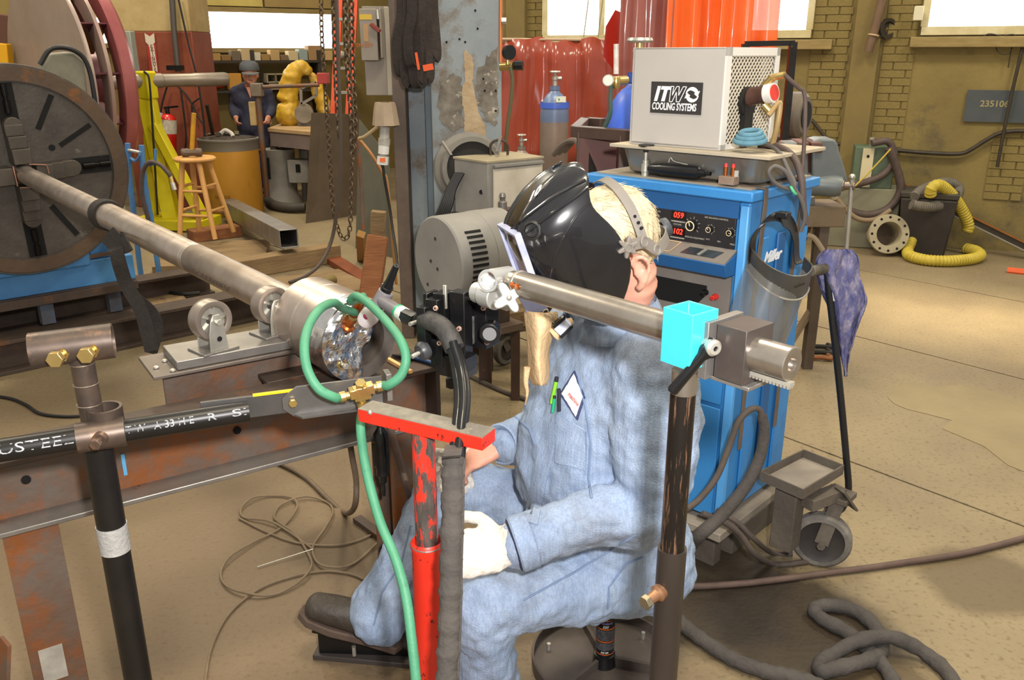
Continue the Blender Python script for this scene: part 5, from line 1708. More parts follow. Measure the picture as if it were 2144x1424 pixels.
# ================================================================== STOOL UNDER THE WELDER
stl = thing('pneumatic_stool', 'low round shop stool under the welder with a labelled gas column and ring base', 'stool', (0.262, 1.985, 0))
so = V(0.262, 1.985, 0)
part(MB().lathe([(0.02, 0.262), (0.15, 0.262), (0.165, 0.28), (0.16, 0.298), (0.02, 0.30)], so, so + Z, 36, unit=False), 'seat', BLACK, stl)
col_ = part(MB().lathe([(0.026, 0.045), (0.026, 0.262)], so, so + Z, 32, unit=False, caps=True), 'gas_column', BLACKM, stl)
part(MB().lathe([(0.0264, 0.0500), (0.0264, 0.1720)], so, so + Z, 32, unit=False), 'label_wrap', mat('label_black', '#17161a', rough=0.35), col_)
for z0_, z1_, mm in tuple((0.05 + (p - 0.085) * 0.7176, 0.05 + (q - 0.085) * 0.7176, c) for p, q, c in ((0.248, 0.251, 'o'), (0.2085, 0.2125, 'o'), (0.150, 0.154, 'o'), (0.092, 0.095, 'o'), (0.157, 0.205, 'g'), (0.112, 0.147, 'g'))):
 part(MB().lathe([(0.0267, z0_), (0.0267, z1_)], so, so + Z, 32, unit=False), 'label_band', mat('label_orange', '#d8641c', rough=0.4) if mm == 'o' else mat('label_print', '#55555a', '#2b2b2e', scale=180, rough=0.5), col_)
vw = V(-so.x, -so.y, 0).normalized()
ex_ = Z.cross(vw) * -1
ex_ = V(-vw.y, vw.x, 0)
for txt, zz, sz, mm in (('Standard', 0.160, 0.0105, mat('label_violet', '#8a84d8', rough=0.4)), ('250', 0.148, 0.011, WHITE), ('265 MR', 0.063, 0.007, WHITE)):
 tb = text_mb(txt, sz, shear=0.25, bold=0.0002, depth=0.0)
 tb.v = [so + Z * (zz + p.y) + (vw * math.cos(p.x / 0.027) + ex_ * math.sin(p.x / 0.027)) * 0.0269 for p in tb.v]
 part(tb, 'label_text', mm, col_, smooth=False, recalc=False)
tb = MB()
part(MB().lathe([(0.205, 0.0), (0.205, 0.040), (0.200, 0.040), (0.200, 0.008), (0.02, 0.008)], so, so + Z, 56, unit=False), 'ring_base', mat('base_grey', '#4c443f', '#5c534d', scale=6, rough=0.5, metal=0.4), stl)
for k in range(3):
 t = math.radians(-15 + 120 * k)
 d = V(math.cos(t), math.sin(t), 0)
 part(MB().bar(so + d * 0.02 + Z * 0.022, so + d * 0.20 + Z * 0.016, 0.010, 0.028), 'base_rib', MATS['base_grey'], stl)
for k in range(3):
 t = math.radians(40 + 120 * k)
 d = V(math.cos(t), math.sin(t), 0)
 part(MB().cyl(so + d * 0.165 + Z * 0.008, so + d * 0.165 + Z * 0.03, 0.006, n=10), 'stud', GALV, stl)
part(MB().lathe([(0.034, 0.008), (0.030, 0.045), (0.02, 0.048)], so, so + Z, 28, unit=False), 'column_socket', BLACKM, stl)

# ================================================================== FOOT PEDAL UNDER THE FAR BOOT
pe = thing('foot_pedal', 'black steel foot pedal control under the welder\'s left-hand boot', 'pedal', G(760, 1380))
q0, q1, q2, q3 = G(655, 1382, 0.0), G(872, 1402, 0.0), G(872, 1350, 0.0), G(675, 1345, 0.0)
part(MB().hexa([q0, q1, q2, q3], [p + Z * 0.016 for p in (q0, q1, q2, q3)]), 'base_plate', mat('pedal_grey', '#4a4340', rough=0.6, metal=0.4), pe, bevel=0.002)
part(MB().hexa([G(668, 1368, 0.016), G(865, 1375, 0.016), G(865, 1335, 0.016), G(690, 1332, 0.016)], [G(664, 1322, 0.095), G(850, 1358, 0.048), G(850, 1325, 0.048), G(690, 1296, 0.095)]), 'pedal_box', BLACKM, pe, bevel=0.002)
part(MB().hexa([G(652, 1326, 0.096), G(852, 1362, 0.048), G(852, 1325, 0.05), G(690, 1292, 0.098)], [G(652, 1321, 0.104), G(852, 1357, 0.056), G(852, 1320, 0.058), G(690, 1287, 0.106)]), 'treadle', BLACKM, pe, bevel=0.002)
c_ = G(742, 1372, 0.02)
part(MB().cyl(c_, c_ + Z * 0.03, 0.006, n=12), 'stud', GALV, pe)

# ================================================================== BLUE WELDING POWER SOURCE ON ITS CART
al_ = math.radians(43)
wr, wd = V(math.cos(al_), -math.sin(al_), 0), V(math.sin(al_), math.cos(al_), 0)
WC = V(0.69, 2.43, 0)           # front right corner of the cabinet on the floor plan
RWd = Matrix((wr, wd, Z)).transposed()
WT, WB = 1.275, 0.20
WW, WDp = 0.58, 0.42


def wf(u, z, w=0.0):
 """point u left of the right front corner, height z, w proud of the front"""
 return WC - wr * u - wd * w + Z * z


def onfront(px, py, w=0.0):
 d = ray(px, py)
 o = V(0, 0, CAMZ)
 t = (WC - wd * w - o).dot(wd) / d.dot(wd)
 return o + d * t


MB_ = mat('miller_blue', '#2f78b8', '#3a84c2', scale=3, rough=0.45, c3='#24608f', t3=0.64, s3=4, w3=0.2)
MBD = mat('deep_blue', '#1c5287', '#235b92', scale=3, rough=0.5)
PGR = mat('panel_grey', '#6b6560', '#7b746c', scale=5, rough=0.6, c3='#4e76a8', t3=0.68, s3=3.5, w3=0.1)
PBK = mat('panel_black', '#1d1c1e', '#262426', scale=12, rough=0.45)
wel = thing('welding_power_source', 'tall blue welding power source with red digits on its front panel', 'welder', (WC.x, WC.y, 0))
part(MB().box(wf(WW / 2, (WT + WB) / 2) + wd * (WDp / 2), (WW - 0.01, WDp - 0.01, WT - WB - 0.02), RWd), 'cabinet', MB_, wel, bevel=0.006)
part(MB().box(wf(WW / 2, WT - 0.012, 0.012) + wd * (WDp / 2), (WW + 0.03, WDp + 0.03, 0.03), RWd), 'top_cover', MB_, wel, bevel=0.005)
part(MB().box(wf(WW / 2, WT + 0.004, 0.0) + wd * (WDp / 2), (WW - 0.02, WDp - 0.02, 0.006), RWd), 'top_dust', mat('dusty_top', '#857a6a', '#958a78', scale=5, rough=0.85), wel)
zp1, zp0 = onfront(1562, 460).z, onfront(1557, 525).z
part(MB().box(wf(WW / 2 + 0.01, (WT - 0.03 + zp1) / 2, 0.003), (WW - 0.05, 0.006, WT - 0.03 - zp1), RWd), 'upper_band', MBD, wel)
pan_ = part(MB().box(wf(WW / 2 + 0.01, (zp1 + zp0) / 2, 0.006), (WW - 0.06, 0.008, zp1 - zp0), RWd), 'control_panel', PBK, wel, bevel=0.001)
# sloping shelf below the panel and its blue apron
zs0 = zp0 - 0.030
sh0 = [wf(0.03, zp0, 0.008), wf(WW - 0.01, zp0, 0.008), wf(WW - 0.01, zs0, 0.075), wf(0.03, zs0, 0.075)]
part(MB().loft([[p - Z * 0.006 for p in sh0], sh0]), 'shelf_panel', PGR, wel, smooth=False)
part(MB().hexa([wf(0.028, zs0 - 0.045, 0.06), wf(WW - 0.01, zs0 - 0.045, 0.06), wf(WW - 0.01, zs0 - 0.045, 0.0), wf(0.028, zs0 - 0.045, 0.0)], [wf(0.028, zs0 - 0.004, 0.077), wf(WW - 0.01, zs0 - 0.004, 0.077), wf(WW - 0.01, zp0 - 0.008, 0.0), wf(0.028, zp0 - 0.008, 0.0)]), 'apron', MBD, wel, bevel=0.002)
SN = (sh0[1] - sh0[0]).cross(sh0[3] - sh0[0]).normalized()
SN = SN if SN.z > 0 else -SN
sdn = (sh0[3] - sh0[0]).normalized()
SLN = (sh0[3] - sh0[0]).length


def shelf(u, f, off=0.001):
 return sh0[0] - wr * (u - 0.03) + sdn * (SLN * f) + SN * off


part(MB().loft([[shelf(0.06, 0.30), shelf(0.175, 0.30), shelf(0.19, 0.78), shelf(0.075, 0.78)], [shelf(0.06, 0.30, 0.0018), shelf(0.175, 0.30, 0.0018), shelf(0.19, 0.78, 0.0018), shelf(0.075, 0.78, 0.0018)]]), 'window_recess', mat('recess_dark', '#22262a', '#3a4248', scale=20, rough=0.3), wel, smooth=False)
part(MB().bar(shelf(0.118, 0.32, 0.003), shelf(0.128, 0.77, 0.003), 0.010, 0.003, SN), 'recess_bar', GALV, wel)
part(MB().tube([shelf(0.215, 0.12, 0.002), shelf(0.225, 0.86, 0.002), shelf(0.46, 0.86, 0.002), shelf(0.46, 0.12, 0.002), shelf(0.215, 0.12, 0.002)], 0.0012, 6, sub=0), 'plate_outline', mat('cream_line', '#c9ac7c', rough=0.6), wel)
for k, w_ in ((0.42, 'DUAL POLARITY'), (0.55, 'OUTPUT')):
 part(place(text_mb(w_, 0.008, depth=0.0002), shelf(0.33, k, 0.0012), wr, -sdn), 'panel_text', MATS['cream_line'], wel, smooth=False)
# corner post and lower front
part(MB().box(wf(0.014, (WT + WB) / 2 - 0.015, 0.003), (0.028, 0.02, WT - WB - 0.05), RWd), 'corner_post', mat('light_blue', '#4a94d4', '#5a9fd8', scale=3, rough=0.4), wel, bevel=0.004)
zl = zs0 - 0.05
part(MB().box(wf(WW / 2 + 0.01, zl - 0.085, 0.003), (WW - 0.06, 0.006, 0.16), RWd), 'lower_panel', PGR, wel)
part(MB().prism([(0.12, -0.045), (0.46, -0.045), (0.46, -0.12), (0.16, -0.12), (0.12, -0.075)], wf(0, zl, 0.007), -wr, Z, -wd * 0.002), 'lead_opening', HOLE, wel)
for px_, py_, cc_ in ((1478, 612, 'k'), (1499, 621, 'r')):
 c_ = onfront(px_, py_, 0.006)
 part(MB().lathe([(0.010, 0.0), (0.010, 0.008), (0.0075, 0.012), (0.0075, 0.022), (0.002, 0.023)], c_, c_ - wd, 16, unit=False), 'push_button', BLACKM if cc_ == 'k' else mat('red_button', '#d03028', rough=0.35), wel)
zd = zl - 0.175
part(MB().box(wf(WW / 2 + 0.01, (zd + 0.60) / 2, 0.004), (WW - 0.06, 0.008, zd - 0.60 - 0.004), RWd), 'front_door', MB_, wel, bevel=0.003)
part(MB().box(wf(WW / 2 + 0.01, (0.594 + WB) / 2, 0.004), (WW - 0.06, 0.008, 0.594 - WB - 0.01), RWd), 'front_door', MB_, wel, bevel=0.003)
# side panel ribs
for k, (q, wdt) in enumerate(((0.10, 0.05), (0.21, 0.05), (0.32, 0.05))):
 part(MB().box(WC + wd * q + wr * 0.001 + Z * 0.70, (0.010, wdt, 0.86), RWd), 'side_rib', MBD if k == 1 else MB_, wel, bevel=0.004)
for q in (0.045, 0.285):
 part(MB().ribbon([WC + wd * q - wr * 0.06 + Z * (WT + 0.010), WC + wd * q + wr * 0.019 + Z * (WT + 0.006), WC + wd * q + wr * 0.0205 + Z * (WT - 0.03), WC + wd * q + wr * 0.012 + Z * (WT - 0.35), WC + wd * q + wr * 0.012 + Z * 0.45], 0.022, 0.003, up=wd, sub=0), 'tie_strap', mat('strap_brown', '#6a5c50', '#574a40', scale=12, rough=0.8), wel)
part(place(text_mb('Miller', 0.048, shear=0.35, bold=0.0016, depth=0.0004), WC + wd * 0.15 + wr * 0.0075 + Z * onfront(1590, 558).z, wd, Z), 'maker_lettering', mat('white_paint', '#e0e4e8', rough=0.5), wel, smooth=False)
# displays and knobs
REDL = mat('red_led', '#ff2a20', emit='#ff2418', estr=3.0)
for txt, q in (('059', (1421, 451)), ('102', (1419, 485))):
 c_ = onfront(*q, 0.0105)
 dsp = part(MB().box(c_ + wd * 0.001, (0.052, 0.003, 0.026), RWd), 'display_window', mat('display_glass', '#14090a', rough=0.2), pan_)
 part(place(text_mb(txt, 0.024, shear=0.12, bold=0.0003, depth=0.0002), c_ - wd * 0.0012, wr, Z), 'red_digits', REDL, pan_, smooth=False)
 part(MB().box(c_ - Z * 0.019, (0.05, 0.002, 0.003), RWd), 'panel_line', mat('print_grey', '#98938c', rough=0.6), pan_)
CRM = mat('cream_ring', '#e4d3ac', rough=0.5)
for q, r_, a_ in (((1450, 472), 0.015, 110), ((1488, 480), 0.0085, 125), ((1531, 487), 0.0085, -5)):
 c_ = onfront(*q, 0.010)
 kn = part(MB().lathe([(r_ * 1.05, 0.0), (r_ * 0.95, 0.014), (r_ * 0.8, 0.016), (0.001, 0.016)], c_, c_ - wd, 28, unit=False), 'dial_knob', BLACKM, pan_)
 part(MB().torus(c_ - wd * 0.0155, wd, r_ * 0.92, r_ * 0.11, 28, 6), 'dial_ring', CRM, kn)
 t = math.radians(a_)
 dd = wr * math.cos(t) + Z * math.sin(t)
 part(MB().bar(c_ - wd * 0.0165, c_ - wd * 0.0165 + dd * r_ * 0.8, r_ * 0.14, 0.001, wd), 'dial_pointer', CRM, kn)
 for k in range(9):
  t = math.radians(200 - 30 * k) if r_ > 0.01 else math.radians(130 - 25 * k)
  dd = wr * math.cos(t) + Z * math.sin(t)
  part(MB().bar(c_ - wd * 0.0008 + dd * r_ * 1.35, c_ - wd * 0.0008 + dd * r_ * (1.6 if k % 2 else 1.85), 0.0016, 0.0006, wd), 'tick_mark', MATS['print_grey'], pan_)
for txt, q, s_ in (('ARC BALANCE CONTROL', (1500, 458), 0.0068), ('AMPERAGE', (1418, 464), 0.0065), ('VOLTAGE', (1418, 470), 0.0065), ('AMPERAGE ADJUSTMENT', (1453, 498), 0.0065), ('MAX', (1482, 501), 0.006), ('MIN', (1505, 506), 0.006), ('WELD', (1533, 512), 0.006), ('ON', (1380, 443), 0.007), ('OFF', (1391, 459), 0.007), ('PULSE', (1376, 477), 0.007)):
 part(place(text_mb(txt, s_, bold=0.00012, depth=0.0001), onfront(*q, 0.0106), wr, Z), 'panel_text', MATS['print_grey'], pan_, smooth=False)

# ---- cart under it
ct = thing('welder_cart', 'grimy steel cart with front tray and rubber caster carrying the blue welder', 'cart', (0.75, 2.5, 0))
CG = mat('cart_grime', '#4d453d', '#5e564c', scale=7, rough=0.75, bump=0.3, bscale=40)
CGL = mat('dusty_deck', '#7d7468', '#8d8478', scale=7, rough=0.9, bump=0.2, bscale=40)
part(MB().box(wf(WW / 2, 0.165) + wd * 0.20, (WW + 0.04, 0.5, 0.03), RWd), 'deck', CGL, ct, bevel=0.003)
SK = G(1532, 1163) - wr * 0.06 + wd * 0.17
part(MB().box(SK + Z * 0.046, (0.12, 0.34, 0.09), RWd), 'front_step', CG, ct, bevel=0.004)
part(MB().box(SK + Z * 0.092, (0.116, 0.336, 0.004), RWd), 'step_top', CGL, ct)
for u in (0.08, 0.42):
 part(MB().box(wf(u, 0.075, -0.05), (0.09, 0.05, 0.15), RWd), 'skid', CG, ct, bevel=0.004)
zt_ = 0.33
tq = [G(1591, 1003, zt_), G(1680, 1042, zt_), G(1764, 990, zt_), G(1681, 957, zt_)]
part(MB().hexa([p - Z * 0.006 for p in tq], tq), 'tray_floor', CGL, ct)
for a_, b_ in zip(tq, tq[1:] + tq[:1]):
 part(MB().bar(a_ + Z * 0.012, b_ + Z * 0.012, 0.005, 0.034), 'tray_rim', CG, ct)
lp = G(1655, 1035, 0.30)
part(MB().box(V(lp.x + 0.01, lp.y + 0.03, 0.20), (0.075, 0.07, 0.22), RWd), 'tray_post', CG, ct, bevel=0.003)
wc_ = V(1.0, 2.50, 0.098)
gq = G(1717, 1188, 0.0)
wc_ = V(gq.x, gq.y + 0.02, 0.098)
wx = V(0.93, -0.36, 0).normalized()
wy = V(0.36, 0.93, 0)
cst = part(MB().lathe([(0.075, -0.024), (0.090, -0.024), (0.098, -0.014), (0.098, 0.014), (0.090, 0.024), (0.075, 0.024)], wc_, wc_ + wy, 44, unit=False), 'caster_tyre', mat('tyre_grey', '#7d7870', '#4d4944', scale=9, rough=0.9, bump=0.3, bscale=60), ct)
part(MB().lathe([(0.004, -0.014), (0.06, -0.010), (0.077, -0.020), (0.077, 0.02), (0.004, 0.014)], wc_, wc_ + wy, 40, unit=False), 'caster_disc', mat('tyre_hub', '#2c2826', '#3a3532', scale=9, rough=0.6), cst)
bolt(wc_ - wy * 0.03, -wy, 0.010, 0.012, 0.014, CG, cst, 'axle_nut')
for s_ in (-1, 1):
 part(MB().bar(wc_ + wy * 0.034 * s_, wc_ + wy * 0.034 * s_ + V(0.045, 0.02, 0.145), 0.045, 0.006, wy), 'caster_fork', CG, ct)
part(MB().box(wc_ + V(0.045, 0.02, 0.155), (0.09, 0.09, 0.02), RWd), 'caster_plate', CG, ct, bevel=0.002)
part(MB().bar(G(1690, 1055, 0.27), wc_ + V(0.05, 0.02, 0.17), 0.05, 0.04), 'cart_arm', CG, ct, bevel=0.002)
part(MB().bar(wc_ + V(0.03, -0.02, 0.20), wc_ + V(0.09, 0.0, 0.12), 0.05, 0.008), 'fork_gusset', CG, ct)
# push handle with grip
hb = wc_ + V(0.055, 0.02, 0.17)
h_pts = [hb, P(1760, 1068, hb.y + 0.02), P(1776, 1030, hb.y + 0.03), P(1772, 960, hb.y + 0.04), P(1757, 800, hb.y + 0.05), P(1734, 592, hb.y + 0.06), P(1732, 575, hb.y + 0.07)]
part(MB().tube(h_pts, 0.0115, 14, sub=5), 'push_handle', mat('handle_black', '#1b1b1d', rough=0.35), ct)
part(MB().cyl(P(1698, 568, hb.y + 0.0), P(1741, 560, hb.y + 0.08), 0.0165, n=20), 'handle_grip', mat('grip_dull', '#3a3630', '#6a604c', scale=14, rough=0.5), ct, bevel=0.003)
part(MB().cyl(P(1742.5, 610, hb.y + 0.06), P(1744.5, 628, hb.y + 0.06), 0.0122, n=16), 'handle_label', WHITE, ct)

# ---- plaid rag over the handle
RAGM = mat('violet_rag', '#5f5f88', '#4a4c76', scale=22, rough=0.95, bump=0.5, bscale=90, c3='#8a8496', t3=0.55, s3=34, w3=0.16, stretch=(1, 1, 0.5))
rows = []
outl = [(522, 1728, 1782), (535, 1712, 1796), (552, 1706, 1799), (575, 1708, 1800), (600, 1716, 1806), (625, 1724, 1815), (645, 1735, 1813), (670, 1742, 1800), (700, 1750, 1792), (730, 1757, 1782), (760, 1764, 1776), (788, 1769, 1773)]
for j, (py, xa, xb) in enumerate(outl):
 row = []
 for i in range(29):
  t = math.pi * 2 * i / 28
  cxp, hw_ = (xa + xb) / 2, (xb - xa) / 2
  dd = hb.y + 0.09 - 0.040 * math.sin(t) * (1 if j < 9 else 0.5) + 0.020 * noise.noise(V(i * 0.7, j * 0.4, 3)) + 0.03 * math.cos(t * 3) * 0.25
  row.append(P(cxp - hw_ * math.cos(t) + 5 * noise.noise(V(i * 0.9, j * 0.5, 0)), py + 4 * noise.noise(V(i * 0.8, j, 5)), dd + 0.012 * math.sin(t * 7 + j * 0.5)))
 rows.append(row)
ro = solo(MB().loft(rows, caps=False, closed=False), 'hanging_rag', RAGM, 'purple plaid rag draped over the cart push handle', 'rag')
ss = ro.modifiers.new('soft', 'SUBSURF')
ss.levels = ss.render_levels = 2
fo = bpy.data.textures.new('rag_folds', 'CLOUDS')
fo.noise_scale = 0.03
dm = ro.modifiers.new('folds', 'DISPLACE')
dm.texture = fo
dm.strength = 0.012

# ================================================================== ON TOP OF THE WELDER
# stainless pan
pn = thing('steel_pan', 'stainless catering pan with a board lid on top of the blue welder', 'pan', WC + Z * WT)
pc0 = WC - wr * 0.0 + wd * 0.035
zr = 1.372


def pan_ring(u0, u1, w0, w1, z, rad=0.04, n=5):
 out = []
 for cx_, cy_, a0 in ((u1 - rad, w1 - rad, 0), (u0 + rad, w1 - rad, 90), (u0 + rad, w0 + rad, 180), (u1 - rad, w0 + rad, 270)):
  for k in range(n):
   t = math.radians(a0 + 90 * k / (n - 1))
   out.append(pc0 - wr * (cx_ + rad * math.cos(t)) + wd * (cy_ + rad * math.sin(t)) + Z * z)
 return out


part(MB().loft([pan_ring(0.03, 0.47, 0.03, 0.30, WT + 0.009), pan_ring(0.015, 0.485, 0.015, 0.315, WT + 0.018), pan_ring(0.0, 0.50, 0.0, 0.33, zr - 0.012), pan_ring(-0.012, 0.512, -0.012, 0.342, zr - 0.008)]), 'pan_body', mat('dull_stainless', '#8d8a84', '#a29f98', scale=5, rough=0.32, metal=0.8, c3='#6f6358', t3=0.66, s3=6, w3=0.1), pn)
part(MB().box(pc0 - wr * 0.245 + wd * 0.165 + Z * (zr - 0.001), (0.56, 0.37, 0.010), RWd), 'lid_board', mat('lid_board', '#b3a894', '#a29680', scale=5, rough=0.7), pn, bevel=0.001)

# cooler
CZ = zr + 0.005
c00 = V(0.617, 2.57, 0)
ck_ = thing('cooling_unit', 'light grey box cooler with mesh side and ITW COOLING SYSTEMS plate', 'cooler', (c00.x, c00.y, CZ))
CW, CD, CH = 0.325, 0.33, 0.292
CGY = mat('cooler_grey', '#aaa59f', '#b2ada7', scale=3, rough=0.5)
CWH = mat('cooler_white', '#d9d6d0', rough=0.5)


def cf(u, w, z):
 """u left from the front right edge, w back, z up from the cooler foot"""
 return c00 - wr * u + wd * w + Z * (CZ + z)


part(MB().box(cf(CW / 2, 0.004, CH / 2), (CW, 0.008, CH), RWd), 'front_panel', CGY, ck_, bevel=0.003)
part(MB().box(cf(CW / 2, CD / 2, CH - 0.004), (CW, CD, 0.008), RWd), 'top_panel', CGY, ck_, bevel=0.003)
part(MB().box(cf(CW - 0.004, CD / 2, CH / 2), (0.008, CD, CH), RWd), 'left_panel', CGY, ck_)
part(MB().box(cf(CW / 2, CD - 0.004, CH / 2), (CW, 0.008, CH), RWd), 'back_panel', CGY, ck_)
part(MB().box(cf(CW / 2, CD / 2, 0.004), (CW, CD, 0.008), RWd), 'floor_panel', CGY, ck_)
part(MB().box(cf(0.06, CD / 2, CH / 2), (0.02, CD - 0.03, CH - 0.02), RWd), 'radiator_core', mat('radiator', '#2c2a28', '#4a463f', scale=60, rough=0.7), ck_)
for a_, b_, c_, d_ in ((0.0, 0.030, 0.0, CH), (CD - 0.022, CD, 0.0, CH), (0.0, CD, CH - 0.024, CH), (0.0, CD, 0.0, 0.016)):
 part(MB().box(cf(-0.001, (a_ + b_) / 2, (c_ + d_) / 2), (0.006, b_ - a_, d_ - c_), RWd), 'side_frame', CWH, ck_)
mm_ = MB()
cw_, ch_ = 0.040, 0.0095
w0_, w1_, z0_, z1_ = 0.030, CD - 0.022, 0.016, CH - 0.024
r_ = 0
z = z0_
while z < z1_ - 0.002:
 w = w0_ + (0 if r_ % 2 else cw_ * 0.25)
 while w < w1_ - cw_ * 0.5:
  a_, b_ = cf(0.0, w, z), cf(0.0, min(w + cw_ * 0.25, w1_), z + ch_)
  mm_.bar(cf(0.0, w, z), cf(0.0, w + cw_ * 0.22, min(z + ch_, z1_)), 0.0022, 0.003, wr)
  mm_.bar(cf(0.0, w + cw_ * 0.5, z), cf(0.0, w + cw_ * 0.28, min(z + ch_, z1_)), 0.0022, 0.003, wr)
  w += cw_ * 0.5
 z += ch_
 r_ += 1
part(mm_, 'expanded_mesh', mat('mesh_paint', '#cfc6b4', rough=0.5), ck_, smooth=False, kind='stuff')


def onck(px, py):
 d = ray(px, py)
 o = V(0, 0, CAMZ)
 n = wd
 q = cf(0, 0, 0)
 return o + d * ((q - o).dot(n) / d.dot(n))


# name plate
a_, b_, c_, d_ = onck(1364.5, 170), onck(1472.5, 173.5), onck(1468, 241.5), onck(1362.5, 235)
pcn = (a_ + b_ + c_ + d_) / 4
pw_ = ((b_ - a_).length + (c_ - d_).length) / 2
ph_ = ((a_ - d_).length + (b_ - c_).length) / 2
npl = part(MB().box(pcn - wd * 0.001, (pw_, 0.003, ph_), RWd), 'name_plate', mat('plate_charcoal', '#33302f', rough=0.4), ck_)
PW = mat('plate_white', '#eeeeee', rough=0.4)


def on_plate(mb, x, y, nm):
 part(place(mb, pcn - wd * 0.0028 + wr * (x * pw_) + Z * (y * ph_), wr, Z), nm, PW, npl, smooth=False)


def poly2(pts, z=0.0004):
 mb = MB()
 mb.loft([[V(x * pw_, y * ph_, 0) for x, y in pts], [V(x * pw_, y * ph_, z) for x, y in pts]])
 return mb


on_plate(poly2([(-0.43, -0.12), (-0.365, -0.12), (-0.30, 0.36), (-0.365, 0.36)]), 0, 0, 'letter_i')
on_plate(poly2([(-0.285, -0.12), (-0.215, -0.12), (-0.165, 0.25), (-0.105, 0.25), (-0.09, 0.36), (-0.285, 0.36), (-0.30, 0.25), (-0.235, 0.25)]), 0, 0, 'letter_t')
wo = [(-0.12, -0.12), (-0.065, -0.12), (0.01, 0.19), (0.015, -0.12), (0.075, -0.12), (0.20, 0.36), (0.135, 0.36), (0.055, 0.08), (0.06, 0.36), (0.01, 0.36), (-0.07, 0.08), (-0.045, 0.36), (-0.10, 0.36)]
wo3 = [V(x * pw_, y * ph_, 0) for x, y in wo]
wmb = MB()
for p_, q_ in zip(wo3, wo3[1:] + wo3[:1]):
 wmb.bar(p_, q_, 0.0012, 0.0022, V(0, 0, 1)) if False else wmb.bar(p_, q_, 0.0022, 0.001, V(0, 0, 1))
on_plate(wmb, 0, 0, 'letter_w')
for s_ in (0, 1):
 pts_o, pts_i = [], []
 rx, ry = 0.125, 0.24
 for k in range(11):
  t = math.radians(175 - 150 * k / 10 + 180 * s_)
  f_ = 0.10 + 0.42 * min(1, k / 6)
  pts_o.append((0.315 + rx * math.cos(t), 0.12 + ry * math.sin(t)))
  pts_i.append((0.315 + rx * (1 - f_) * math.cos(t), 0.12 + ry * (1 - f_) * math.sin(t)))
 t = math.radians(25 + 180 * s_)
 t2 = math.radians(-18 + 180 * s_)
 tip = (0.315 + rx * 0.85 * math.cos(t2), 0.12 + ry * 0.85 * math.sin(t2))
 w1 = (0.315 + rx * 1.28 * math.cos(t), 0.12 + ry * 1.28 * math.sin(t))
 w2 = (0.315 + rx * 0.30 * math.cos(t), 0.12 + ry * 0.30 * math.sin(t))
 on_plate(poly2(pts_o + [w1, tip, w2] + pts_i[::-1]), 0, 0, 'arrow_emblem')
tb = text_mb('COOLING SYSTEMS', 0.020, shear=0.12, bold=0.0004, depth=0.0003)
wx_ = max(p.x for p in tb.v) - min(p.x for p in tb.v)
hy_ = max(p.y for p in tb.v) - min(p.y for p in tb.v)
for p in tb.v:
 p.x *= pw_ * 0.87 / wx_
 p.y *= ph_ * 0.24 / hy_
on_plate(tb, -0.03, -0.29, 'plate_lettering')

# pump fitting and hoses on the mesh side
fit = part(MB().cyl(cf(0.0, 0.135, 0.135), cf(-0.015, 0.135, 0.135), 0.045, n=24).box(cf(-0.008, 0.135, 0.07), (0.02, 0.05, 0.12), RWd), 'pump_flange', BLACK, ck_)
f0, f1 = cf(-0.012, 0.135, 0.15), cf(-0.095, 0.128, 0.165)
pm = part(MB().lathe([(0.030, 0.0), (0.026, 0.2), (0.026, 0.55), (0.029, 0.6), (0.029, 0.98), (0.024, 1.0), (0.002, 1.0)], f0, f1, 24), 'filter_body', mat('pump_brown', '#5a4038', '#6a4d42', rough=0.45, metal=0.4), ck_)
fdv = (f1 - f0).normalized()
part(MB().cyl(f0 + (f1 - f0) * 0.72, f0 + (f1 - f0) * 1.005, 0.0295, n=24), 'white_ring', CWH, pm)
part(MB().cyl(f1 + fdv * 0.0005, f1 + fdv * 0.003, 0.023, n=24), 'red_disc', mat('red_disc', '#cc3a2c', rough=0.5), pm)
part(MB().cyl(f0 + (f1 - f0) * 0.6 + Z * 0.025, f0 + (f1 - f0) * 0.9 + Z * 0.045, 0.012, n=14).cyl(f0 + (f1 - f0) * 0.9 + Z * 0.045, f1 + fdv * 0.03 + Z * 0.045, 0.010, n=14), 'elbow', BRASS, pm)
part(MB().cyl(f0 + (f1 - f0) * 0.7 - Z * 0.03 - wd * 0.01, f0 + (f1 - f0) * 0.95 - Z * 0.055, 0.013, n=12), 'drain_cock', BRASS, pm)
HBR = mat('brown_hose', '#554742', '#463a36', scale=20, rough=0.6)
hs0 = f1 + fdv * 0.03 + Z * 0.045
solo(MB().tube([hs0, P(1672, 184, hs0.y), P(1684, 195, hs0.y), P(1686, 240, hs0.y - 0.02), P(1682, 330, hs0.y - 0.06), P(1676, 395, hs0.y - 0.08)], 0.006, 10), 'coolant_hose', HBR, 'thin brown hose bending from the cooler fitting straight down past the pan', 'hose', 'cooler hoses')
solo(MB().tube([cf(-0.09, 0.115, 0.10), P(1632, 215, 2.6), P(1628, 260, 2.6), P(1618, 300, 2.62)], 0.0085, 10), 'coolant_hose', mat('clear_hose', '#a88e62', '#94794c', rough=0.4), 'amber stub hose dropping behind the cooler fitting', 'hose', 'cooler hoses')
solo(MB().tube([P(1590, 303, 2.66), P(1630, 308, 2.60), P(1662, 330, 2.52), P(1678, 375, 2.48), P(1682, 440, 2.47), P(1690, 470, 2.47)], 0.0105, 10), 'coolant_hose', HBR, 'thick brown hose curving down over the pan rim', 'hose', 'cooler hoses')
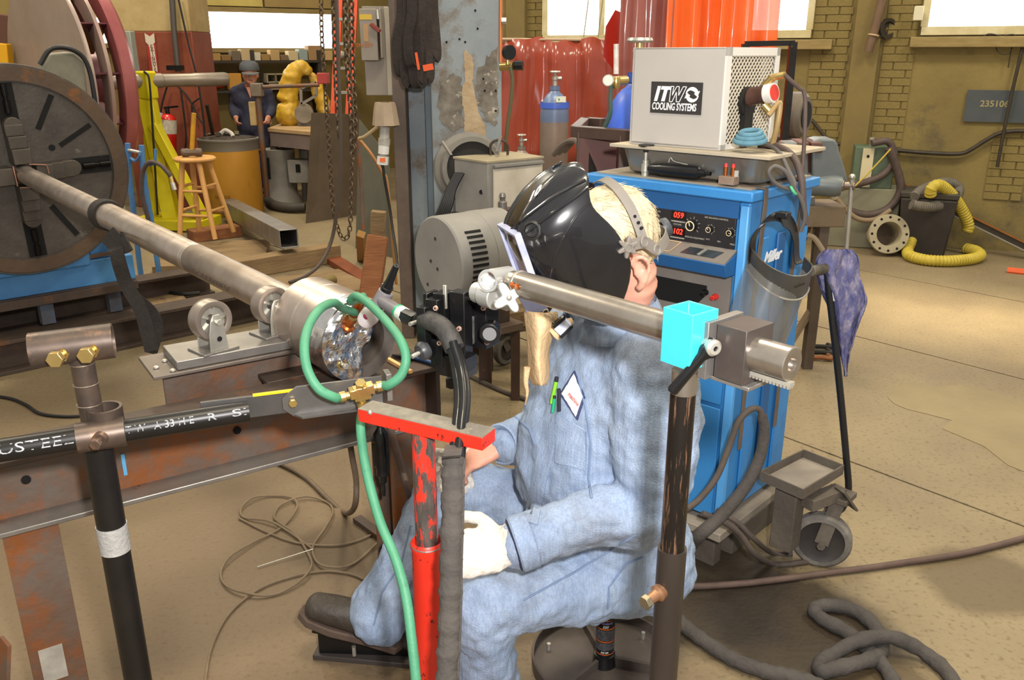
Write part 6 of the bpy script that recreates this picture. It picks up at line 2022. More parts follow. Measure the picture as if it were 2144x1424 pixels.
solo(MB().tube([P(1560, 297, 2.70), P(1605, 303, 2.58), P(1632, 320, 2.50), P(1650, 355, 2.46), P(1664, 385, 2.44), P(1655, 396, 2.44), P(1625, 385, 2.43), P(1610, 362, 2.42), P(1622, 348, 2.42), P(1645, 360, 2.42), P(1660, 390, 2.43), P(1678, 420, 2.44), P(1685, 455, 2.45), P(1676, 485, 2.46)], 0.006, 10), 'looped_cable', mat('grey_cable', '#5c5652', rough=0.6), 'grey cable knotted into a loop and hung over the welder\'s right rear corner', 'cable')
solo(MB().torus(P(1661, 398, 2.43), V(1, -0.4, 0.8), 0.014, 0.004, 20, 8), 'green_tie', mat('green_tie', '#4fae7c', rough=0.5), 'small green tie round the looped grey cable', 'tie')
# coiled blue web strap in front of the mesh
ws = MB()
cen = P(1570, 300, 2.53)
for k in range(3):
 ws.tube([cen + wr * (0.045 * math.cos(t) * (1 - 0.16 * k)) + wd * (0.035 * math.sin(t) * (1 - 0.16 * k)) + Z * (0.008 + 0.011 * k + 0.006 * math.sin(t)) for t in [2 * math.pi * q / 16 for q in range(17)]], 0.0075, 8, sub=2)
solo(ws, 'blue_rope_coil', mat('blue_rope', '#5f8a9c', '#4c7688', scale=30, rough=0.8), 'coiled dusty blue cord lying on the pan lid beside the cooler', 'cord', kind=None)

# right angle grinder
gr = thing('air_grinder', 'black right-angle air grinder lying on the front edge of the welder top', 'grinder', onfront(1415, 365))
g_d = wr
gp = lambda px, py, w=-0.035: onfront(px, py, w)
part(MB().lathe([(0.012, 0.0), (0.016, 0.05), (0.017, 0.15), (0.020, 0.2), (0.021, 0.75), (0.018, 0.82), (0.012, 0.84), (0.010, 0.92), (0.006, 0.93), (0.006, 1.0)], gp(1360, 352), gp(1488, 364), 24), 'grinder_body', BLACKM, gr)
hd0 = gp(1350, 372)
part(MB().lathe([(0.012, 0.0), (0.012, 0.018), (0.014, 0.02), (0.014, 0.042), (0.010, 0.044), (0.010, 0.055), (0.006, 0.056), (0.006, 0.085)], hd0, hd0 + Z, 20, unit=False), 'angle_head', GALV, gr)
part(MB().lathe([(0.002, 0.104), (0.024, 0.104), (0.026, 0.100), (0.010, 0.090), (0.008, 0.08)], hd0, hd0 + Z, 24, unit=False), 'disc_pad', BLACK, gr)
part(MB().bar(gp(1400, 345), gp(1455, 352), 0.012, 0.004), 'throttle_lever', BLACKM, gr)
part(MB().tube([gp(1400, 340), gp(1404, 330), gp(1412, 338), gp(1440, 345)], 0.0025, 6), 'lever_spring', GALV, gr)
# block with two red-tipped collets
bk = thing('collet_block', 'small wooden block holding two red-tipped collets on the welder top', 'block', onfront(1525, 385))
bq = onfront(1525, 386, -0.012)
part(MB().box(bq + Z * 0.012, (0.05, 0.035, 0.024), RWd), 'block_body', mat('block_wood', '#7a6658', '#8a7666', rough=0.7), bk, bevel=0.002)
for s_ in (-0.012, 0.012):
 part(MB().cyl(bq + wr * s_ + Z * 0.024, bq + wr * s_ + Z * 0.050, 0.0055, n=12), 'collet', COPPER, bk)
 part(MB().cyl(bq + wr * s_ + Z * 0.050, bq + wr * s_ + Z * 0.060, 0.0062, 0.004, n=12), 'collet_tip', mat('red_tip', '#d8302c', rough=0.4), bk)
part(MB().bar(bq + wr * 0.022 + Z * 0.024, bq + wr * 0.022 + Z * 0.042, 0.008, 0.012), 'clip_ear', GALV, bk)

# ---- face shield hanging on the side of the cabinet
fs = thing('face_shield', 'scuffed clear face shield with black headgear hanging on the welder side', 'face shield', P(1625, 560, 2.36))
HG = mat('headgear_black', '#141416', '#202022', scale=9, rough=0.35)
part(MB().ribbon([P(1574, 545, 2.36), P(1578, 500, 2.34), P(1598, 470, 2.33), P(1630, 458, 2.36), P(1655, 468, 2.42), P(1666, 500, 2.45), P(1668, 540, 2.45), P(1676, 552, 2.44)], 0.045, 0.003, up=V(0.5, 0.7, 0.1)), 'head_band', HG, fs)
part(MB().box(P(1640, 450, 2.36), (0.035, 0.03, 0.018), RWd), 'ratchet', HG, fs, bevel=0.003)
bandp = [P(1567, 540, 2.36), P(1585, 562, 2.29), P(1612, 585, 2.25), P(1650, 602, 2.25), P(1682, 600, 2.31), P(1696, 580, 2.40), P(1680, 560, 2.45)]
part(MB().ribbon(bandp, 0.075, 0.004, up=V(-0.05, -0.35, 1)), 'brow_guard', mat('brow_guard', '#3b3a38', '#4a4844', scale=9, rough=0.4), fs)
rows = []
for j in range(9):
 f = j / 8
 rows.append([p + V(-0.075 * f, -0.03 * f, -0.255 * f) + (V(0.03, 0, 0) * -f if k_ > 28 else V(0, 0, 0)) for k_, p in enumerate(smooth_path(bandp, 6))])
vo = part(MB().loft(rows, caps=False, closed=False), 'visor', mat('smoky_visor', '#7d7c78', '#686763', scale=8, rough=0.25, alpha=0.55), fs)
part(MB().tube([p + V(0, 0, -0.034) for p in bandp], 0.003, 8), 'guard_bead', GALV, fs)
part(place(text_mb('CAUTION', 0.010, depth=0.0003), P(1674, 598, 2.27), V(0.75, 0.5, 0.1), V(-0.05, -0.3, 1)), 'moulded_text', HOLE, fs, smooth=False)

# ================================================================== MIDDLE DISTANCE: CURTAINS, CYLINDERS, MOTOR, COLUMN FITTINGS
def sheet(rows, name, m, parent, thick=0.003, sub=0):
 o = part(MB().loft(rows, caps=False, closed=False), name, m, parent)
 s_ = o.modifiers.new('gauge', 'SOLIDIFY')
 s_.thickness = thick
 if sub:
  q = o.modifiers.new('soft', 'SUBSURF')
  q.levels = q.render_levels = sub
 return o


REDC = mat('red_curtain', '#a04a38', '#8e3c2c', scale=2, rough=0.22, alpha=0.93, coat=0.4)
ORC = mat('orange_curtain', '#ff7a36', '#f86424', scale=1.5, rough=0.25, alpha=0.80, coat=0.3, emit=None)
ORC.node_tree.nodes['Principled BSDF'].inputs['Transmission Weight'].default_value = 0.0
MAUVE = mat('mauve_curtain', '#a8665c', '#96564e', scale=1.5, rough=0.2, alpha=0.92, coat=0.4)
cu = thing('welding_curtain', 'low red translucent welding curtain hung along the back wall', 'curtain', P(1165, 310, 7.9), group=None)
rows = []
for j in range(7):
 f = j / 6
 row = []
 for i in range(49):
  u = i / 48
  px_ = 1035 + 275 * u
  sag = 4 * math.sin(u * 16) + 3 * math.sin(u * 31)
  dep = 7.9 + 0.03 * math.sin(u * 23 + f * 0.8) + 0.012 * math.sin(u * 51 + f) + 0.05 * noise.noise(V(u * 6, f * 3, 0))
  row.append(P(px_, 82 + sag * (1 - f) + (360 - 82) * f, dep))
 rows.append(row)
sheet(rows, 'curtain_sheet', REDC, cu, 0.002)
part(MB().tube([P(1035, 82, 7.93), P(1310, 84, 7.93)], 0.012, 8, sub=0), 'hem_rod', mat('hem_tan', '#b09a80', rough=0.7), cu)
oc = thing('welding_curtain', 'tall orange and mauve strip curtain hanging behind the grey cooler', 'curtain', P(1465, 400, 5.6))
strips = [(1300, 1366, MAUVE), (1345, 1412, MAUVE), (1395, 1452, ORC), (1440, 1520, ORC), (1505, 1575, ORC), (1560, 1632, ORC)]
for k, (a_, b_, m_) in enumerate(strips):
 rows = []
 for j in range(9):
  f = j / 8
  z_ = 2.9 - 2.6 * f
  row = []
  for i in range(11):
   u = i / 10
   x0 = P(a_ + (b_ - a_) * u, 60, 5.6 + 0.02 * (k % 2)).x
   y0 = 5.6 + 0.03 * (k % 2) + 0.045 * math.sin(u * 3.1) + 0.03 * math.sin(u * 9 + k) * (0.5 + 0.5 * f) + 0.02 * noise.noise(V(k, f * 3, u * 2))
   row.append(V(x0 - 0.02 * f * (k < 2), y0, z_))
  rows.append(row)
 sheet(rows, 'curtain_strip', m_, oc, 0.002)
part(MB().tube([V(P(1290, 60, 5.6).x, 5.62, 2.92), V(P(1640, 60, 5.6).x, 5.62, 2.92)], 0.018, 10, sub=0), 'curtain_rail', STEEL, oc)
solo(MB().hexa([P(1262, 118, 6.4), P(1296, 162, 6.4), P(1318, 150, 6.45), P(1316, 92, 6.45)], [P(1268, 55, 6.4), P(1288, 20, 6.4), P(1312, 30, 6.45), P(1314, 60, 6.45)]), 'curtain_flap', mat('deep_red_flap', '#a02418', '#8c1c12', scale=3, rough=0.3, coat=0.3), 'dark red folded curtain flap with a rivet beside the mauve strip', 'flap', bevel=0.004)
for a_, b_ in (((1232, 0), (1222, 78)), ((1262, 0), (1252, 78))):
 solo(MB().tube([P(*a_, 7.8), P(*b_, 7.8)], 0.006, 6, sub=0), 'window_cord', mat('cord_grey', '#8a8468', rough=0.8), 'thin dark cord hanging left in front of the small window' if a_[0] < 1250 else 'thin dark cord hanging right in front of the small window', 'cord', 'cords before the window')

# ---- compressed gas cylinders
def cylinder(px, d, ztop, r, body, shoulder, name_label, valve=GALV):
 c = P(px, 300, d)
 c.z = 0
 t = thing('gas_cylinder', name_label, 'cylinder', c)
 part(MB().lathe([(r * 0.9, 0.0), (r, 0.02), (r, ztop - r * 2.4)], c, c + Z, 32, unit=False, caps=True), 'cylinder_body', body, t)
 pr = [(r, ztop - r * 2.4), (r, ztop - r * 1.9)] + [(r * (0.28 + 0.72 * math.cos(q * math.pi / 16) ** 1.25), ztop - r * 1.9 + r * 1.5 * math.sin(q * math.pi / 16)) for q in range(1, 8)] + [(r * 0.30, ztop - r * 0.30), (r * 0.34, ztop - r * 0.28), (r * 0.34, ztop)]
 part(MB().lathe(pr, c, c + Z, 32, unit=False), 'shoulder', shoulder, t)
 v = part(MB().lathe([(r * 0.16, 0.0), (r * 0.16, r * 0.35), (r * 0.2, r * 0.4), (r * 0.2, r * 0.62), (r * 0.1, r * 0.66), (r * 0.1, r * 0.9)], c + Z * ztop, c + Z * (ztop + 1), 16, unit=False), 'valve', valve, t)
 part(MB().lathe([(r * 0.08, r * 0.86), (r * 0.36, r * 0.86), (r * 0.40, r * 0.92), (r * 0.36, r * 1.0), (r * 0.08, r * 1.0)], c + Z * ztop, c + Z * (ztop + 1), 10, unit=False), 'handwheel', GALV, v)
 part(MB().cyl(c + Z * (ztop + r * 0.5), c + Z * (ztop + r * 0.5) + X * r * 0.45, r * 0.12, n=12), 'outlet', valve, v)
 return t, c


CBL = mat('cylinder_blue', '#3e60c8', '#4a6cd2', scale=4, rough=0.35, c3='#7d7d80', t3=0.63, s3=4, w3=0.08)
CGR = mat('cylinder_grey', '#7d6f66', '#8d8077', scale=5, rough=0.45, metal=0.3)
t1, c1 = cylinder(1160, 7.2, P(1160, 180, 7.2).z, 0.118, CGR, mat('cylinder_slate', '#5d6f96', '#6d7d9c', scale=4, rough=0.4, metal=0.2), 'grey gas cylinder with slate blue shoulder standing before the red curtain')
part(MB().lathe([(0.1195, P(1160, 226, 7.2).z), (0.1195, P(1160, 214, 7.2).z)], c1, c1 + Z, 32, unit=False), 'blue_band', CBL, t1)
lbz = P(1170, 208, 7.1).z
part(MB().box(c1 + V(0.045, -0.106, lbz), (0.085, 0.008, 0.045), Matrix.Rotation(0.4, 3, 'Z')), 'cylinder_label', mat('label_pale', '#d8e2d6', rough=0.6), t1)
part(MB().prism([(0, 0.012), (0.012, 0), (0, -0.012), (-0.012, 0)], c1 + V(0.025, -0.117, lbz), X, Z, V(0, -0.002, 0)), 'green_diamond', mat('hazard_green', '#1c7a3c', rough=0.6), t1)
t2, c2 = cylinder(1330, 3.3, 1.585, 0.122, CGR, CBL, 'blue shouldered gas cylinder with flowmeter just behind the cooler', BRASS)
rg_ = thing('gas_regulator', 'brass gas regulator with white gauge and clear flow tube on the blue cylinder', 'regulator', P(1288, 170, 3.20))
part(MB().cyl(P(1312, 168, 3.22), P(1280, 170, 3.19), 0.016, n=14), 'regulator_body', BRASS, rg_)
part(MB().lathe([(0.010, 0), (0.016, 0.1), (0.016, 0.25), (0.013, 0.28)], P(1290, 186, 3.19), P(1290, 92, 3.19), 16), 'flow_base', BRASS, rg_)
part(MB().cyl(P(1290, 155, 3.19), P(1290, 92, 3.19), 0.0095, n=16), 'flow_tube', mat('flow_glass', '#d6cfc8', '#b39d94', scale=30, rough=0.15), rg_)
gc = P(1275, 168, 3.17)
part(MB().cyl(gc, gc + V(-0.3, -1, 0).normalized() * 0.018, 0.020, n=24), 'gauge_case', GALV, rg_)
part(MB().cyl(gc + V(-0.3, -1, 0).normalized() * 0.0185, gc + V(-0.3, -1, 0).normalized() * 0.020, 0.017, n=24), 'gauge_face', mat('gauge_white', '#e0d8cc', rough=0.4), rg_)
part(MB().tube([P(1279, 180, 3.18), P(1278, 205, 3.18), P(1277, 240, 3.19), P(1262, 275, 3.22)], 0.008, 10), 'gas_hose', mat('teal_hose', '#3e5a50', rough=0.6), rg_)
# valve of a second bottle peeping over the grey box
cylinder(1092, 6.6, P(1092, 306, 6.6).z, 0.09, CGR, CGR, 'short grey gas bottle hidden behind the grey lidded box')

# ---- angle iron stand beside the cylinder
ai = thing('iron_work_frame', 'brown angle-iron frame with chipped paint standing left of the cooler', 'frame', G(1240, 560))
BR = mat('brown_iron', '#46362f', '#55423a', scale=6, rough=0.5, metal=0.3, c3='#8d6a4c', t3=0.68, s3=6, w3=0.06)
fz = P(1205, 275, 3.25).z
fa, fb_, fc = P(1205, 276, 3.25), P(1335, 290, 3.05), P(1225, 262, 3.7)
for p in (fa, fb_, fc):
 p.z = fz
fdv2 = fc - fa
part(MB().bar(fa, fb_, 0.05, 0.04), 'top_rail', BR, ai, bevel=0.002)
part(MB().bar(fa + fdv2, fa.lerp(fb_, 0.35) + fdv2, 0.05, 0.04), 'top_rail', BR, ai, bevel=0.002)
part(MB().bar(fa, fa + fdv2, 0.04, 0.04), 'top_rail', BR, ai, bevel=0.002)
for p in (fa + (fb_ - fa) * 0.12, fa + (fb_ - fa) * 0.8, fa + fdv2 + (fb_ - fa) * 0.12):
 part(MB().bar(V(p.x, p.y, 0.0), V(p.x, p.y, fz), 0.04, 0.04), 'leg', BR, ai, bevel=0.002)
part(MB().box((fa + fb_) / 2 + fdv2 * 0.1 + V(0, 0, -0.12), (0.2, 0.01, 0.2)), 'back_plate', mat('maroon_plate', '#5a2824', '#4a342a', scale=4, rough=0.6), ai)
part(MB().bar(fa + (fb_ - fa) * 0.15 - Z * 0.02, fa + (fb_ - fa) * 0.55 - Z * 0.35, 0.02, 0.03), 'brace', BLACKP, ai)

# ---- lidded grey box
gb = thing('grey_steel_box', 'grey steel box with sloping lid, handle and worn white front plate', 'box', P(1040, 450, 4.3))
gy = 4.48
BX = mat('box_grey', '#77746f', '#86837c', scale=5, rough=0.6, bump=0.15)
q = [P(953, 440, gy), P(1022, 452, gy - 0.12), P(1135, 440, gy + 0.1), P(1068, 430, gy + 0.35)]
tq_ = [P(953, 330, gy), P(1022, 341, gy - 0.12), P(1135, 328, gy + 0.1), P(1068, 315, gy + 0.35)]
for p in q:
 p.z = q[0].z - 0.01
zz = (tq_[0].z + tq_[1].z) / 2
tt_ = [V(p.x, p.y, zz) for p in q]
part(MB().hexa(q, tt_), 'box_body', BX, gb, bevel=0.004)
part(MB().hexa([p + (p - (q[0] + q[2]) / 2) * 0.03 + Z * (zz - q[0].z) for p in q], [p + (p - (q[0] + q[2]) / 2) * 0.03 + Z * (zz - q[0].z + 0.012) for p in q]), 'lid', mat('lid_khaki', '#8a8068', '#988e76', scale=5, rough=0.7), gb, bevel=0.002)
r0_ = q[1].lerp(q[2], 0.08)
r1_ = q[1].lerp(q[2], 0.97)
nrm = (r1_ - r0_).cross(Z).normalized()
part(MB().hexa([r0_ + nrm * 0.004 + Z * 0.02, r1_ + nrm * 0.004 + Z * 0.02, r1_ + nrm * 0.012 + Z * 0.02, r0_ + nrm * 0.012 + Z * 0.02], [p + Z * (zz - q[0].z - 0.03) for p in (r0_ + nrm * 0.004, r1_ + nrm * 0.004, r1_ + nrm * 0.012, r0_ + nrm * 0.012)]), 'front_plate', mat('worn_white_plate', '#c9c2b4', '#aaa292', scale=4, rough=0.6), gb)
part(MB().bar(r0_ + nrm * 0.016 + Z * (zz - q[0].z - 0.015), r1_ + nrm * 0.016 + Z * (zz - q[0].z - 0.015), 0.02, 0.012), 'hinge', BX, gb)
hc_ = V(0, 0, 0)
for p in tt_:
 hc_ += p / 4
part(MB().tube([hc_ + V(-0.045, 0, 0.01), hc_ + V(-0.045, 0, 0.06), hc_ + V(-0.02, 0, 0.085), hc_ + V(0.02, 0, 0.085), hc_ + V(0.045, 0, 0.06), hc_ + V(0.045, 0, 0.01)], 0.007, 8), 'handle', RUSTD, gb)
part(MB().cyl(P(1008, 402, gy - 0.09), P(1008, 402, gy - 0.10), 0.012, n=14), 'knockout', HOLE, gb)
# frame carrying the box
fr_ = thing('box_frame', 'dark steel frame under the grey lidded box', 'frame', P(1040, 450, 4.3))
for p in q:
 part(MB().bar(V(p.x, p.y, 0), V(p.x, p.y, q[0].z), 0.04, 0.04), 'leg', RUSTD, fr_)
part(MB().hexa([p - Z * 0.03 for p in q], [p - Z * 0.002 for p in q]), 'frame_top', RUSTD, fr_)

# ---- grey motor drum
mo = thing('motor_drum', 'big round grey motor housing with louvred side lying left of the helmet', 'motor', P(920, 640, 4.0))
mc0, mdr = P(916, 548, 3.85), V(0.80, 0.60, 0)
MG = mat('motor_grey', '#7c7a76', '#8a8883', scale=4, rough=0.6, bump=0.1, c3='#5c5248', t3=0.72, s3=6, w3=0.05)
mr = 0.212
part(MB().lathe([(0.002, 0.0), (mr - 0.008, 0.0), (mr, 0.008), (mr, 0.20), (mr + 0.003, 0.203), (mr + 0.003, 0.36), (mr - 0.01, 0.37), (0.002, 0.37)], mc0, mc0 + mdr, 56, unit=False), 'motor_shell', MG, mo, angle=25)
up2 = Z
sdr = Z.cross(mdr)
for k in range(16):
 t = math.radians(-62 + 7.2 * k)
 d = -sdr * math.cos(t) + Z * math.sin(t)
 tg = mdr.cross(d)
 part(MB().box(mc0 + mdr * 0.10 + d * (mr + 0.001), (0.085, 0.006, 0.012), Matrix((mdr, d, tg)).transposed()), 'louvre_slot', HOLE, mo)
for q_ in ((924, 498), (892, 548), (935, 560), (868, 600)):
 c_ = P(*q_, 3.88)
 dl = (mc0 - c_).dot(mdr)
 c_ = c_ + mdr * dl
 part(MB().cyl(c_ - mdr * 0.003, c_ + mdr * 0.001, 0.008, n=10), 'rivet', RUSTD, mo)
part(MB().box(mc0 + mdr * 0.18 - Z * (mr + 0.05), (0.3, 0.24, 0.12), Matrix((mdr, sdr, Z)).transposed()), 'motor_foot', RUSTD, mo)
mt = V(mc0.x, mc0.y, 0) + mdr * 0.18
mtb = thing('motor_table', 'low dark steel table under the round grey motor', 'table', mt)
mz = mc0.z - mr - 0.112
Rmt = Matrix((mdr, sdr, Z)).transposed()
part(MB().box(mt + Z * (mz - 0.02), (0.40, 0.34, 0.04), Rmt), 'table_top', mat('block_brown', '#5a4a3c', '#4a3c30', scale=5, rough=0.7), mtb, bevel=0.004)
for a_, b_ in ((-1, -1), (-1, 1), (1, -1), (1, 1)):
 q_ = mt + mdr * 0.17 * a_ + sdr * 0.14 * b_
 part(MB().bar(q_, q_ + Z * (mz - 0.04), 0.045, 0.045), 'leg', BR, mtb)

# ---- brown bench leg with a small bottle and a caster trolley behind the torch
bl = thing('brown_work_stand', 'brown steel work stand with a square leg behind the torch slides', 'stand', G(1022, 800))
lg = G(1020, 800)
tz = P(1040, 440, lg.y).z
part(MB().bar(V(lg.x, lg.y, 0), V(lg.x, lg.y, tz - 0.08), 0.062, 0.05), 'leg', BR, bl, bevel=0.002)
part(MB().bar(V(lg.x + 0.32, lg.y + 0.15, 0), V(lg.x + 0.32, lg.y + 0.15, tz - 0.08), 0.062, 0.05), 'leg', BR, bl, bevel=0.002)
part(MB().bar(V(lg.x - 0.03, lg.y, tz - 0.055), V(lg.x + 0.36, lg.y + 0.17, tz - 0.055), 0.07, 0.11), 'top_beam', BR, bl, bevel=0.003)
bt = thing('steel_plug', 'small dark threaded plug standing on the brown work stand', 'plug', P(1056, 432, lg.y))
p0 = V(lg.x + 0.085, lg.y + 0.04, tz)
part(MB().lathe([(0.022, 0.0), (0.022, 0.035), (0.014, 0.04), (0.014, 0.055), (0.017, 0.06), (0.013, 0.078), (0.002, 0.08)], p0, p0 + Z, 16, unit=False), 'plug_body', STEEL, bt)
cw = thing('swivel_caster', 'dusty swivel caster standing on the floor behind the torch slides', 'caster', G(1060, 760))
cg_ = G(1058, 765)
cz = V(cg_.x, cg_.y + 0.02, 0.088)
cax = V(0.75, -0.66, 0)
part(MB().lathe([(0.06, -0.02), (0.082, -0.02), (0.088, -0.01), (0.088, 0.01), (0.082, 0.02), (0.06, 0.02)], cz, cz + cax, 32, unit=False), 'tyre', MATS['tyre_grey'], cw)
part(MB().lathe([(0.004, -0.012), (0.062, -0.012), (0.062, 0.012), (0.004, 0.012)], cz, cz + cax, 32, unit=False), 'wheel_disc', MATS['tyre_hub'], cw)
part(MB().bar(cz + cax * 0.026, cz + cax * 0.026 + V(-0.05, -0.03, 0.12), 0.04, 0.005, cax), 'fork', CG, cw)
part(MB().bar(cz + V(-0.05, -0.03, 0.125), cz + V(0.25, 0.10, 0.125), 0.10, 0.03), 'mount', CG, cw)
part(MB().bar(cz + V(-0.05, -0.03, 0.185), cz + V(0.55, 0.3, 0.185), 0.14, 0.09), 'trolley_beam', WOOD, cw, bevel=0.004)

# ---- ring and cables at the column foot
rw = thing('cable_reel', 'grey round cable reel with black cable leaning at the blue column foot', 'reel', P(985, 440, 4.6))
rc = P(985, 352, 4.62)
part(MB().lathe([(0.15, -0.05), (0.19, -0.05), (0.19, -0.03), (0.165, -0.02), (0.165, 0.06), (0.14, 0.06)], rc, rc + V(0.25, -0.95, 0.1), 48, unit=False), 'reel_rim', mat('reel_grey', '#6a6660', '#7a766e', scale=6, rough=0.6), rw)
part(MB().cyl(rc, rc + V(0.025, -0.095, 0.01) * 0.2, 0.145, n=40), 'reel_plate', mat('reel_dark', '#2e2b28', rough=0.8), rw)
for a_, b_ in (((926, 296), (945, 325)), ((1049, 285), (1040, 318))):
 part(MB().bar(P(*a_, 4.55), P(*b_, 4.5), 0.016, 0.006), 'reel_arm', STEEL, rw)
for k in range(6):
 part(MB().tube([P(955 + 3 * k, 362, 4.42), P(938 + 3 * k, 395, 4.40), P(925 + 4 * k, 430, 4.38), P(905 + 5 * k, 470, 4.38)], 0.010, 8), 'cable_turn', BLACK, rw)
part(MB().bar(V(rc.x, rc.y + 0.05, 0), V(rc.x, rc.y + 0.05, rc.z - 0.17), 0.12, 0.08), 'reel_post', RUSTD, rw)
# welding leads draped beside the frame
for k, a_ in enumerate(((1160, 315), (1170, 312), (1182, 308))):
 solo(MB().tube([P(a_[0], a_[1] + 8, 3.9), P(a_[0] + 18, a_[1] - 12, 3.8), P(a_[0] + 38, a_[1] - 20, 3.7), P(a_[0] + 52, a_[1] - 10, 3.6), P(a_[0] + 56, a_[1] + 60, 3.55)], 0.013, 8), 'welding_lead', mat('lead_grey', '#6a6058', rough=0.6), ('lowest', 'middle', 'topmost')[k] + ' of three thick grey leads curving into the brown frame', 'cable', 'leads by the frame')

# ================================================================== FITTINGS ON THE BLUE COLUMN
eb = thing('disconnect_box', 'grey electrical disconnect box with red handle on the column side', 'switch box', P(790, 200, 4.9))
EG = mat('enclosure_grey', '#847a6e', '#90867a', scale=5, rough=0.55)
ey = 4.88
def scr(px0, py0, px1, py1, d, depth, name, m, parent, bev=0.004):
 a_, b_ = P(px0, py0, d), P(px1, py1, d)
 zc_ = (a_.z + b_.z) / 2
 return part(MB().box(V((a_.x + b_.x) / 2, d + depth / 2, zc_), (abs(b_.x - a_.x), depth, abs(a_.z - b_.z))), name, m, parent, bevel=bev)


scr(757, 13, 831, 200, ey + 0.05, 0.10, 'back_box', EG, eb)
scr(803, 14, 831, 200, ey + 0.03, 0.03, 'side_cover', mat('enclosure_pale', '#a39a88', '#968c7a', scale=5, rough=0.6), eb)
dr_ = scr(751, 18, 792, 127, ey - 0.06, 0.11, 'door', EG, eb)
scr(792, 16, 801, 122, ey - 0.05, 0.08, 'door_edge', EG, eb)
scr(752, 30, 779, 41, ey - 0.064, 0.004, 'warning_label', mat('label_yellow', '#c8a83a', rough=0.6), eb, 0)
scr(760, 50, 772, 87, ey - 0.064, 0.004, 'rating_label', mat('label_tan', '#a8845a', rough=0.6), eb, 0)
sw = part(MB().bar(P(776, 50, ey - 0.09), P(796, 66, ey - 0.09), 0.035, 0.02), 'red_handle', mat('handle_red', '#7a2c20', rough=0.5), eb, bevel=0.003)
part(MB().cyl(P(790, 20, ey - 0.06), P(792, 40, ey - 0.06), 0.01, n=10), 'hasp', GALV, eb)
part(place(text_mb('0N/0FF', 0.03, depth=0.0004), P(763, 95, ey - 0.0645), X, Z), 'box_lettering', mat('orange_stencil', '#b0632a', rough=0.7), eb, smooth=False)
pg = thing('hanging_power_plug', 'white and clear power connector hanging from a bell-shaped cover', 'plug', P(805, 345, 4.8))
c_ = P(808, 262, 4.75)
part(MB().lathe([(0.03, 0.12), (0.055, 0.12), (0.062, 0.09), (0.075, 0.0), (0.068, 0.0)], c_, c_ + Z, 8, unit=False), 'bell_cover', mat('bell_tan', '#a3907a', '#8f7d68', scale=8, rough=0.6), pg)
for k, (a_, b_, r_, m_) in enumerate(((265, 290, 0.028, 'g'), (290, 303, 0.033, 'g'), (303, 322, 0.030, 'w'), (322, 328, 0.022, 'g'), (328, 344, 0.032, 'w'))):
 part(MB().cyl(P(806 - k, a_, 4.75), P(805 - k, b_, 4.75), r_, n=18), 'plug_section', mat('plug_clear', '#b3aea2', '#94908a', scale=30, rough=0.3) if m_ == 'g' else mat('plug_white', '#d6d4ce', rough=0.4), pg)
part(MB().box(P(801, 335, 4.715), (0.03, 0.006, 0.022)), 'orange_tag', mat('orange_tag', '#e06a28', rough=0.5), pg)
part(MB().tube([P(801, 344, 4.75), P(806, 380, 4.75), P(815, 430, 4.75), P(822, 480, 4.7), P(828, 520, 4.6), P(832, 556, 4.5)], 0.008, 8), 'power_cord', BLACK, pg)
part(MB().tube([P(800, 258, 4.8), P(765, 285, 4.85), P(752, 290, 4.9)], 0.010, 8), 'bell_cord', mat('tan_cord', '#a8926e', rough=0.7), pg)
bs = thing('black_strap_bundle', 'bundle of black slings hanging on the left of the blue column', 'straps', P(870, 170, 4.6))
for k, (x0, x1, yb, dd) in enumerate(((838, 835, 150, 4.58), (852, 850, 168, 4.55), (866, 868, 172, 4.53), (880, 884, 160, 4.55), (860, 858, 130, 4.50), (893, 898, 118, 4.58))):
 part(MB().ribbon([P(x0, -60, dd), P(x0 + 2, 30, dd - 0.01), P(x1 - 4, yb * 0.6, dd), P(x1, yb, dd + 0.01), P(x1 + 16, yb + 2, dd + 0.03), P(x1 + 14, yb * 0.6, dd + 0.04), P(x1 + 10, 20, dd + 0.05), P(x1 + 8, -60, dd + 0.05)], 0.05, 0.008, up=V(0.8, 0.5, 0.1) if k % 2 else V(0.9, -0.3, 0)), 'sling', mat('sling_black', '#2a2422', '#38302c', scale=20, rough=0.9, bump=0.4, bscale=60), bs)
part(MB().bar(P(871, 110, 4.45), P(877, 146, 4.45), 0.03, 0.01), 'orange_tab', mat('orange_tab', '#d8541e', rough=0.6), bs)
part(MB().bar(P(886, 143, 4.46), P(907, 139, 4.46), 0.01, 0.03), 'orange_tab', MATS['orange_tab'], bs)
ps = thing('wall_pipe', 'orange copper pipe with gas regulator on the right edge of the blue column', 'pipe', P(1048, 150, 4.85))
part(MB().tube([P(1049, -40, 4.86), P(1048, 60, 4.86), P(1048, 130, 4.86)], 0.010, 10, sub=0), 'copper_pipe', mat('orange_pipe', '#c87a4a', rough=0.4, metal=0.4), ps)
part(MB().cyl(P(1050, 44, 4.83), P(1060, 44, 4.83), 0.018, n=14), 'pipe_clip', GALV, ps)
part(MB().cyl(P(1049, 140, 4.84), P(1076, 138, 4.80), 0.022, n=16), 'regulator_body', BRASS, ps)
part(MB().cyl(P(1078, 137, 4.80), P(1095, 137, 4.79), 0.025, n=8), 'regulator_knob', BLACKM, ps)
g_ = P(1063, 110, 4.78)
part(MB().cyl(g_, g_ + V(0.55, -0.8, 0) * 0.025, 0.038, n=24), 'gauge', BLACKM, ps)
part(MB().cyl(P(1063, 118, 4.80), P(1063, 135, 4.80), 0.012, n=10), 'gauge_stem', BRASS, ps)
part(MB().tube([P(1068, 140, 4.79), P(1073, 165, 4.79), P(1070, 210, 4.80), P(1062, 270, 4.82), P(1058, 320, 4.85)], 0.011, 10), 'gas_hose', mat('olive_hose', '#5c5a40', rough=0.6), ps)

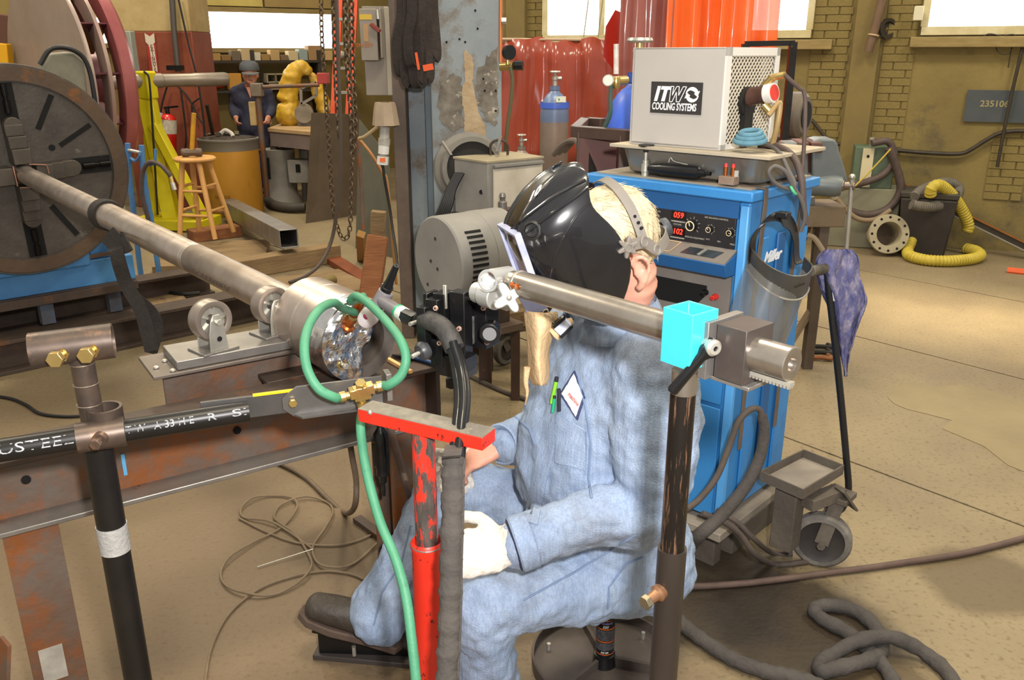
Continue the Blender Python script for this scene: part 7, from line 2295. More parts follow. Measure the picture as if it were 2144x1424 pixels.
# ================================================================== LEFT BACKGROUND
# ---- big mauve roller on its yellow stand
ra = V(0.675, 0.734, 0).normalized()
RC0 = P(103, 174, 7.8)
rv = ra.cross(Z)
ro_ = thing('flanged_roller', 'huge pinkish flanged roller with a tan end disc behind the faceplate', 'roller', (RC0.x, RC0.y, 0.5))
TAN = mat('roller_tan', '#94837a', '#a3938a', scale=2, rough=0.38, metal=0.25)
PNK = mat('roller_pink', '#8d4a4c', '#a05e5c', scale=2, rough=0.3, metal=0.35)
DRK = mat('roller_maroon', '#4a1f26', '#5a2a30', scale=3, rough=0.35, metal=0.2)
RR = 0.95
part(MB().lathe([(0.002, 0.0), (RR - 0.03, 0.0), (RR - 0.02, 0.01), (RR - 0.02, 0.03), (0.002, 0.03)], RC0, RC0 + ra, 72, unit=False), 'end_disc', TAN, ro_)
part(MB().lathe([(0.80, 0.13), (RR, 0.13), (RR, 0.16), (0.80, 0.16), (0.80, 0.13)], RC0, RC0 + ra, 72, unit=False), 'middle_flange', mat('flange_edge', '#8a7a70', '#9a7a74', scale=4, rough=0.4, metal=0.3), ro_)
part(MB().lathe([(0.82, 0.24), (RR + 0.01, 0.24), (RR + 0.02, 0.25), (RR + 0.015, 0.33), (RR - 0.03, 0.37), (0.82, 0.37), (0.82, 0.24)], RC0, RC0 + ra, 72, unit=False), 'rim', PNK, ro_)
part(MB().lathe([(0.30, 0.03), (0.30, 0.42)], RC0, RC0 + ra, 40, unit=False), 'core', DRK, ro_)
for k in range(14):
 t = 2 * math.pi * k / 14 + 0.1
 d = rv * math.cos(t) + Z * math.sin(t)
 part(MB().box(RC0 + d * 0.70 + ra * 0.14, (0.23, 0.45, 0.014), Matrix((ra, d, ra.cross(d))).transposed()), 'cross_plate', DRK, ro_)
s0_ = P(133, 20, 7.6)
part(MB().bar(RC0 + rv * -0.0 - ra * 0.012 + (P(133, 18, 7.8) - P(103, 150, 7.8)), RC0 - ra * 0.012 + (P(121, 62, 7.75) - P(103, 150, 7.8)), 0.05, 0.02), 'disc_slot', HOLE, ro_)
part(MB().lathe([(0.07, 0.36), (0.07, 1.02), (0.062, 1.03), (0.062, 1.35), (0.066, 1.36), (0.066, 1.70), (0.06, 1.72), (0.002, 1.72)], RC0, RC0 + ra, 32, unit=False), 'axle', mat('axle_steel', '#8a8074', '#9a9084', scale=4, rough=0.4, metal=0.6), ro_)
ys = thing('yellow_stand', 'bright yellow A-frame roller stand behind the faceplate', 'stand', (RC0 + ra * 0.86).to_tuple()[:2] + (0,))
YP = mat('yellow_paint', '#d8cc1e', '#c4b414', scale=3, rough=0.45, c3='#8a7a3a', t3=0.68, s3=4, w3=0.12)
sc_ = RC0 + ra * 0.86
sc_.z = 0
cz_ = RC0.z
sx_ = rv * -1                        # roughly to the right in view
sx_ = V(0.98, -0.2, 0).normalized()
part(MB().box(sc_ + Z * (cz_ - 0.04), (0.17, 0.16, 0.26), Matrix((sx_, V(0.2, 0.98, 0), Z)).transposed()), 'saddle', YP, ys, bevel=0.02)
part(MB().bar(sc_ + Z * 0.1 + sx_ * 0.10, sc_ + Z * (cz_ - 0.15), 0.14, 0.14, Y), 'column', YP, ys, bevel=0.006)
part(MB().bar(sc_ + sx_ * 0.46 + Z * 0.1 - Y * 0.02, sc_ + Z * (cz_ - 0.40) + sx_ * 0.05 - Y * 0.02, 0.08, 0.14, Y), 'brace', YP, ys, bevel=0.006)
part(MB().bar(sc_ - sx_ * 0.16 + Z * 0.1 + Y * 0.1, sc_ + Z * (cz_ - 0.42), 0.10, 0.12, Y), 'brace', YP, ys, bevel=0.006)
part(MB().box(sc_ + sx_ * 0.15 + Z * 0.06, (0.75, 0.42, 0.10), Matrix((sx_, V(0.2, 0.98, 0), Z)).transposed()), 'base', YP, ys, bevel=0.008)
part(MB().tube([P(302, 150, 8.35), P(312, 165, 8.3), P(318, 240, 8.3), P(324, 340, 8.3), P(330, 450, 8.3)], 0.010, 8), 'cable', BLACK, ys)
# blue tubular rack with a short hose
brk = thing('blue_tube_rack', 'blue tubular rack with hooks holding a short brown hose', 'rack', P(300, 470, 6.4))
BT = mat('rack_blue', '#4a78a8', '#3f6a98', scale=8, rough=0.5)
part(MB().tube([P(267, 300, 6.4), P(272, 380, 6.4), P(284, 480, 6.4), P(291, 545, 6.4), V(P(293, 560, 6.4).x, 6.4, 0)], 0.020, 10), 'upright', BT, brk)
part(MB().tube([P(296, 304, 6.4), P(303, 380, 6.4), P(318, 470, 6.4), P(329, 545, 6.4), V(P(331, 560, 6.4).x, 6.4, 0)], 0.020, 10), 'upright', BT, brk)
part(MB().tube([P(268, 314, 6.38), P(296, 320, 6.38)], 0.011, 8, sub=0), 'cross_rod', GALV, brk)
part(MB().tube([P(272, 330, 6.4), P(283, 337, 6.35), P(292, 328, 6.3), P(294, 318, 6.3)], 0.011, 8), 'hook', BT, brk)
part(MB().tube([P(303, 341, 6.4), P(314, 345, 6.35), P(324, 338, 6.3), P(325, 312, 6.3)], 0.011, 8), 'hook', BT, brk)
part(MB().tube([P(312, 465, 6.35), P(298, 410, 6.33), P(298, 365, 6.32), P(312, 340, 6.3), P(335, 345, 6.28), P(352, 362, 6.27), P(357, 370, 6.27)], 0.016, 10), 'rack_hose', HBR, brk)
part(MB().cyl(P(357, 368, 6.27), P(361, 383, 6.26), 0.013, n=10), 'hose_fitting', BRASS, brk)
part(MB().cyl(P(361, 383, 6.26), P(366, 398, 6.25), 0.017, n=10), 'hose_coupling', GALV, brk)

# ---- extinguisher, sign and pipe on the red column
fx = thing('fire_extinguisher', 'red fire extinguisher with white label hung on the oxide red column', 'extinguisher', P(342, 330, 9.4))
ex0 = P(351, 318, 9.42)
ex1 = P(351, 238, 9.42)
part(MB().lathe([(0.085, 0.0), (0.092, 0.03), (0.092, 0.86), (0.06, 0.97), (0.025, 1.0)], ex0, ex1, 24, caps=True), 'bottle', mat('extinguisher_red', '#c01c14', rough=0.3, coat=0.4), fx)
part(MB().lathe([(0.0935, 0.5), (0.0935, 0.86)], ex0, ex1, 24), 'label', mat('label_cream', '#cfc8b8', '#a8a090', scale=30, rough=0.6), fx)
part(MB().cyl(ex1, ex1 + Z * 0.06, 0.025, n=12).bar(ex1 + Z * 0.06 - X * 0.03, ex1 + Z * 0.075 + X * 0.12, 0.03, 0.02), 'valve', BLACKM, fx)
part(MB().bar(P(334, 235, 9.3), P(328, 252, 9.3), 0.008, 0.07), 'tag', mat('lilac_tag', '#b8a8c4', rough=0.7), fx)
sg = thing('extinguisher_sign', 'red and white arrow sign lettered EXTINGUISHER on the oxide red column', 'sign', P(320, 155, 9.57))
sy_ = 9.585
part(MB().hexa([P(313, 155, sy_), P(332, 155, sy_), P(332, 155, sy_ - 0.012), P(313, 155, sy_ - 0.012)], [P(306, 72, sy_), P(324, 72, sy_), P(324, 72, sy_ - 0.012), P(306, 72, sy_ - 0.012)]), 'sign_board', mat('sign_red', '#a8342a', rough=0.6), sg)
part(MB().hexa([P(320, 150, sy_ - 0.012), P(330, 150, sy_ - 0.012), P(330, 150, sy_ - 0.016), P(320, 150, sy_ - 0.016)], [P(312, 94, sy_ - 0.012), P(322, 94, sy_ - 0.012), P(322, 94, sy_ - 0.016), P(312, 94, sy_ - 0.016)]), 'sign_strip', mat('sign_white', '#cfc4b0', rough=0.7), sg)
for k, ch in enumerate('EXTINGUISHER'[:9]):
 part(place(text_mb(ch, 0.045, depth=0.0005, bold=0.0006), P(317 + 1.02 * k, 97 + 6.3 * k, sy_ - 0.0175), X, Z), 'sign_letter', mat('sign_ink', '#5a2a24', rough=0.7), sg, smooth=False)
part(MB().prism([(-0.05, 0.09), (0.0, 0.055), (0.05, 0.09), (0.05, 0.0), (0.022, -0.03), (0.022, -0.05), (-0.022, -0.05), (-0.022, -0.03), (-0.05, 0.0)], P(315, 88, sy_ - 0.013), X, Z, -Y * 0.004), 'sign_arrow', MATS['sign_white'], sg)
cp_ = thing('column_conduit', 'grey conduit pipe with clamp running down the front of the red column', 'conduit', P(372, 150, 9.5))
part(MB().tube([P(358, -40, 9.52), P(364, 60, 9.52), P(373, 150, 9.52)], 0.03, 10, sub=0), 'pipe', mat('conduit_grey', '#5c5652', rough=0.5, metal=0.4), cp_)
part(MB().bar(P(350, 142, 9.48), P(384, 142, 9.48), 0.05, 0.05), 'clamp', BLACKP, cp_)
for k, pts_ in enumerate(([(372, -10), (392, 80), (412, 160), (425, 240), (432, 320)], [(372, 180), (395, 205), (412, 240), (428, 262)], [(350, 180), (340, 215), (334, 250)], [(378, 185), (384, 230), (390, 290), (384, 330)], [(418, 205), (402, 220), (406, 250)])):
 solo(MB().tube([P(x, y, 9.52) for x, y in pts_], 0.010, 6), 'loose_wire', BLACK, ('long black wire slanting down the right of the red column', 'short black wire curving to the right foot of the red column', 'thin black wire left of the column pipe clamp', 'thin black wire hanging straight below the column pipe clamp', 'short black wire curling back beside the drum')[k], 'wire', 'wires on the red column')
solo(MB().box(P(270, 110, 9.3), (0.13, 0.12, 0.42)), 'breaker_box', mat('breaker_grey', '#9aa098', '#8a9088', rough=0.6), 'pale grey breaker box left of the red column behind the roller', 'breaker box', bevel=0.008)
for k, q in enumerate(((14, 100, 9.0, 0.35, '#5a3a2c'), (2, 120, 8.2, 0.22, '#d8a010'))):
 solo(MB().bar(P(q[0], 160, q[2]), P(q[0] - 8, 30 + 60 * k, q[2]), q[3], 0.1, Y), 'painted_post', mat('post_paint%d' % k, q[4], rough=0.6), ('rusty brown steel post at the far left edge', 'bright yellow post at the far left edge')[k], 'post', bevel=0.01)

# ---- wooden stool with sledge hammer
wsd = 7.55
wq = [P(380, 510, wsd - 0.35), P(472, 516, wsd - 0.35), P(455, 498, wsd + 0.1), P(392, 492, wsd + 0.1)]
stc = P(408, 332, wsd)
wst = thing('wooden_stool', 'tall pale wooden stool with a hammer standing on it', 'stool', (stc.x, stc.y, 0.08))
PWD = mat('pale_stool_wood', '#c99a5c', '#b98648', scale=5, rough=0.6, stretch=(3, 3, 0.6))
part(MB().lathe([(0.002, 0.0), (0.165, 0.0), (0.178, 0.012), (0.178, 0.024), (0.165, 0.036), (0.002, 0.036)], stc - Z * 0.02, stc + Z * 0.98, 36, unit=False), 'seat', PWD, wst)
zb0 = 0.10
feet = []
for k in range(4):
 t = math.radians(35 + 90 * k)
 d = V(math.cos(t), math.sin(t), 0)
 f0_, f1_ = V(stc.x + 0.03, stc.y, zb0) + d * 0.24, stc - Z * 0.02 + d * 0.11
 feet.append((f0_, f1_))
 part(MB().cyl(f0_, f1_, 0.022, 0.024, n=12), 'leg', PWD, wst)
for k in range(4):
 a_, b_ = feet[k], feet[(k + 1) % 4]
 for f in ((0.36, 0.68) if k % 2 else (0.30, 0.62)):
  part(MB().cyl(a_[0].lerp(a_[1], f), b_[0].lerp(b_[1], f), 0.013, n=10), 'rung', PWD, wst)
hmm = thing('sledge_hammer', 'sledge hammer with yellow worn handle standing on the wooden stool', 'hammer', stc + Z * 0.02)
hc_ = stc + V(-0.01, -0.03, 0.056)
part(MB().lathe([(0.028, 0.0), (0.036, 0.06), (0.036, 0.3), (0.030, 0.4), (0.030, 0.6), (0.036, 0.7), (0.036, 0.94), (0.028, 1.0)], hc_ - X * 0.085 - Y * 0.02, hc_ + X * 0.085 + Y * 0.02, 8, caps=True), 'hammer_head', mat('hammer_iron', '#5a5048', '#6a5a4e', scale=10, rough=0.6, metal=0.4), hmm)
part(MB().tube([hc_, P(406, 237, hc_.y)], 0.020, 10, sub=0), 'hammer_handle', mat('handle_yellow', '#c99218', '#8a6a28', scale=6, rough=0.6), hmm)

# ---- fibre drum of scrap
dc = V(P(493, 440, 9.25).x, 9.25, 0)
dm_ = thing('fibre_drum', 'ochre fibre drum with grey rim full of scrap beside the wooden stool', 'drum', dc)
dz = P(493, 290, 9.25).z
part(MB().lathe([(0.30, 0.0), (0.305, 0.01), (0.305, dz - 0.10), (0.29, dz - 0.11)], dc, dc + Z, 40, unit=False, caps=True), 'drum_wall', mat('ochre_fibre', '#b5832e', '#a5741f', scale=3, rough=0.55, c3='#7a5a28', t3=0.66, s3=3, w3=0.1, stretch=(1, 1, 0.4)), dm_)
part(MB().lathe([(0.307, dz - 0.11), (0.310, dz - 0.02), (0.318, dz - 0.01), (0.318, dz + 0.005), (0.30, dz + 0.01), (0.295, dz - 0.04)], dc, dc + Z, 40, unit=False), 'rim_band', mat('rim_grey', '#77726a', rough=0.5, metal=0.4), dm_)
part(MB().lathe([(0.295, dz - 0.03), (0.2, dz + 0.01), (0.1, dz + 0.03), (0.002, dz + 0.03)], dc, dc + Z, 32, unit=False), 'dark_scrap', mat('scrap_dark', '#2c2620', '#4a4034', scale=20, rough=0.9, bump=1.0, bscale=30), dm_)
part(place(text_mb('RECYCLE', 0.04, depth=0.0005), V(dc.x - 0.02, dc.y - 0.307, P(485, 413, 8.95).z), X, Z), 'drum_print', mat('drum_ink', '#6a4a1c', rough=0.7), dm_, smooth=False)
for k in range(14):
 t, r_ = random.uniform(0, 6.28), random.uniform(0.03, 0.24)
 c_ = dc + V(math.cos(t) * r_, math.sin(t) * r_, dz + 0.035)
 solo(MB().box(c_ + Z * 0.012, (random.uniform(0.03, 0.09), random.uniform(0.02, 0.05), random.uniform(0.015, 0.05)), Matrix.Rotation(random.uniform(0, 3), 3, 'Z') @ Matrix.Rotation(random.uniform(-0.6, 0.6), 3, 'X')), 'scrap_piece', mat('scrap_%d' % (k % 3), ('#4a4238', '#6a5e4c', '#3a3430')[k % 3], rough=0.8), 'small dark piece of scrap lying in the ochre drum', 'scrap', 'scrap in the drum', bevel=0.003)
solo(MB().tube([P(462, 280, 9.2), P(472, 273, 9.2), P(484, 279, 9.18), P(488, 286, 9.16)], 0.022, 8), 'work_glove', GLOVE, 'pale work glove lying on the scrap in the ochre drum', 'glove')
solo(MB().bar(P(433, 220, 9.1), P(446, 282, 9.2), 0.03, 0.03), 'iron_bar', BLACKP, 'black iron bar leaning between red column and drum', 'bar')

# ---- work table with machine base, vise stand and grinder beyond the drum
wt = thing('work_table', 'pale topped work table beyond the ochre drum', 'table', G(600, 400))
ta = [P(560, 268, 9.8), P(655, 290, 9.3), P(690, 262, 10.4), P(600, 246, 10.8)]
tz_ = 0.86
ta = [V(p.x, p.y, tz_) for p in ta]
part(MB().hexa([p - Z * 0.04 for p in ta], ta), 'table_top', mat('table_pale', '#b3966c', '#a38660', scale=4, rough=0.7), wt, bevel=0.003)
part(MB().hexa([p.lerp((ta[0] + ta[2]) / 2, 0.06) - Z * 0.20 for p in ta], [p.lerp((ta[0] + ta[2]) / 2, 0.04) - Z * 0.042 for p in ta]), 'table_apron', mat('table_apron', '#776a66', '#85776f', scale=4, rough=0.6), wt)
for p in ta:
 q_ = p.lerp((ta[0] + ta[2]) / 2, 0.15)
 part(MB().bar(V(q_.x, q_.y, 0), V(q_.x, q_.y, tz_ - 0.2), 0.07, 0.07), 'leg', RUSTD, wt)
mbz = thing('machine_pedestal', 'grey cast machine pedestal under the pale work table', 'pedestal', G(590, 420))
mp_ = G(590, 425)
CGm = mat('casting_grey', '#8d8a82', '#7a766e', scale=4, rough=0.6)
part(MB().lathe([(0.24, 0.0), (0.22, 0.06), (0.15, 0.2), (0.13, 0.35), (0.17, 0.55), (0.20, 0.62)], mp_, mp_ + Z, 20, unit=False, caps=True), 'casting', CGm, mbz)
part(MB().box(mp_ + V(0.26, -0.05, 0.38), (0.24, 0.2, 0.26)), 'switch_gear', CGm, mbz, bevel=0.01)
part(MB().box(mp_ + V(0.26, -0.155, 0.42), (0.05, 0.01, 0.09)), 'switch_plate', HOLE, mbz)
part(MB().box(mp_ + V(-0.08, -0.17, 0.42), (0.05, 0.02, 0.24)), 'casting_slot', HOLE, mbz)
solo(MB().tube([G(555, 425) + Z * 0.06, G(575, 440) + Z * 0.06, G(605, 446) + Z * 0.06, G(640, 446) + Z * 0.06], 0.05, 10), 'rubber_hose', mat('hose_dark', '#3a3630', rough=0.7), 'fat dark rubber hose lying on the floor behind the drum', 'hose')
pst = thing('vise_post', 'rusty pipe post with a cross arm standing at the end of the work table', 'post', G(546, 400))
pq = V(P(546, 270, 9.7).x, 9.7, 0)
part(MB().cyl(pq, V(pq.x, pq.y, P(546, 190, 9.7).z), 0.032, n=14), 'pipe', RUST, pst)
part(MB().box(V(pq.x, pq.y, P(546, 188, 9.7).z), (0.12, 0.12, 0.14)), 'clamp_head', mat('clamp_iron', '#7a7062', '#6a5f50', rough=0.6), pst, bevel=0.01)
part(MB().cyl(P(550, 182, 9.7), P(668, 178, 9.7), 0.022, n=10), 'cross_arm', RUST, pst)
ye = thing('covered_grinder', 'pedestal grinder wrapped in torn yellow plastic at the back bench', 'grinder', P(635, 240, 10.2))
YV = mat('yellow_plastic', '#d0a934', '#b8902a', scale=5, rough=0.45, c3='#d8cc9c', t3=0.62, s3=6, w3=0.1)
ym = MB()
limb(ym, [P(608, 245, 10.2), P(603, 200, 10.2), P(612, 160, 10.2), P(628, 142, 10.2), P(645, 150, 10.2)], [0.16, 0.12, 0.11, 0.09, 0.06])
fuse(part(ym, 'plastic_wrap', YV, ye, recalc=False), 0.02, 3, ((0.1, 0.05),))
ym = MB()
limb(ym, [P(655, 160, 10.3), P(668, 195, 10.3), P(682, 232, 10.3)], [0.05, 0.08, 0.10])
fuse(part(ym, 'plastic_wrap', YV, ye, recalc=False), 0.02, 3, ((0.1, 0.05),))
part(MB().cyl(P(636, 238, 10.0), P(638, 236, 10.25), 0.105, n=28), 'wheel_guard', mat('guard_grey', '#7d7466', '#8d8474', rough=0.6), ye)
for a_, b_ in (((631, 218), (662, 200)), ((662, 200), (662, 172)), ((662, 172), (630, 185)), ((630, 185), (631, 218))):
 part(MB().bar(P(*a_, 10.0), P(*b_, 10.0), 0.03, 0.03), 'frame_bar', mat('frame_grey', '#8a8480', rough=0.5, metal=0.3), ye)
part(MB().cyl(P(636, 240, 10.15), V(P(636, 240, 10.15).x, 10.15, 0.0), 0.09, n=16), 'pedestal', CGm, ye)
solo(MB().box(G(590, 255, tz_) + Z * 0.025 + V(0.05, 0.35, 0), (0.3, 0.06, 0.05), Matrix.Rotation(-0.15, 3, 'Z')), 'steel_bar', STEEL, 'bright steel bar lying on the work table', 'bar')
solo(MB().box(G(612, 262, tz_) + Z * 0.02 + V(0.2, 0.2, 0), (0.34, 0.08, 0.04), Matrix.Rotation(-0.2, 3, 'Z')), 'brass_strip', mat('tan_strip', '#a89468', rough=0.6), 'tan flat strip lying across the work table', 'strip')
solo(MB().box(V(P(530, 240, 9.9).x, 9.9, P(530, 238, 9.9).z), (0.07, 0.05, 0.26)), 'paper_roll', mat('cream_card', '#c9b07a', '#b89c68', rough=0.8), 'cream carton standing on the bench in front of the far worker', 'carton', bevel=0.005)

# ---- shelves with boxes on the far wall
sh_t = thing('wall_shelving', 'dark two-tier shelving under the long window', 'shelf', fp(onfar(540, 130)[0], 0.0, 0.2))
ua, ub = onfar(424, 128, 0.2)[0], onfar(660, 128, 0.2)[0]
for py_ in (129, 190):
 zz_ = onfar(540, py_, 0.2)[1]
 part(MB().box(fp((ua + ub) / 2, zz_, 0.2), (ub - ua, 0.36, 0.03), RF), 'shelf_board', mat('shelf_dark', '#3a342c', rough=0.7), sh_t)
for u in (ua, (ua + ub) / 2 - 0.15, ub):
 part(MB().box(fp(u, 0.85, 0.2), (0.05, 0.34, 1.7), RF), 'upright', MATS['shelf_dark'], sh_t)
zz_ = onfar(540, 129, 0.2)[1] + 0.015
cols = ['#a8874f', '#8a6a40', '#6e6252', '#c2ab84', '#d0c7b4', '#9a7a48', '#b79a6a', '#7a6448', '#c8b890', '#90a0a0', '#a08058', '#c0a070']
labs = ['brown carton lying first on the top shelf from the left', 'second small carton on the top shelf from the left', 'dull grey carton third along the top shelf', 'pinkish tin box on the top shelf near the red column', 'white carton in the left half of the top shelf', 'ochre carton in the left half of the top shelf', 'buff carton below the middle of the long window', 'dark brown carton below the middle of the long window', 'cream carton right of centre on the top shelf', 'blue-grey tin right of centre on the top shelf', 'big pinkish carton on the right half of the top shelf', 'sandy carton on the right end of the top shelf']
u = ua + 0.10
for k in range(12):
 wdt = [0.10, 0.12, 0.11, 0.12, 0.12, 0.11, 0.12, 0.10, 0.13, 0.12, 0.20, 0.13][k]
 hgt = [0.09, 0.07, 0.12, 0.14, 0.10, 0.08, 0.13, 0.07, 0.12, 0.14, 0.19, 0.12][k]
 solo(MB().box(fp(u + wdt / 2, zz_ + hgt / 2, 0.26), (wdt, 0.16, hgt), RF), 'carton', mat('carton_%d' % k, cols[k], rough=0.8), labs[k], 'box', 'boxes on the top shelf', bevel=0.004)
 u += wdt + 0.012
bgm = MB()
bgc = fp(u + 0.10, zz_ + 0.06, 0.26)
bgm.ell(bgc, (0.12, 0.1, 0.07), RF, 14, 8)
solo(bgm, 'plastic_bag', mat('bag_white', '#c9c4ba', '#a8a298', scale=12, rough=0.4), 'white plastic bag at the right end of the top shelf', 'bag')
z2_ = onfar(540, 190, 0.2)[1] + 0.015
for k, px_ in enumerate((562, 580)):
 u_ = onfar(px_, 165, 0.3)[0]
 b_ = MB()
 for dx, dz_, w_, h_ in ((0, 0.10, 0.13, 0.016), (0, 0.0, 0.13, 0.016), (-0.057, 0.05, 0.016, 0.1), (0.057, 0.05, 0.016, 0.1)):
  b_.box(fp(u_ + dx, z2_ + 0.10 + dz_, 0.3), (w_, 0.3, h_), RF)
 solo(b_, 'tube_offcut', mat('tube_cream', '#a89c84', '#968a72', rough=0.6), ('left square tube offcut stacked on the lower shelf' if k == 0 else 'right square tube offcut stacked on the lower shelf'), 'tube', 'tube offcuts')
 solo(MB().box(fp(u_ + 0.02, z2_ + 0.041, 0.3), (0.12, 0.3, 0.08), RF), 'tube_offcut', MATS['tube_cream'], ('lower left tube offcut on the lower shelf' if k == 0 else 'lower right tube offcut on the lower shelf'), 'tube', 'tube offcuts', bevel=0.004)
solo(MB().ell(fp(onfar(450, 182, 0.3)[0], z2_ + 0.072, 0.27), (0.15, 0.10, 0.06), RF, 12, 6), 'red_cloth_bundle', mat('red_cloth', '#c83c24', '#a83018', scale=10, rough=0.8), 'bright red cloth bundle on the lower shelf behind the axle', 'cloth')
solo(MB().box(fp(onfar(490, 180, 0.3)[0], z2_ + 0.11, 0.3), (0.16, 0.2, 0.21), RF), 'carton', mat('carton_ochre', '#c08c3c', rough=0.8), 'ochre carton on the lower shelf behind the far worker', 'box', bevel=0.005)

# ---- the far worker
fw = thing('person', 'far worker in dark blue overalls and grey cap standing at the back bench', 'person', (P(527, 250, 10.6).x, 10.6, 0))
fX = P(527, 250, 10.6).x
ff, fl2 = V(0.35, -0.94, 0).normalized(), V(0.94, 0.35, 0)
zz0 = P(527, 185, 10.6).z
bmf = MB()
hc2 = P(523, 156, 10.45)
bmf.ell(hc2, (0.085, 0.10, 0.12), None, 18, 12)
bmf.ell(hc2 + ff * 0.035 - Z * 0.06, (0.055, 0.06, 0.06), None, 14, 10)
bmf.ell(hc2 + ff * 0.105 - Z * 0.02, (0.014, 0.016, 0.024), None, 10, 6)
for s_ in (1, -1):
 bmf.ell(hc2 + V(0.086 * s_, 0.02, -0.01), (0.012, 0.022, 0.034), None, 10, 6)
limb(bmf, [V(fX, 10.6, zz0 - 0.02), hc2 - Z * 0.06], [0.06, 0.055])
tor = [V(fX, 10.65, 0.80), V(fX, 10.65, 1.0), V(fX, 10.62, 1.16), V(fX, 10.6, zz0 + 0.0)]
limb(bmf, tor, [(0.15, 0.11), (0.15, 0.11), (0.17, 0.11), (0.12, 0.08)], ref=ff)
aL = [P(499, 192, 10.6), P(490, 225, 10.6), P(494, 247, 10.4)]
aR = [P(559, 194, 10.65), P(568, 226, 10.65), P(562, 246, 10.45)]
for ar, sd in ((aL, 1), (aR, -1)):
 limb(bmf, ar, [0.05, 0.042, 0.032])
 hand(bmf, ar[2], (ar[2] - ar[1]).normalized(), V(-0.8 * sd, -0.6, 0.1), V(0.4 * sd, -0.8, 0.2), (0.5, 0.6, 0.5))
for s_ in (1, -1):
 limb(bmf, [V(fX + 0.09 * s_, 10.65, 0.82), V(fX + 0.10 * s_, 10.62, 0.45), V(fX + 0.10 * s_, 10.66, 0.08)], [0.085, 0.06, 0.045])
fuse(part(bmf, 'body', SKIN, fw, recalc=False), 0.009, 2)
NAVY = mat('navy_overalls', '#33364a', '#3d4056', scale=6, rough=0.85, bump=0.3, bscale=60)
om = MB()
limb(om, tor, [(0.185, 0.145), (0.185, 0.145), (0.205, 0.14), (0.15, 0.10)], ref=ff)
limb(om, [V(fX - 0.17, 10.6, zz0 - 0.05), V(fX, 10.6, zz0 - 0.01), V(fX + 0.18, 10.63, zz0 - 0.05)], [0.075, 0.08, 0.075])
for ar in (aL, aR):
 limb(om, [ar[0], ar[1], ar[1].lerp(ar[2], 0.85)], [0.075, 0.066, 0.052])
for s_ in (1, -1):
 limb(om, [V(fX + 0.09 * s_, 10.65, 0.82), V(fX + 0.10 * s_, 10.62, 0.45), V(fX + 0.10 * s_, 10.66, 0.10)], [0.11, 0.09, 0.08])
fuse(part(om, 'overalls', NAVY, fw, recalc=False), 0.014, 4, ((0.09, 0.02),))
part(MB().prism([(-0.04, 0.0), (0.04, 0.0), (0.0, -0.13)], V(fX, 10.6, zz0 + 0.02) + ff * 0.15, fl2, Z, ff * 0.004), 'open_neck', SKIN, fw)
cap_ = MB()
cap_.lathe([(0.112, 0.0), (0.116, 0.03), (0.105, 0.075), (0.07, 0.105), (0.002, 0.115)], hc2 + Z * 0.045, hc2 + Z * 1.045, 24, unit=False)
cp2 = part(cap_, 'cap', mat('grey_cap_cloth', '#4d5157', '#5c6066', scale=10, rough=0.9), fw)
part(MB().prism([(0.10 * math.cos(t), 0.10 + 0.07 * math.sin(t)) for t in [math.pi * k / 10 for k in range(11)]], hc2 + Z * 0.038, fl2, (ff - Z * 0.25).normalized(), Z * 0.012), 'cap_brim', mat('brim_grey', '#6a6e70', rough=0.9), cp2)
part(MB().ell(hc2 + ff * 0.098 - Z * 0.058, (0.034, 0.012, 0.008), None, 10, 6), 'moustache', mat('moustache', '#8a7a6a', rough=0.9), fw)
for s_ in (1, -1):
 part(MB().ell(hc2 + ff * 0.093 + fl2 * 0.034 * s_ + Z * 0.012, 0.011, None, 8, 6), 'eye', mat('eye_dark', '#3a2c24', rough=0.4), fw)
 part(MB().lathe([(0.07, 0), (0.07, 0.05), (0.05, 0.08)], V(fX + 0.10 * s_, 10.64, 0), V(fX + 0.10 * s_, 10.64, 1), 14, unit=False, caps=True).ell(V(fX + 0.10 * s_, 10.56, 0.045), (0.055, 0.12, 0.045), None, 12, 8), 'shoe', BOOT, fw)

# ---- ladder, plates, chains, cables
la = thing('orange_ladder', 'orange fibreglass step ladder leaning beyond the hanging chains', 'ladder', G(715, 330))
OR = mat('ladder_orange', '#d8502a', '#c84422', scale=6, rough=0.5)
l0, l1, l2, l3 = P(686, 250, 9.9), P(712, -30, 10.3), P(717, 250, 9.9), P(744, -30, 10.3)
l0.z, l2.z = 0.0, 0.0
part(MB().bar(V(l0.x, 9.7, 0), l1, 0.075, 0.05, Y), 'rail', OR, la)
part(MB().bar(V(l2.x, 9.7, 0), l3, 0.075, 0.05, Y), 'rail', OR, la)
for k in range(9):
 f = 0.08 + 0.11 * k
 part(MB().bar(V(l0.x, 9.7, 0).lerp(l1, f), V(l2.x, 9.7, 0).lerp(l3, f), 0.07, 0.03), 'rung', GALV, la)
for k, (q, m_, lb_) in enumerate((([(640, 468), (752, 450), (755, 240), (652, 236)], mat('plate_brown', '#5c4e3e', '#4c4034', scale=3, rough=0.5, metal=0.3, c3='#8a5a34', t3=0.66, s3=3, w3=0.1), 'tall brown steel plate leaning behind the chains'), ([(744, 520), (822, 540), (815, 330), (752, 250)], mat('plate_green', '#5f6258', '#6e6a5c', scale=3, rough=0.6, metal=0.2), 'grey-green steel plate standing left of the blue column'))):
 g_ = [G(q[0][0], q[0][1]), G(q[1][0], q[1][1])]
 lean = 0.35 if k == 0 else 0.06
 t_ = [P(*q[3], g_[0].y + lean), P(*q[2], g_[1].y + lean)]
 nn = V(0, 0.012, 0)
 solo(MB().hexa([g_[0], g_[1], g_[1] + nn, g_[0] + nn], [t_[0], t_[1], t_[1] + nn, t_[0] + nn]), 'steel_plate', m_, lb_, 'plate', 'leaning plates')
LINK = None


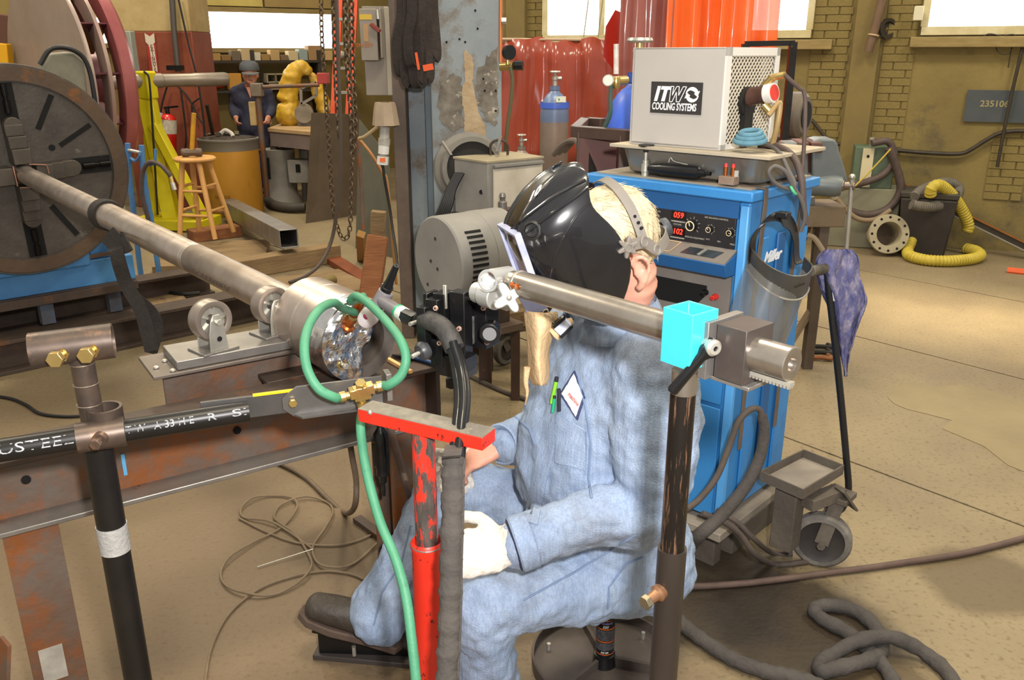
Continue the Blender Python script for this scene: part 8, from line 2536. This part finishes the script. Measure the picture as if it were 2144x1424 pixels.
def chain(pix, d, pitch, wire, label):
 global LINK
 pts_ = smooth_path([P(x, y, d) for x, y in pix], 8)
 t = thing('hanging_chain', label, 'chain', pts_[-1], group='hanging chains')
 if LINK is None:
  LINK = {}
 key = (pitch, wire)
 if key not in LINK:
  a_ = pitch * 0.5
  mb = MB()
  lp = []
  for k in range(12):
   q = 2 * math.pi * k / 12
   lp.append(V(0, math.cos(q) * pitch * 0.42, math.sin(q) * pitch * 0.42 + (a_ * 0.42 if math.sin(q) > 0 else -a_ * 0.42)))
  lp.append(lp[0])
  mb.tube(lp, wire, 5, sub=0, caps=False)
  o = part(mb, 'chain_link', mat('chain_steel', '#6e5f4e', '#5a4c3e', scale=20, rough=0.5, metal=0.6), t, local=True)
  LINK[key] = o.data
  first = o
 else:
  first = None
 acc, k = 0.0, 0
 for a_, b_ in zip(pts_[:-1], pts_[1:]):
  seg = (b_ - a_).length
  while acc <= seg:
   p = a_.lerp(b_, acc / seg)
   if first is not None:
    o, first = first, None
   else:
    o = bpy.data.objects.new('chain_link', LINK[key])
    COL.objects.link(o)
    o.parent = t
   s_, u_, dd = frame(b_ - a_, X)
   M = Matrix((s_, u_, dd)).transposed() @ Matrix.Rotation(math.pi / 2 * (k % 2) + 0.5, 3, 'Z')
   o.matrix_local = WM[t].inverted() @ Matrix.Translation(p) @ M.to_4x4()
   acc += pitch
   k += 1
  acc -= seg


chain([(672, -20), (674, 80), (680, 170), (690, 330), (698, 440), (712, 490), (722, 500), (732, 480), (736, 400), (738, 330)], 6.0, 0.034, 0.005, 'thin chain hanging left of the black cable and looping near the floor')
chain([(698, -20), (702, 120), (708, 250), (712, 290)], 5.9, 0.042, 0.007, 'heavier chain hanging in front of the orange ladder, left of the cable')
chain([(722, -20), (726, 110), (735, 230), (738, 330)], 5.9, 0.042, 0.007, 'heavier chain in the middle of the three before the ladder')
chain([(735, -20), (738, 130), (743, 250), (740, 320)], 5.95, 0.042, 0.007, 'rightmost of the heavier chains before the ladder')
cbp = [(704, -20), (708, 120), (712, 240), (713, 330), (706, 430), (695, 500), (672, 550), (640, 578), (606, 592)]
solo(MB().tube([P(x, y, 5.8 - 0.1 * max(0, k - 5)) for k, (x, y) in enumerate(cbp)], 0.013, 8), 'power_cable', mat('cable_brown', '#4a4038', rough=0.6), 'brown-black cable dropping past the chains and curving to the floor', 'cable')
solo(MB().box(P(678, 163, 6.0), (0.06, 0.05, 0.06)).box(P(685, 168, 6.0), (0.03, 0.04, 0.06)) if False else MB().box(P(677, 164, 5.95), (0.075, 0.06, 0.07)), 'hoist_tag', mat('tag_red', '#a83a34', rough=0.5), 'small red hoist tag on the thin left chain', 'tag', bevel=0.005)
solo(MB().tube([P(748, 290, 6.2), P(753, 340, 6.2), P(757, 400, 6.2), P(760, 480, 6.15)], 0.016, 8), 'rusty_bar', RUST, 'slim rusty bar standing beside the grey-green plate', 'bar')
solo(MB().tube([P(750, 290, 6.1), P(775, 320, 6.1), P(800, 362, 6.1), P(812, 395, 6.12), V(P(822, 420, 6.2).x, 6.2, 0.0)], 0.012, 8), 'tan_rod', mat('rod_tan', '#a87a4c', rough=0.7), 'thin tan rod slanting across the grey-green plate', 'rod')

# ---- square tube on timbers, planks, leaning post
sqt = thing('square_tube', 'long rusty square steel tube resting on timbers, open end towards us', 'tube', G(600, 530))
e0, e1 = P(605, 500, 6.6), P(478, 432, 8.8)
sd2 = (e1 - e0).normalized()
u2 = (Z - sd2 * sd2.z).normalized()
s2 = sd2.cross(u2)
hw_ = 0.075
o4 = [s2 * x + u2 * y for x, y in ((-hw_, -hw_), (hw_, -hw_), (hw_, hw_), (-hw_, hw_))]
i4 = [p * 0.87 for p in o4]
part(MB().loft([[e1 + p for p in o4], [e0 + p for p in o4], [e0 + p for p in i4], [e1 + p for p in i4]], caps=False), 'tube_wall', STEEL, sqt, bevel=0.004)
part(MB().loft([[e0 + sd2 * 0.5 + p for p in i4], [e0 + sd2 * 0.51 + p for p in i4]]), 'dark_inside', HOLE, sqt)


def timber(a, b, w_, h_, label, m=WOOD):
 a_, b_ = a.copy(), b.copy()
 a_.z = b_.z = h_ / 2 + 0.001
 t_ = MB().bar(V(0, 0, 0), V((b_ - a_).length, 0, 0), w_, h_)
 o = part(t_, 'timber', m, local=True, bevel=0.004)
 d_ = (b_ - a_).normalized()
 M = Matrix.Translation(a_) @ Matrix((d_, Z.cross(d_), Z)).transposed().to_4x4()
 o.matrix_world = M
 tag(o, label, 'timber', 'timbers on the floor')
 return o


timber(G(478, 585), G(705, 545), 0.16, 0.14, 'thick grey timber crossing under the open end of the square tube')
o_ = timber(G(400, 505), G(500, 492), 0.20, 0.10, 'reddish timber block under the wooden stool', WOODR)
o_ = timber(G(340, 545), G(560, 535), 0.9, 0.05, 'wide grey plank flat on the floor behind the shaft')
o_ = timber(G(500, 640), G(752, 600), 0.75, 0.06, 'wide worn plank flat on the floor right behind the collar')
o_ = timber(G(690, 545), G(775, 600), 0.12, 0.05, 'rust red board lying right of the thick timber', mat('rust_board', '#7c3f1c', '#6c3416', scale=4, rough=0.7))
o_ = timber(G(310, 600), G(380, 690), 0.3, 0.04, 'grey plank beside the positioner beams')
solo(MB().cyl(G(615, 605, 0.1), G(700, 585, 0.1), 0.036, n=16), 'brass_bar', mat('old_brass_bar', '#8a7848', '#6a5c38', scale=8, rough=0.5, metal=0.4), 'round brassy bar lying on the worn plank behind the shaft', 'bar', bevel=0.004)
lpst = thing('broken_timber_post', 'splintered brown timber post leaning at the foot of the blue column', 'post', G(775, 625))
q0 = G(772, 640)
part(MB().bar(q0, P(792, 495, q0.y + 0.15), 0.14, 0.12, Y), 'thick_post', WOODR, lpst, bevel=0.008)
part(MB().bar(P(790, 500, q0.y + 0.2), P(793, 442, q0.y + 0.2), 0.10, 0.07, Y), 'splintered_top', WOOD, lpst, bevel=0.006)
solo(MB().bar(G(757, 545) + Z * 0.0, P(756, 490, 6.3), 0.06, 0.05, Y), 'wood_offcut', mat('offcut', '#9a7440', rough=0.8), 'short upright wood offcut beside the splintered post', 'offcut')

# ================================================================== RIGHT BACKGROUND
def wallpt(px, py, off):
 return wp(*onwall(px, py, off), off)


# painted grey panel with stencilled number
a_, b_ = onwall(2026, 188), onwall(2300, 262)
gp_ = thing('painted_number_panel', 'dark grey painted rectangle stencilled 235106 on the back wall', 'panel', wp((a_[0] + b_[0]) / 2, b_[1], 0.01))
part(MB().box(wp((a_[0] + b_[0]) / 2, (a_[1] + b_[1]) / 2, 0.012), (b_[0] - a_[0], 0.006, a_[1] - b_[1]), RW), 'paint_field', mat('slate_paint', '#3d4347', '#484d50', scale=4, rough=0.7), gp_)
part(place(text_mb('235106', 0.072, bold=0.0016, depth=0.0005), wallpt(2082, 218, 0.017), WU, Z), 'stencil_number', mat('stencil_tan', '#8f8660', rough=0.8), gp_, smooth=False)
DP = mat('dark_conduit', '#2c251c', '#3a3226', scale=10, rough=0.6)
solo(MB().tube([wallpt(x, y, 0.04) for x, y in ((1868, 314), (1940, 320), (2008, 322), (2035, 312), (2070, 290), (2100, 277), (2150, 274), (2250, 276))], 0.018, 8, sub=3), 'wall_conduit', DP, 'black conduit running along the back wall and stepping up under the grey panel', 'conduit')
solo(MB().tube([wallpt(x, y, 0.06) for x, y in ((2142, 96), (2122, 180), (2105, 260), (2088, 350))], 0.014, 8), 'wall_pipe', DP, 'thin dark pipe slanting down across the grey painted panel', 'pipe')
dp_ = thing('downpipe', 'brown pipe slanting down the wall pier with a loose clamp', 'pipe', wallpt(1820, 110, 0.1))
part(MB().tube([wallpt(1852, -20, 0.14), wallpt(1832, 60, 0.14), wallpt(1818, 108, 0.14)], 0.035, 12, sub=2), 'pipe', mat('pipe_brown', '#6e5640', '#5c4836', scale=8, rough=0.6), dp_)
part(MB().torus(wallpt(1829, 74, 0.14), V(0.2, 0, 1), 0.040, 0.008, 20, 6), 'clamp', mat('clamp_pale', '#b39a78', rough=0.6), dp_)
part(MB().tube([wallpt(1833, 74, 0.12), wallpt(1848, 77, 0.06)], 0.010, 6, sub=0), 'clamp_arm', DP, dp_)
solo(MB().lathe([(0.02, 0.0), (0.085, 0.0), (0.085, 0.03), (0.06, 0.03), (0.05, 0.01)], wallpt(1856, 60, 0.02), wallpt(1856, 60, 0.02) + WN + WU * 0.9, 24, unit=False), 'round_wall_box', DP, 'dark round open fitting on the wall beside the brown pipe', 'fitting')
solo(MB().box(wallpt(1923, 28, 0.12), (0.075, 0.05, 0.115), RW), 'alarm_box', mat('box_ivory', '#c9c4a8', rough=0.6), 'small ivory box on the frame of the right window', 'box', bevel=0.006)
solo(MB().tube([wallpt(x, y, 0.07) for x, y in ((2050, 90), (2066, 72), (2090, 74), (2110, 82), (2120, 98), (2108, 113), (2090, 108), (2086, 92), (2102, 76), (2125, 74))] + [wallpt(2118, 100, 0.06), wallpt(2111, 142, 0.05)], 0.005, 6), 'wire_loop', DP, 'loop of thin black wire hanging from the right window sill', 'wire')
ir = thing('angle_iron_bar', 'long rust-edged angle iron leaning along the foot of the back wall', 'bar', wallpt(2010, 450, 0.1))
i0, i1 = wallpt(1880, 378, 0.05), wallpt(2170, 520, 0.30)
part(MB().bar(i0, i1, 0.05, 0.006), 'flange', mat('orange_rust', '#8a5424', '#74441c', scale=8, rough=0.7), ir)
part(MB().bar(i0 - Z * 0.03 + WN * 0.01, i1 - Z * 0.03 + WN * 0.01, 0.006, 0.05), 'web', DP, ir)
part(MB().bar(i0 - Z * 0.06 + WN * 0.02, i1 - Z * 0.06 + WN * 0.02, 0.012, 0.008), 'bright_edge', mat('grey_edge', '#8a8880', rough=0.5), ir)
solo(MB().tube([G(2108, 570) + Z * 0.012, G(2135, 573) + Z * 0.012, G(2180, 578) + Z * 0.012], 0.03, 8), 'orange_bar', mat('orange_bar', '#c8501e', rough=0.5), 'bright orange bar lying on the floor at the right edge', 'bar')

# ---- green machine on a grey box with hoses, flange pipe
gx = thing('green_pump_unit', 'green pump unit with a cream front strip on a grey base by the back wall', 'machine', G(1815, 512))
gb0 = G(1812, 520)
RGm = Matrix.Rotation(-0.30, 3, 'Z')
GRN = mat('machine_green', '#4a5a48', '#566652', scale=5, rough=0.55)
gh = P(1812, 388, gb0.y + 0.2).z
gc_ = V(gb0.x, gb0.y + 0.17, 0)
part(MB().box(gc_ + Z * gh / 2, (0.56, 0.32, gh), RGm), 'base_box', mat('base_olive', '#7d7b66', '#8a8872', scale=4, rough=0.6), gx, bevel=0.01)
g2 = P(1818, 305, gb0.y + 0.15).z
part(MB().box(gc_ + V(0.02, -0.03, (gh + g2) / 2), (0.33, 0.26, g2 - gh), RGm), 'green_housing', GRN, gx, bevel=0.008)
part(MB().box(gc_ + RGm @ V(-0.03, -0.165, 0) + Z * ((gh + g2) / 2), (0.09, 0.012, g2 - gh - 0.02), RGm), 'cream_strip', mat('cream_strip', '#c4bb9a', rough=0.6), gx)
part(MB().cyl(gc_ + Z * g2, gc_ + Z * (g2 + 0.05), 0.018, n=12).cyl(gc_ + Z * (g2 + 0.05), gc_ + Z * (g2 + 0.07), 0.025, n=12), 'filler_cap', GALV, gx)
for q in (0.10, -0.12):
 c_ = gc_ + RGm @ V(-0.03, -0.172, 0) + Z * ((gh + g2) / 2 + q)
 part(MB().cyl(c_, c_ + RGm @ V(0, -0.004, 0), 0.012, n=12), 'button', HOLE, gx)
for k, (pix, r_, m_, lb_) in enumerate((
  ([(1825, 300), (1860, 297), (1872, 330), (1850, 365), (1800, 385), (1760, 392)], 0.030, HBR, 'upper brown hose hooked over the green pump unit'),
  ([(1862, 310), (1880, 360), (1885, 400), (1862, 435), (1820, 450), (1775, 440), (1748, 420)], 0.035, HBR, 'thick brown hose sagging across the grey pump base'),
  ([(1750, 415), (1790, 455), (1830, 460), (1865, 440)], 0.022, mat('tan_hose', '#86745c', rough=0.7), 'lowest tan hose sagging over the grey pump base'),
  ([(1785, 395), (1830, 350), (1865, 312)], 0.007, mat('yellow_cord', '#b09a3c', rough=0.7), 'thin yellow cord slanting across the green pump unit'))):
 solo(MB().tube([P(x, y, gb0.y - 0.04 - 0.04 * k) for x, y in pix], r_, 10), 'pump_hose', m_, lb_, 'hose', 'hoses on the green pump')
fg = thing('flanged_pipe', 'pale flanged pipe end with a ring of bolt holes leaning by the pump base', 'pipe', G(1862, 535))
f0 = G(1862, 538)
fc_ = P(1862, 490, f0.y + 0.02)
fa_ = V(-0.10, -0.97, 0.22).normalized()
FP = mat('flange_paint', '#a39a80', '#8d846c', scale=8, rough=0.6, c3='#6a4c34', t3=0.66, s3=10, w3=0.06)
fr2 = 0.165
part(MB().lathe([(0.105, 0.0), (fr2, 0.0), (fr2 + 0.003, -0.008), (fr2 + 0.003, -0.03), (0.115, -0.03), (0.115, -0.24), (0.10, -0.24), (0.10, -0.01), (0.105, 0.0)], fc_, fc_ + fa_, 44, unit=False), 'flange', FP, fg)
part(MB().cyl(fc_ - fa_ * 0.22, fc_ - fa_ * 0.23, 0.10, n=32), 'bore_back', mat('bore_brown', '#3a2c22', '#5a4a3a', scale=9, rough=0.6), fg)
s_, u_, _ = frame(fa_)
for k in range(12):
 t = 2 * math.pi * k / 12
 c_ = fc_ + (s_ * math.cos(t) + u_ * math.sin(t)) * 0.142
 part(MB().cyl(c_ - fa_ * 0.002, c_ + fa_ * 0.0015, 0.011, n=10), 'bolt_hole', HOLE, fg)

# ---- black vacuum barrel with ribbed hoses
vb = thing('vacuum_barrel', 'black square shop vacuum barrel by the back wall', 'vacuum', G(1960, 535))
v0 = G(1955, 540)
vz = P(1955, 412, v0.y + 0.2).z
RV = Matrix.Rotation(-0.45, 3, 'Z')
vc = V(v0.x, v0.y + 0.24, 0)
bb = [vc + RV @ V(x, y, 0) for x, y in ((-0.18, -0.17), (0.18, -0.17), (0.18, 0.17), (-0.18, 0.17))]
tb_ = [vc + RV @ V(x, y, vz) for x, y in ((-0.22, -0.2), (0.22, -0.2), (0.22, 0.2), (-0.22, 0.2))]
part(MB().hexa([p + Z * 0.002 for p in bb], tb_), 'barrel', mat('vac_black', '#26211d', '#332c26', scale=6, rough=0.6), vb, bevel=0.015)
part(MB().hexa([p + Z * 0.002 for p in tb_], [p + Z * 0.05 + (p - (tb_[0] + tb_[2]) / 2) * 0.04 for p in tb_]), 'lid', mat('vac_lid', '#3f3a34', rough=0.6), vb, bevel=0.008)
VH = mat('vac_grey_hose', '#5a544c', '#6a645a', scale=20, rough=0.7)
solo(MB().tube([P(x, y, v0.y + d_) for x, y, d_ in ((1914, 412, 0.1), (1930, 398, 0.2), (1965, 384, 0.3), (1995, 384, 0.32), (2008, 398, 0.28), (1995, 420, 0.15), (1960, 432, 0.03), (1925, 432, -0.02), (1906, 427, -0.02))], 0.040, 12, sub=8, rib=0.004, pitch=0.02), 'vacuum_hose', VH, 'dark grey ribbed hose coiled on top of the black barrel', 'hose')
YH = mat('yellow_ribbed', '#b8a53c', '#a8942e', scale=12, rough=0.55)
solo(MB().tube([P(x, y, v0.y + d_) for x, y, d_ in ((1948, 410, 0.0), (1950, 395, -0.02), (1965, 387, 0.0), (1985, 400, 0.05), (2005, 425, 0.1), (2022, 455, 0.12), (2028, 475, 0.12), (2024, 486, 0.12))], 0.042, 14, sub=8, rib=0.006, pitch=0.026), 'ribbed_duct', YH, 'yellow ribbed duct arching out of the barrel top and down its side', 'duct', 'yellow ducts')
solo(MB().tube([G(x, y) + Z * z_ for x, y, z_ in ((1906, 532, 0.13), (1898, 536, 0.05), (1906, 548, 0.045), (1940, 556, 0.045), (1985, 558, 0.045), (2030, 554, 0.045), (2050, 546, 0.045), (2040, 536, 0.045), (2018, 530, 0.045))], 0.042, 14, sub=8, rib=0.006, pitch=0.026), 'ribbed_duct', YH, 'yellow ribbed duct lying curled on the floor before the barrel', 'duct', 'yellow ducts')

# ---- vise on its stand
vs = thing('bench_vise', 'big grey bench vise with brown jaws behind the welder', 'vise', P(1735, 425, 4.4))
VG = mat('vise_grey', '#6f7576', '#5f6566', scale=5, rough=0.45, metal=0.3)
dV = V(0.02, 0.16, 0)
vpoly = [(1700, 295), (1716, 291), (1746, 291), (1754, 300), (1758, 318), (1766, 342), (1773, 366), (1776, 380), (1765, 392), (1700, 392)]
part(MB().loft([[P(x, y, 4.30) for x, y in vpoly], [P(x, y, 4.30) + dV for x, y in vpoly]]), 'moving_jaw', VG, vs, bevel=0.012, segs=3)
part(MB().loft([[P(x, y, 4.30) for x, y in ((1640, 300), (1692, 298), (1694, 392), (1650, 420), (1620, 420))], [P(x, y, 4.30) + dV for x, y in ((1640, 300), (1692, 298), (1694, 392), (1650, 420), (1620, 420))]]), 'fixed_jaw', VG, vs, bevel=0.012)
for a_, b_ in ((1672, 1694), (1699, 1723)):
 part(MB().loft([[P(x, y, 4.27) for x, y in ((a_, 298), (b_, 298), (b_, 320), (a_, 320))], [P(x, y, 4.27) + dV * 1.3 for x, y in ((a_, 298), (b_, 298), (b_, 320), (a_, 320))]]), 'jaw_plate', mat('jaw_brown', '#6a4a40', '#5a3e36', scale=9, rough=0.6), vs, bevel=0.006)
part(MB().lathe([(0.052, 0.0), (0.056, 0.1), (0.056, 0.85), (0.048, 1.0)], P(1680, 384, 4.36), P(1762, 390, 4.30), 28, caps=True), 'slide_barrel', VG, vs)
part(MB().lathe([(0.03, 0), (0.03, 0.25), (0.019, 0.3), (0.019, 0.8), (0.026, 0.85), (0.026, 1.0)], P(1760, 388, 4.30), P(1790, 388, 4.27), 20, caps=True), 'screw', mat('screw_steel', '#8a7c70', rough=0.4, metal=0.7), vs)
part(MB().cyl(P(1784, 372, 4.27), P(1772, 522, 4.27), 0.011, n=12), 'handle_rod', GALV, vs)
part(MB().ell(P(1784, 371, 4.27), 0.017, n=12, m=8), 'handle_ball', GALV, vs)
vt = thing('vise_stand', 'rusty pipe and angle stand carrying the bench vise', 'stand', G(1690, 772))
vg = G(1688, 770)
vtz = P(1700, 428, vg.y).z
part(MB().box(V(vg.x - 0.03, vg.y + 0.06, vtz - 0.055), (0.24, 0.24, 0.11)), 'top_block', mat('stand_brown', '#74644e', '#64543f', scale=6, rough=0.7), vt, bevel=0.006)
part(MB().bar(V(vg.x, vg.y, 0), V(vg.x, vg.y, vtz - 0.11), 0.06, 0.05), 'leg', mat('stand_dark', '#4a3e34', '#5a4e42', scale=6, rough=0.6), vt)
part(MB().bar(V(vg.x - 0.20, vg.y + 0.2, 0), V(vg.x - 0.05, vg.y + 0.1, vtz - 0.11), 0.05, 0.05), 'leg', MATS['stand_dark'], vt)
part(MB().bar(V(vg.x + 0.10, vg.y + 0.26, 0), V(vg.x + 0.02, vg.y + 0.12, vtz - 0.11), 0.05, 0.05), 'leg', MATS['stand_dark'], vt)
part(MB().bar(V(vg.x - 0.16, vg.y - 0.02, 0.05), V(vg.x, vg.y, vtz - 0.55), 0.045, 0.02), 'brace', MATS['stand_brown'], vt)
part(MB().cyl(P(1697, 412, vg.y), P(1697, 430, vg.y), 0.022, n=6), 'base_bolt', STEEL, vt)
part(MB().tube([P(1690, 492, vg.y - 0.05), P(1706, 500, vg.y - 0.06), P(1726, 530, vg.y - 0.07)], 0.014, 8), 'stand_hose', mat('tan_hose2', '#8a7a64', rough=0.7), vt)
# ---- black frame and fan between cooler and wall
bf = thing('black_steel_frame', 'thin black steel frame standing behind the cooler', 'frame', G(1648, 560))
b0 = P(1650, 300, 5.2)
part(MB().bar(V(b0.x - 0.02, 5.2, 0), P(1661, 88, 5.2), 0.04, 0.04), 'upright', BLACKP, bf)
part(MB().bar(P(1663, 90, 5.2), P(1560, 92, 5.2), 0.03, 0.03), 'top_bar', BLACKP, bf)
part(MB().bar(V(P(1560, 300, 5.2).x - 0.02, 5.2, 0), P(1561, 92, 5.2), 0.04, 0.04), 'upright', BLACKP, bf)
fn = thing('pedestal_grinder', 'dark round-shrouded pedestal grinder behind the cooler hoses', 'grinder', G(1650, 520))
fq = P(1648, 240, 5.9)
part(MB().lathe([(0.02, 0.0), (0.13, 0.0), (0.15, 0.03), (0.15, 0.10), (0.12, 0.13), (0.02, 0.13)], fq, fq + V(0.75, -0.6, 0), 28, unit=False), 'shroud', mat('shroud_grey', '#6a6258', '#5a5248', rough=0.6), fn)
part(MB().cyl(fq + V(0.75, -0.6, 0) * 0.131, fq + V(0.75, -0.6, 0) * 0.14, 0.09, n=24), 'wheel', HOLE, fn)
part(MB().box(V(fq.x, fq.y, fq.z / 2 - 0.07), (0.16, 0.16, fq.z - 0.14)), 'pedestal', mat('ped_dark', '#4a443c', rough=0.7), fn, bevel=0.01)
solo(MB().tube([wallpt(1680, 240, 0.05), wallpt(1700, 252, 0.05), wallpt(1735, 292, 0.05), wallpt(1780, 306, 0.05), wallpt(1868, 314, 0.04)], 0.016, 8), 'wall_cable', DP, 'dark cable slanting down the brick wall behind the vise', 'cable')
# ---- clamps on the floor
for k, (y_, c_, lb_) in enumerate(((731, '#1e1b18', 'black C-clamp lying on the floor by the vise stand, farthest of three'), (743, '#2a2620', 'dark C-clamp lying on the floor, middle of three'), (754, '#8a5a34', 'rusty C-clamp lying on the floor, nearest of three'))):
 p0, p1 = G(1702, y_), G(1738, y_ + 3)
 solo(MB().tube([p0 + V(0, 0.06, 0.02), p0 + V(-0.01, 0, 0.02), p0.lerp(p1, 0.5) + Z * 0.02, p1 + V(0.01, 0, 0.02), p1 + V(0.0, 0.05, 0.02)], 0.014, 8), 'c_clamp', mat('clamp_%d' % k, c_, rough=0.5, metal=0.4), lb_, 'clamp', 'clamps on the floor')

# ================================================================== CABLES AND TOOLS ON THE FLOOR
def floor_tube(pix, r, m, name, label, cat, group=None, n=10, zs=None, r_fn=None):
 pts_ = [G(x, y, r + 0.002) + Z * (zs[i] if zs else 0) for i, (x, y) in enumerate(pix)]
 return solo(MB().tube(pts_, r_fn or r, n, sub=8), name, m, label, cat, group)


FH = mat('floor_hose', '#463d37', '#544a43', scale=14, rough=0.75)
TC = mat('tan_cable', '#7d6c54', '#6e5e48', scale=20, rough=0.7)
floor_tube([(1340, 1226), (1420, 1229), (1540, 1223), (1640, 1212), (1720, 1201), (1810, 1190), (1900, 1177), (2000, 1162), (2080, 1144), (2144, 1127), (2260, 1095)], 0.011, mat('lead_brown', '#5c4a42', '#4d3d36', scale=14, rough=0.7), 'floor_lead', 'long brown lead lying across the right floor below the caster', 'cable')
slf = lambda t: 0.021 + 0.0012 * math.sin(t * 90) + 0.001 * math.sin(t * 211)
floor_tube([(1395, 1270), (1420, 1298), (1460, 1332), (1530, 1378), (1600, 1405), (1660, 1418), (1720, 1440), (1790, 1500)], 0.021, SLV, 'cable_sleeve', 'grey zipped cable sleeve running from the stand to the bottom edge', 'sleeve', 'floor sleeves', 14, None, slf)
floor_tube([(1890, 1470), (1862, 1412), (1820, 1362), (1770, 1322), (1722, 1296), (1706, 1278), (1722, 1268), (1770, 1272), (1815, 1295), (1842, 1330), (1845, 1362), (1828, 1384), (1790, 1402), (1750, 1412), (1722, 1412), (1716, 1392), (1738, 1374), (1790, 1362), (1850, 1360), (1905, 1362), (1950, 1378), (1985, 1410), (2020, 1470)], 0.021, SLV, 'cable_sleeve', 'grey zipped cable sleeve looped in a knot on the right floor', 'sleeve', 'floor sleeves', 14,
           [0, 0, 0, 0, 0, 0, 0, 0, 0, 0, 0, .01, .02, .02, .01, 0, 0, .03, .045, .02, 0, 0, 0], slf)
solo(MB().tube([P(1596, 880, 2.33), P(1590, 858, 2.33), P(1570, 858, 2.32), P(1545, 885, 2.30), P(1525, 940, 2.28), P(1500, 1000, 2.26), P(1465, 1045, 2.25), P(1430, 1075, 2.24), G(1400, 1130, 0.02)], 0.0095, 10), 'welder_lead', FH, 'thin brown lead arching from the welder side down behind the stand', 'cable', 'welder leads')
solo(MB().tube([P(1596, 870, 2.335), P(1600, 905, 2.33), P(1590, 960, 2.31), P(1560, 1020, 2.29), P(1510, 1080, 2.27), P(1460, 1125, 2.24), G(1420, 1170, 0.03), G(1360, 1215, 0.025)], lambda t: 0.015 + 0.008 * t, 12), 'welder_lead', SLV, 'thick dark sleeve dropping from the welder side to the stand foot', 'cable', 'welder leads')
solo(MB().tube([P(1470, 1075, 2.30), P(1520, 1095, 2.30), P(1550, 1120, 2.32), P(1580, 1160, 2.34), G(1615, 1180, 0.012), G(1645, 1182, 0.012), G(1690, 1176, 0.012)], 0.010, 10), 'welder_lead', FH, 'nearer of two leads spilling over the cart step to the floor', 'cable', 'welder leads')
solo(MB().tube([P(1500, 1068, 2.42), P(1545, 1095, 2.40), P(1580, 1130, 2.40), G(1618, 1158, 0.012), G(1660, 1160, 0.012)], 0.009, 10), 'welder_lead', FH, 'farther of two leads spilling over the cart step to the floor', 'cable', 'welder leads')
floor_tube([(655, 1150), (600, 1112), (560, 1094), (512, 1084), (505, 1066), (530, 1046), (570, 1038), (610, 1044), (622, 1066), (590, 1104), (530, 1138), (482, 1170), (462, 1200), (476, 1230), (520, 1247), (570, 1246), (620, 1225), (650, 1195), (648, 1165), (618, 1120), (585, 1098), (574, 1080), (590, 1058), (640, 1043), (685, 1052), (697, 1075), (680, 1110), (655, 1145), (665, 1180), (700, 1192), (740, 1180), (790, 1140)], 0.0042, TC, 'thin_cable', 'thin tan cable lying in loose loops on the floor under the bench', 'cable', 'tan floor cables', 8, [0.004 * (i % 3) for i in range(32)])
floor_tube([(428, 1470), (432, 1410), (445, 1350), (480, 1285), (540, 1235), (610, 1208), (680, 1196), (740, 1204), (790, 1230)], 0.0038, TC, 'thin_cable', 'thin tan cable curving from the boot down to the bottom edge', 'cable', 'tan floor cables', 8)
floor_tube([(500, 1085), (560, 1115), (620, 1136), (690, 1142), (740, 1135), (800, 1110)], 0.0040, TC, 'thin_cable', 'thin tan cable running straight towards the bench leg', 'cable', 'tan floor cables', 8)
solo(MB().cyl(G(539, 1187, 0.006), G(655, 1150, 0.012), 0.0018, n=8), 'filler_rod', GALV, 'bright thin filler rod lying inside the cable loops', 'rod')
solo(MB().tube([G(535, 958, 0.012), G(580, 968, 0.012), G(640, 1000, 0.012), G(690, 1048, 0.012), G(722, 1074, 0.012), P(742, 1062, 2.35), P(746, 1010, 2.32), P(738, 960, 2.30), P(729, 905, 2.28)], 0.0095, 10), 'air_hose', mat('air_hose_brown', '#6a5a48', '#57493a', scale=14, rough=0.6), 'brown air hose rising from the floor to the bench', 'hose')
solo(MB().tube([P(812, 880, 2.05), P(826, 930, 2.05), P(842, 985, 2.06), P(856, 1040, 2.08), G(872, 1140, 0.015)], 0.010, 10), 'air_hose', mat('ribbed_hose_dark', '#5a4a42', '#4a3c35', scale=30, rough=0.6), 'dark ribbed hose slanting down beside the hanging die grinder', 'hose')
dg = thing('die_grinder', 'black air die grinder hanging nose down under the bench end', 'grinder', P(800, 1000, 2.1))
part(MB().lathe([(0.007, 0.0), (0.012, 0.04), (0.020, 0.10), (0.021, 0.55), (0.018, 0.6), (0.019, 0.68), (0.012, 0.72), (0.010, 0.8), (0.005, 0.82), (0.005, 0.9), (0.006, 0.92), (0.004, 1.0), (0.001, 1.0)], P(796, 893, 2.08), P(804, 1038, 2.08), 20), 'grinder_body', BLACKM, dg)
part(MB().bar(P(783, 930, 2.07), P(787, 975, 2.07), 0.006, 0.012), 'lever', BLACKM, dg)
part(MB().cyl(P(796, 895, 2.08), P(795, 872, 2.10), 0.006, n=10), 'hanger', DP, dg)
solo(MB().bar(G(748, 1092) + Z * 0.012, G(800, 1130) + Z * 0.012, 0.035, 0.02), 'angle_offcut', RUSTD, 'short dark angle offcut lying on the floor by the boot', 'offcut')
floor_tube([(-40, 826), (20, 834), (55, 848), (85, 866), (140, 872), (200, 868)], 0.0075, BLACK, 'power_flex', 'black cord on the floor at the left edge behind the pipe stand', 'cord', None, 8)
solo(MB().tube([G(318, 590) + Z * 0.012, G(350, 582) + Z * 0.012, G(372, 568) + Z * 0.012], 0.012, 8), 'power_flex', BLACK, 'black cord end beside the blue positioner base', 'cord')
solo(MB().tube([G(300, 612) + Z * 0.05, G(335, 622) + Z * 0.05, G(380, 630) + Z * 0.05, G(420, 628) + Z * 0.05], 0.014, 8), 'power_flex', BLACK, 'thick black cord lying behind the left roller wheel', 'cord')
solo(MB().tube([G(970, 780, 0.012), G(1010, 800, 0.012), G(1060, 822, 0.012), G(1120, 842, 0.012)], 0.012, 8), 'floor_lead', FH, 'brown lead on the floor between torch slides and welder', 'cable')
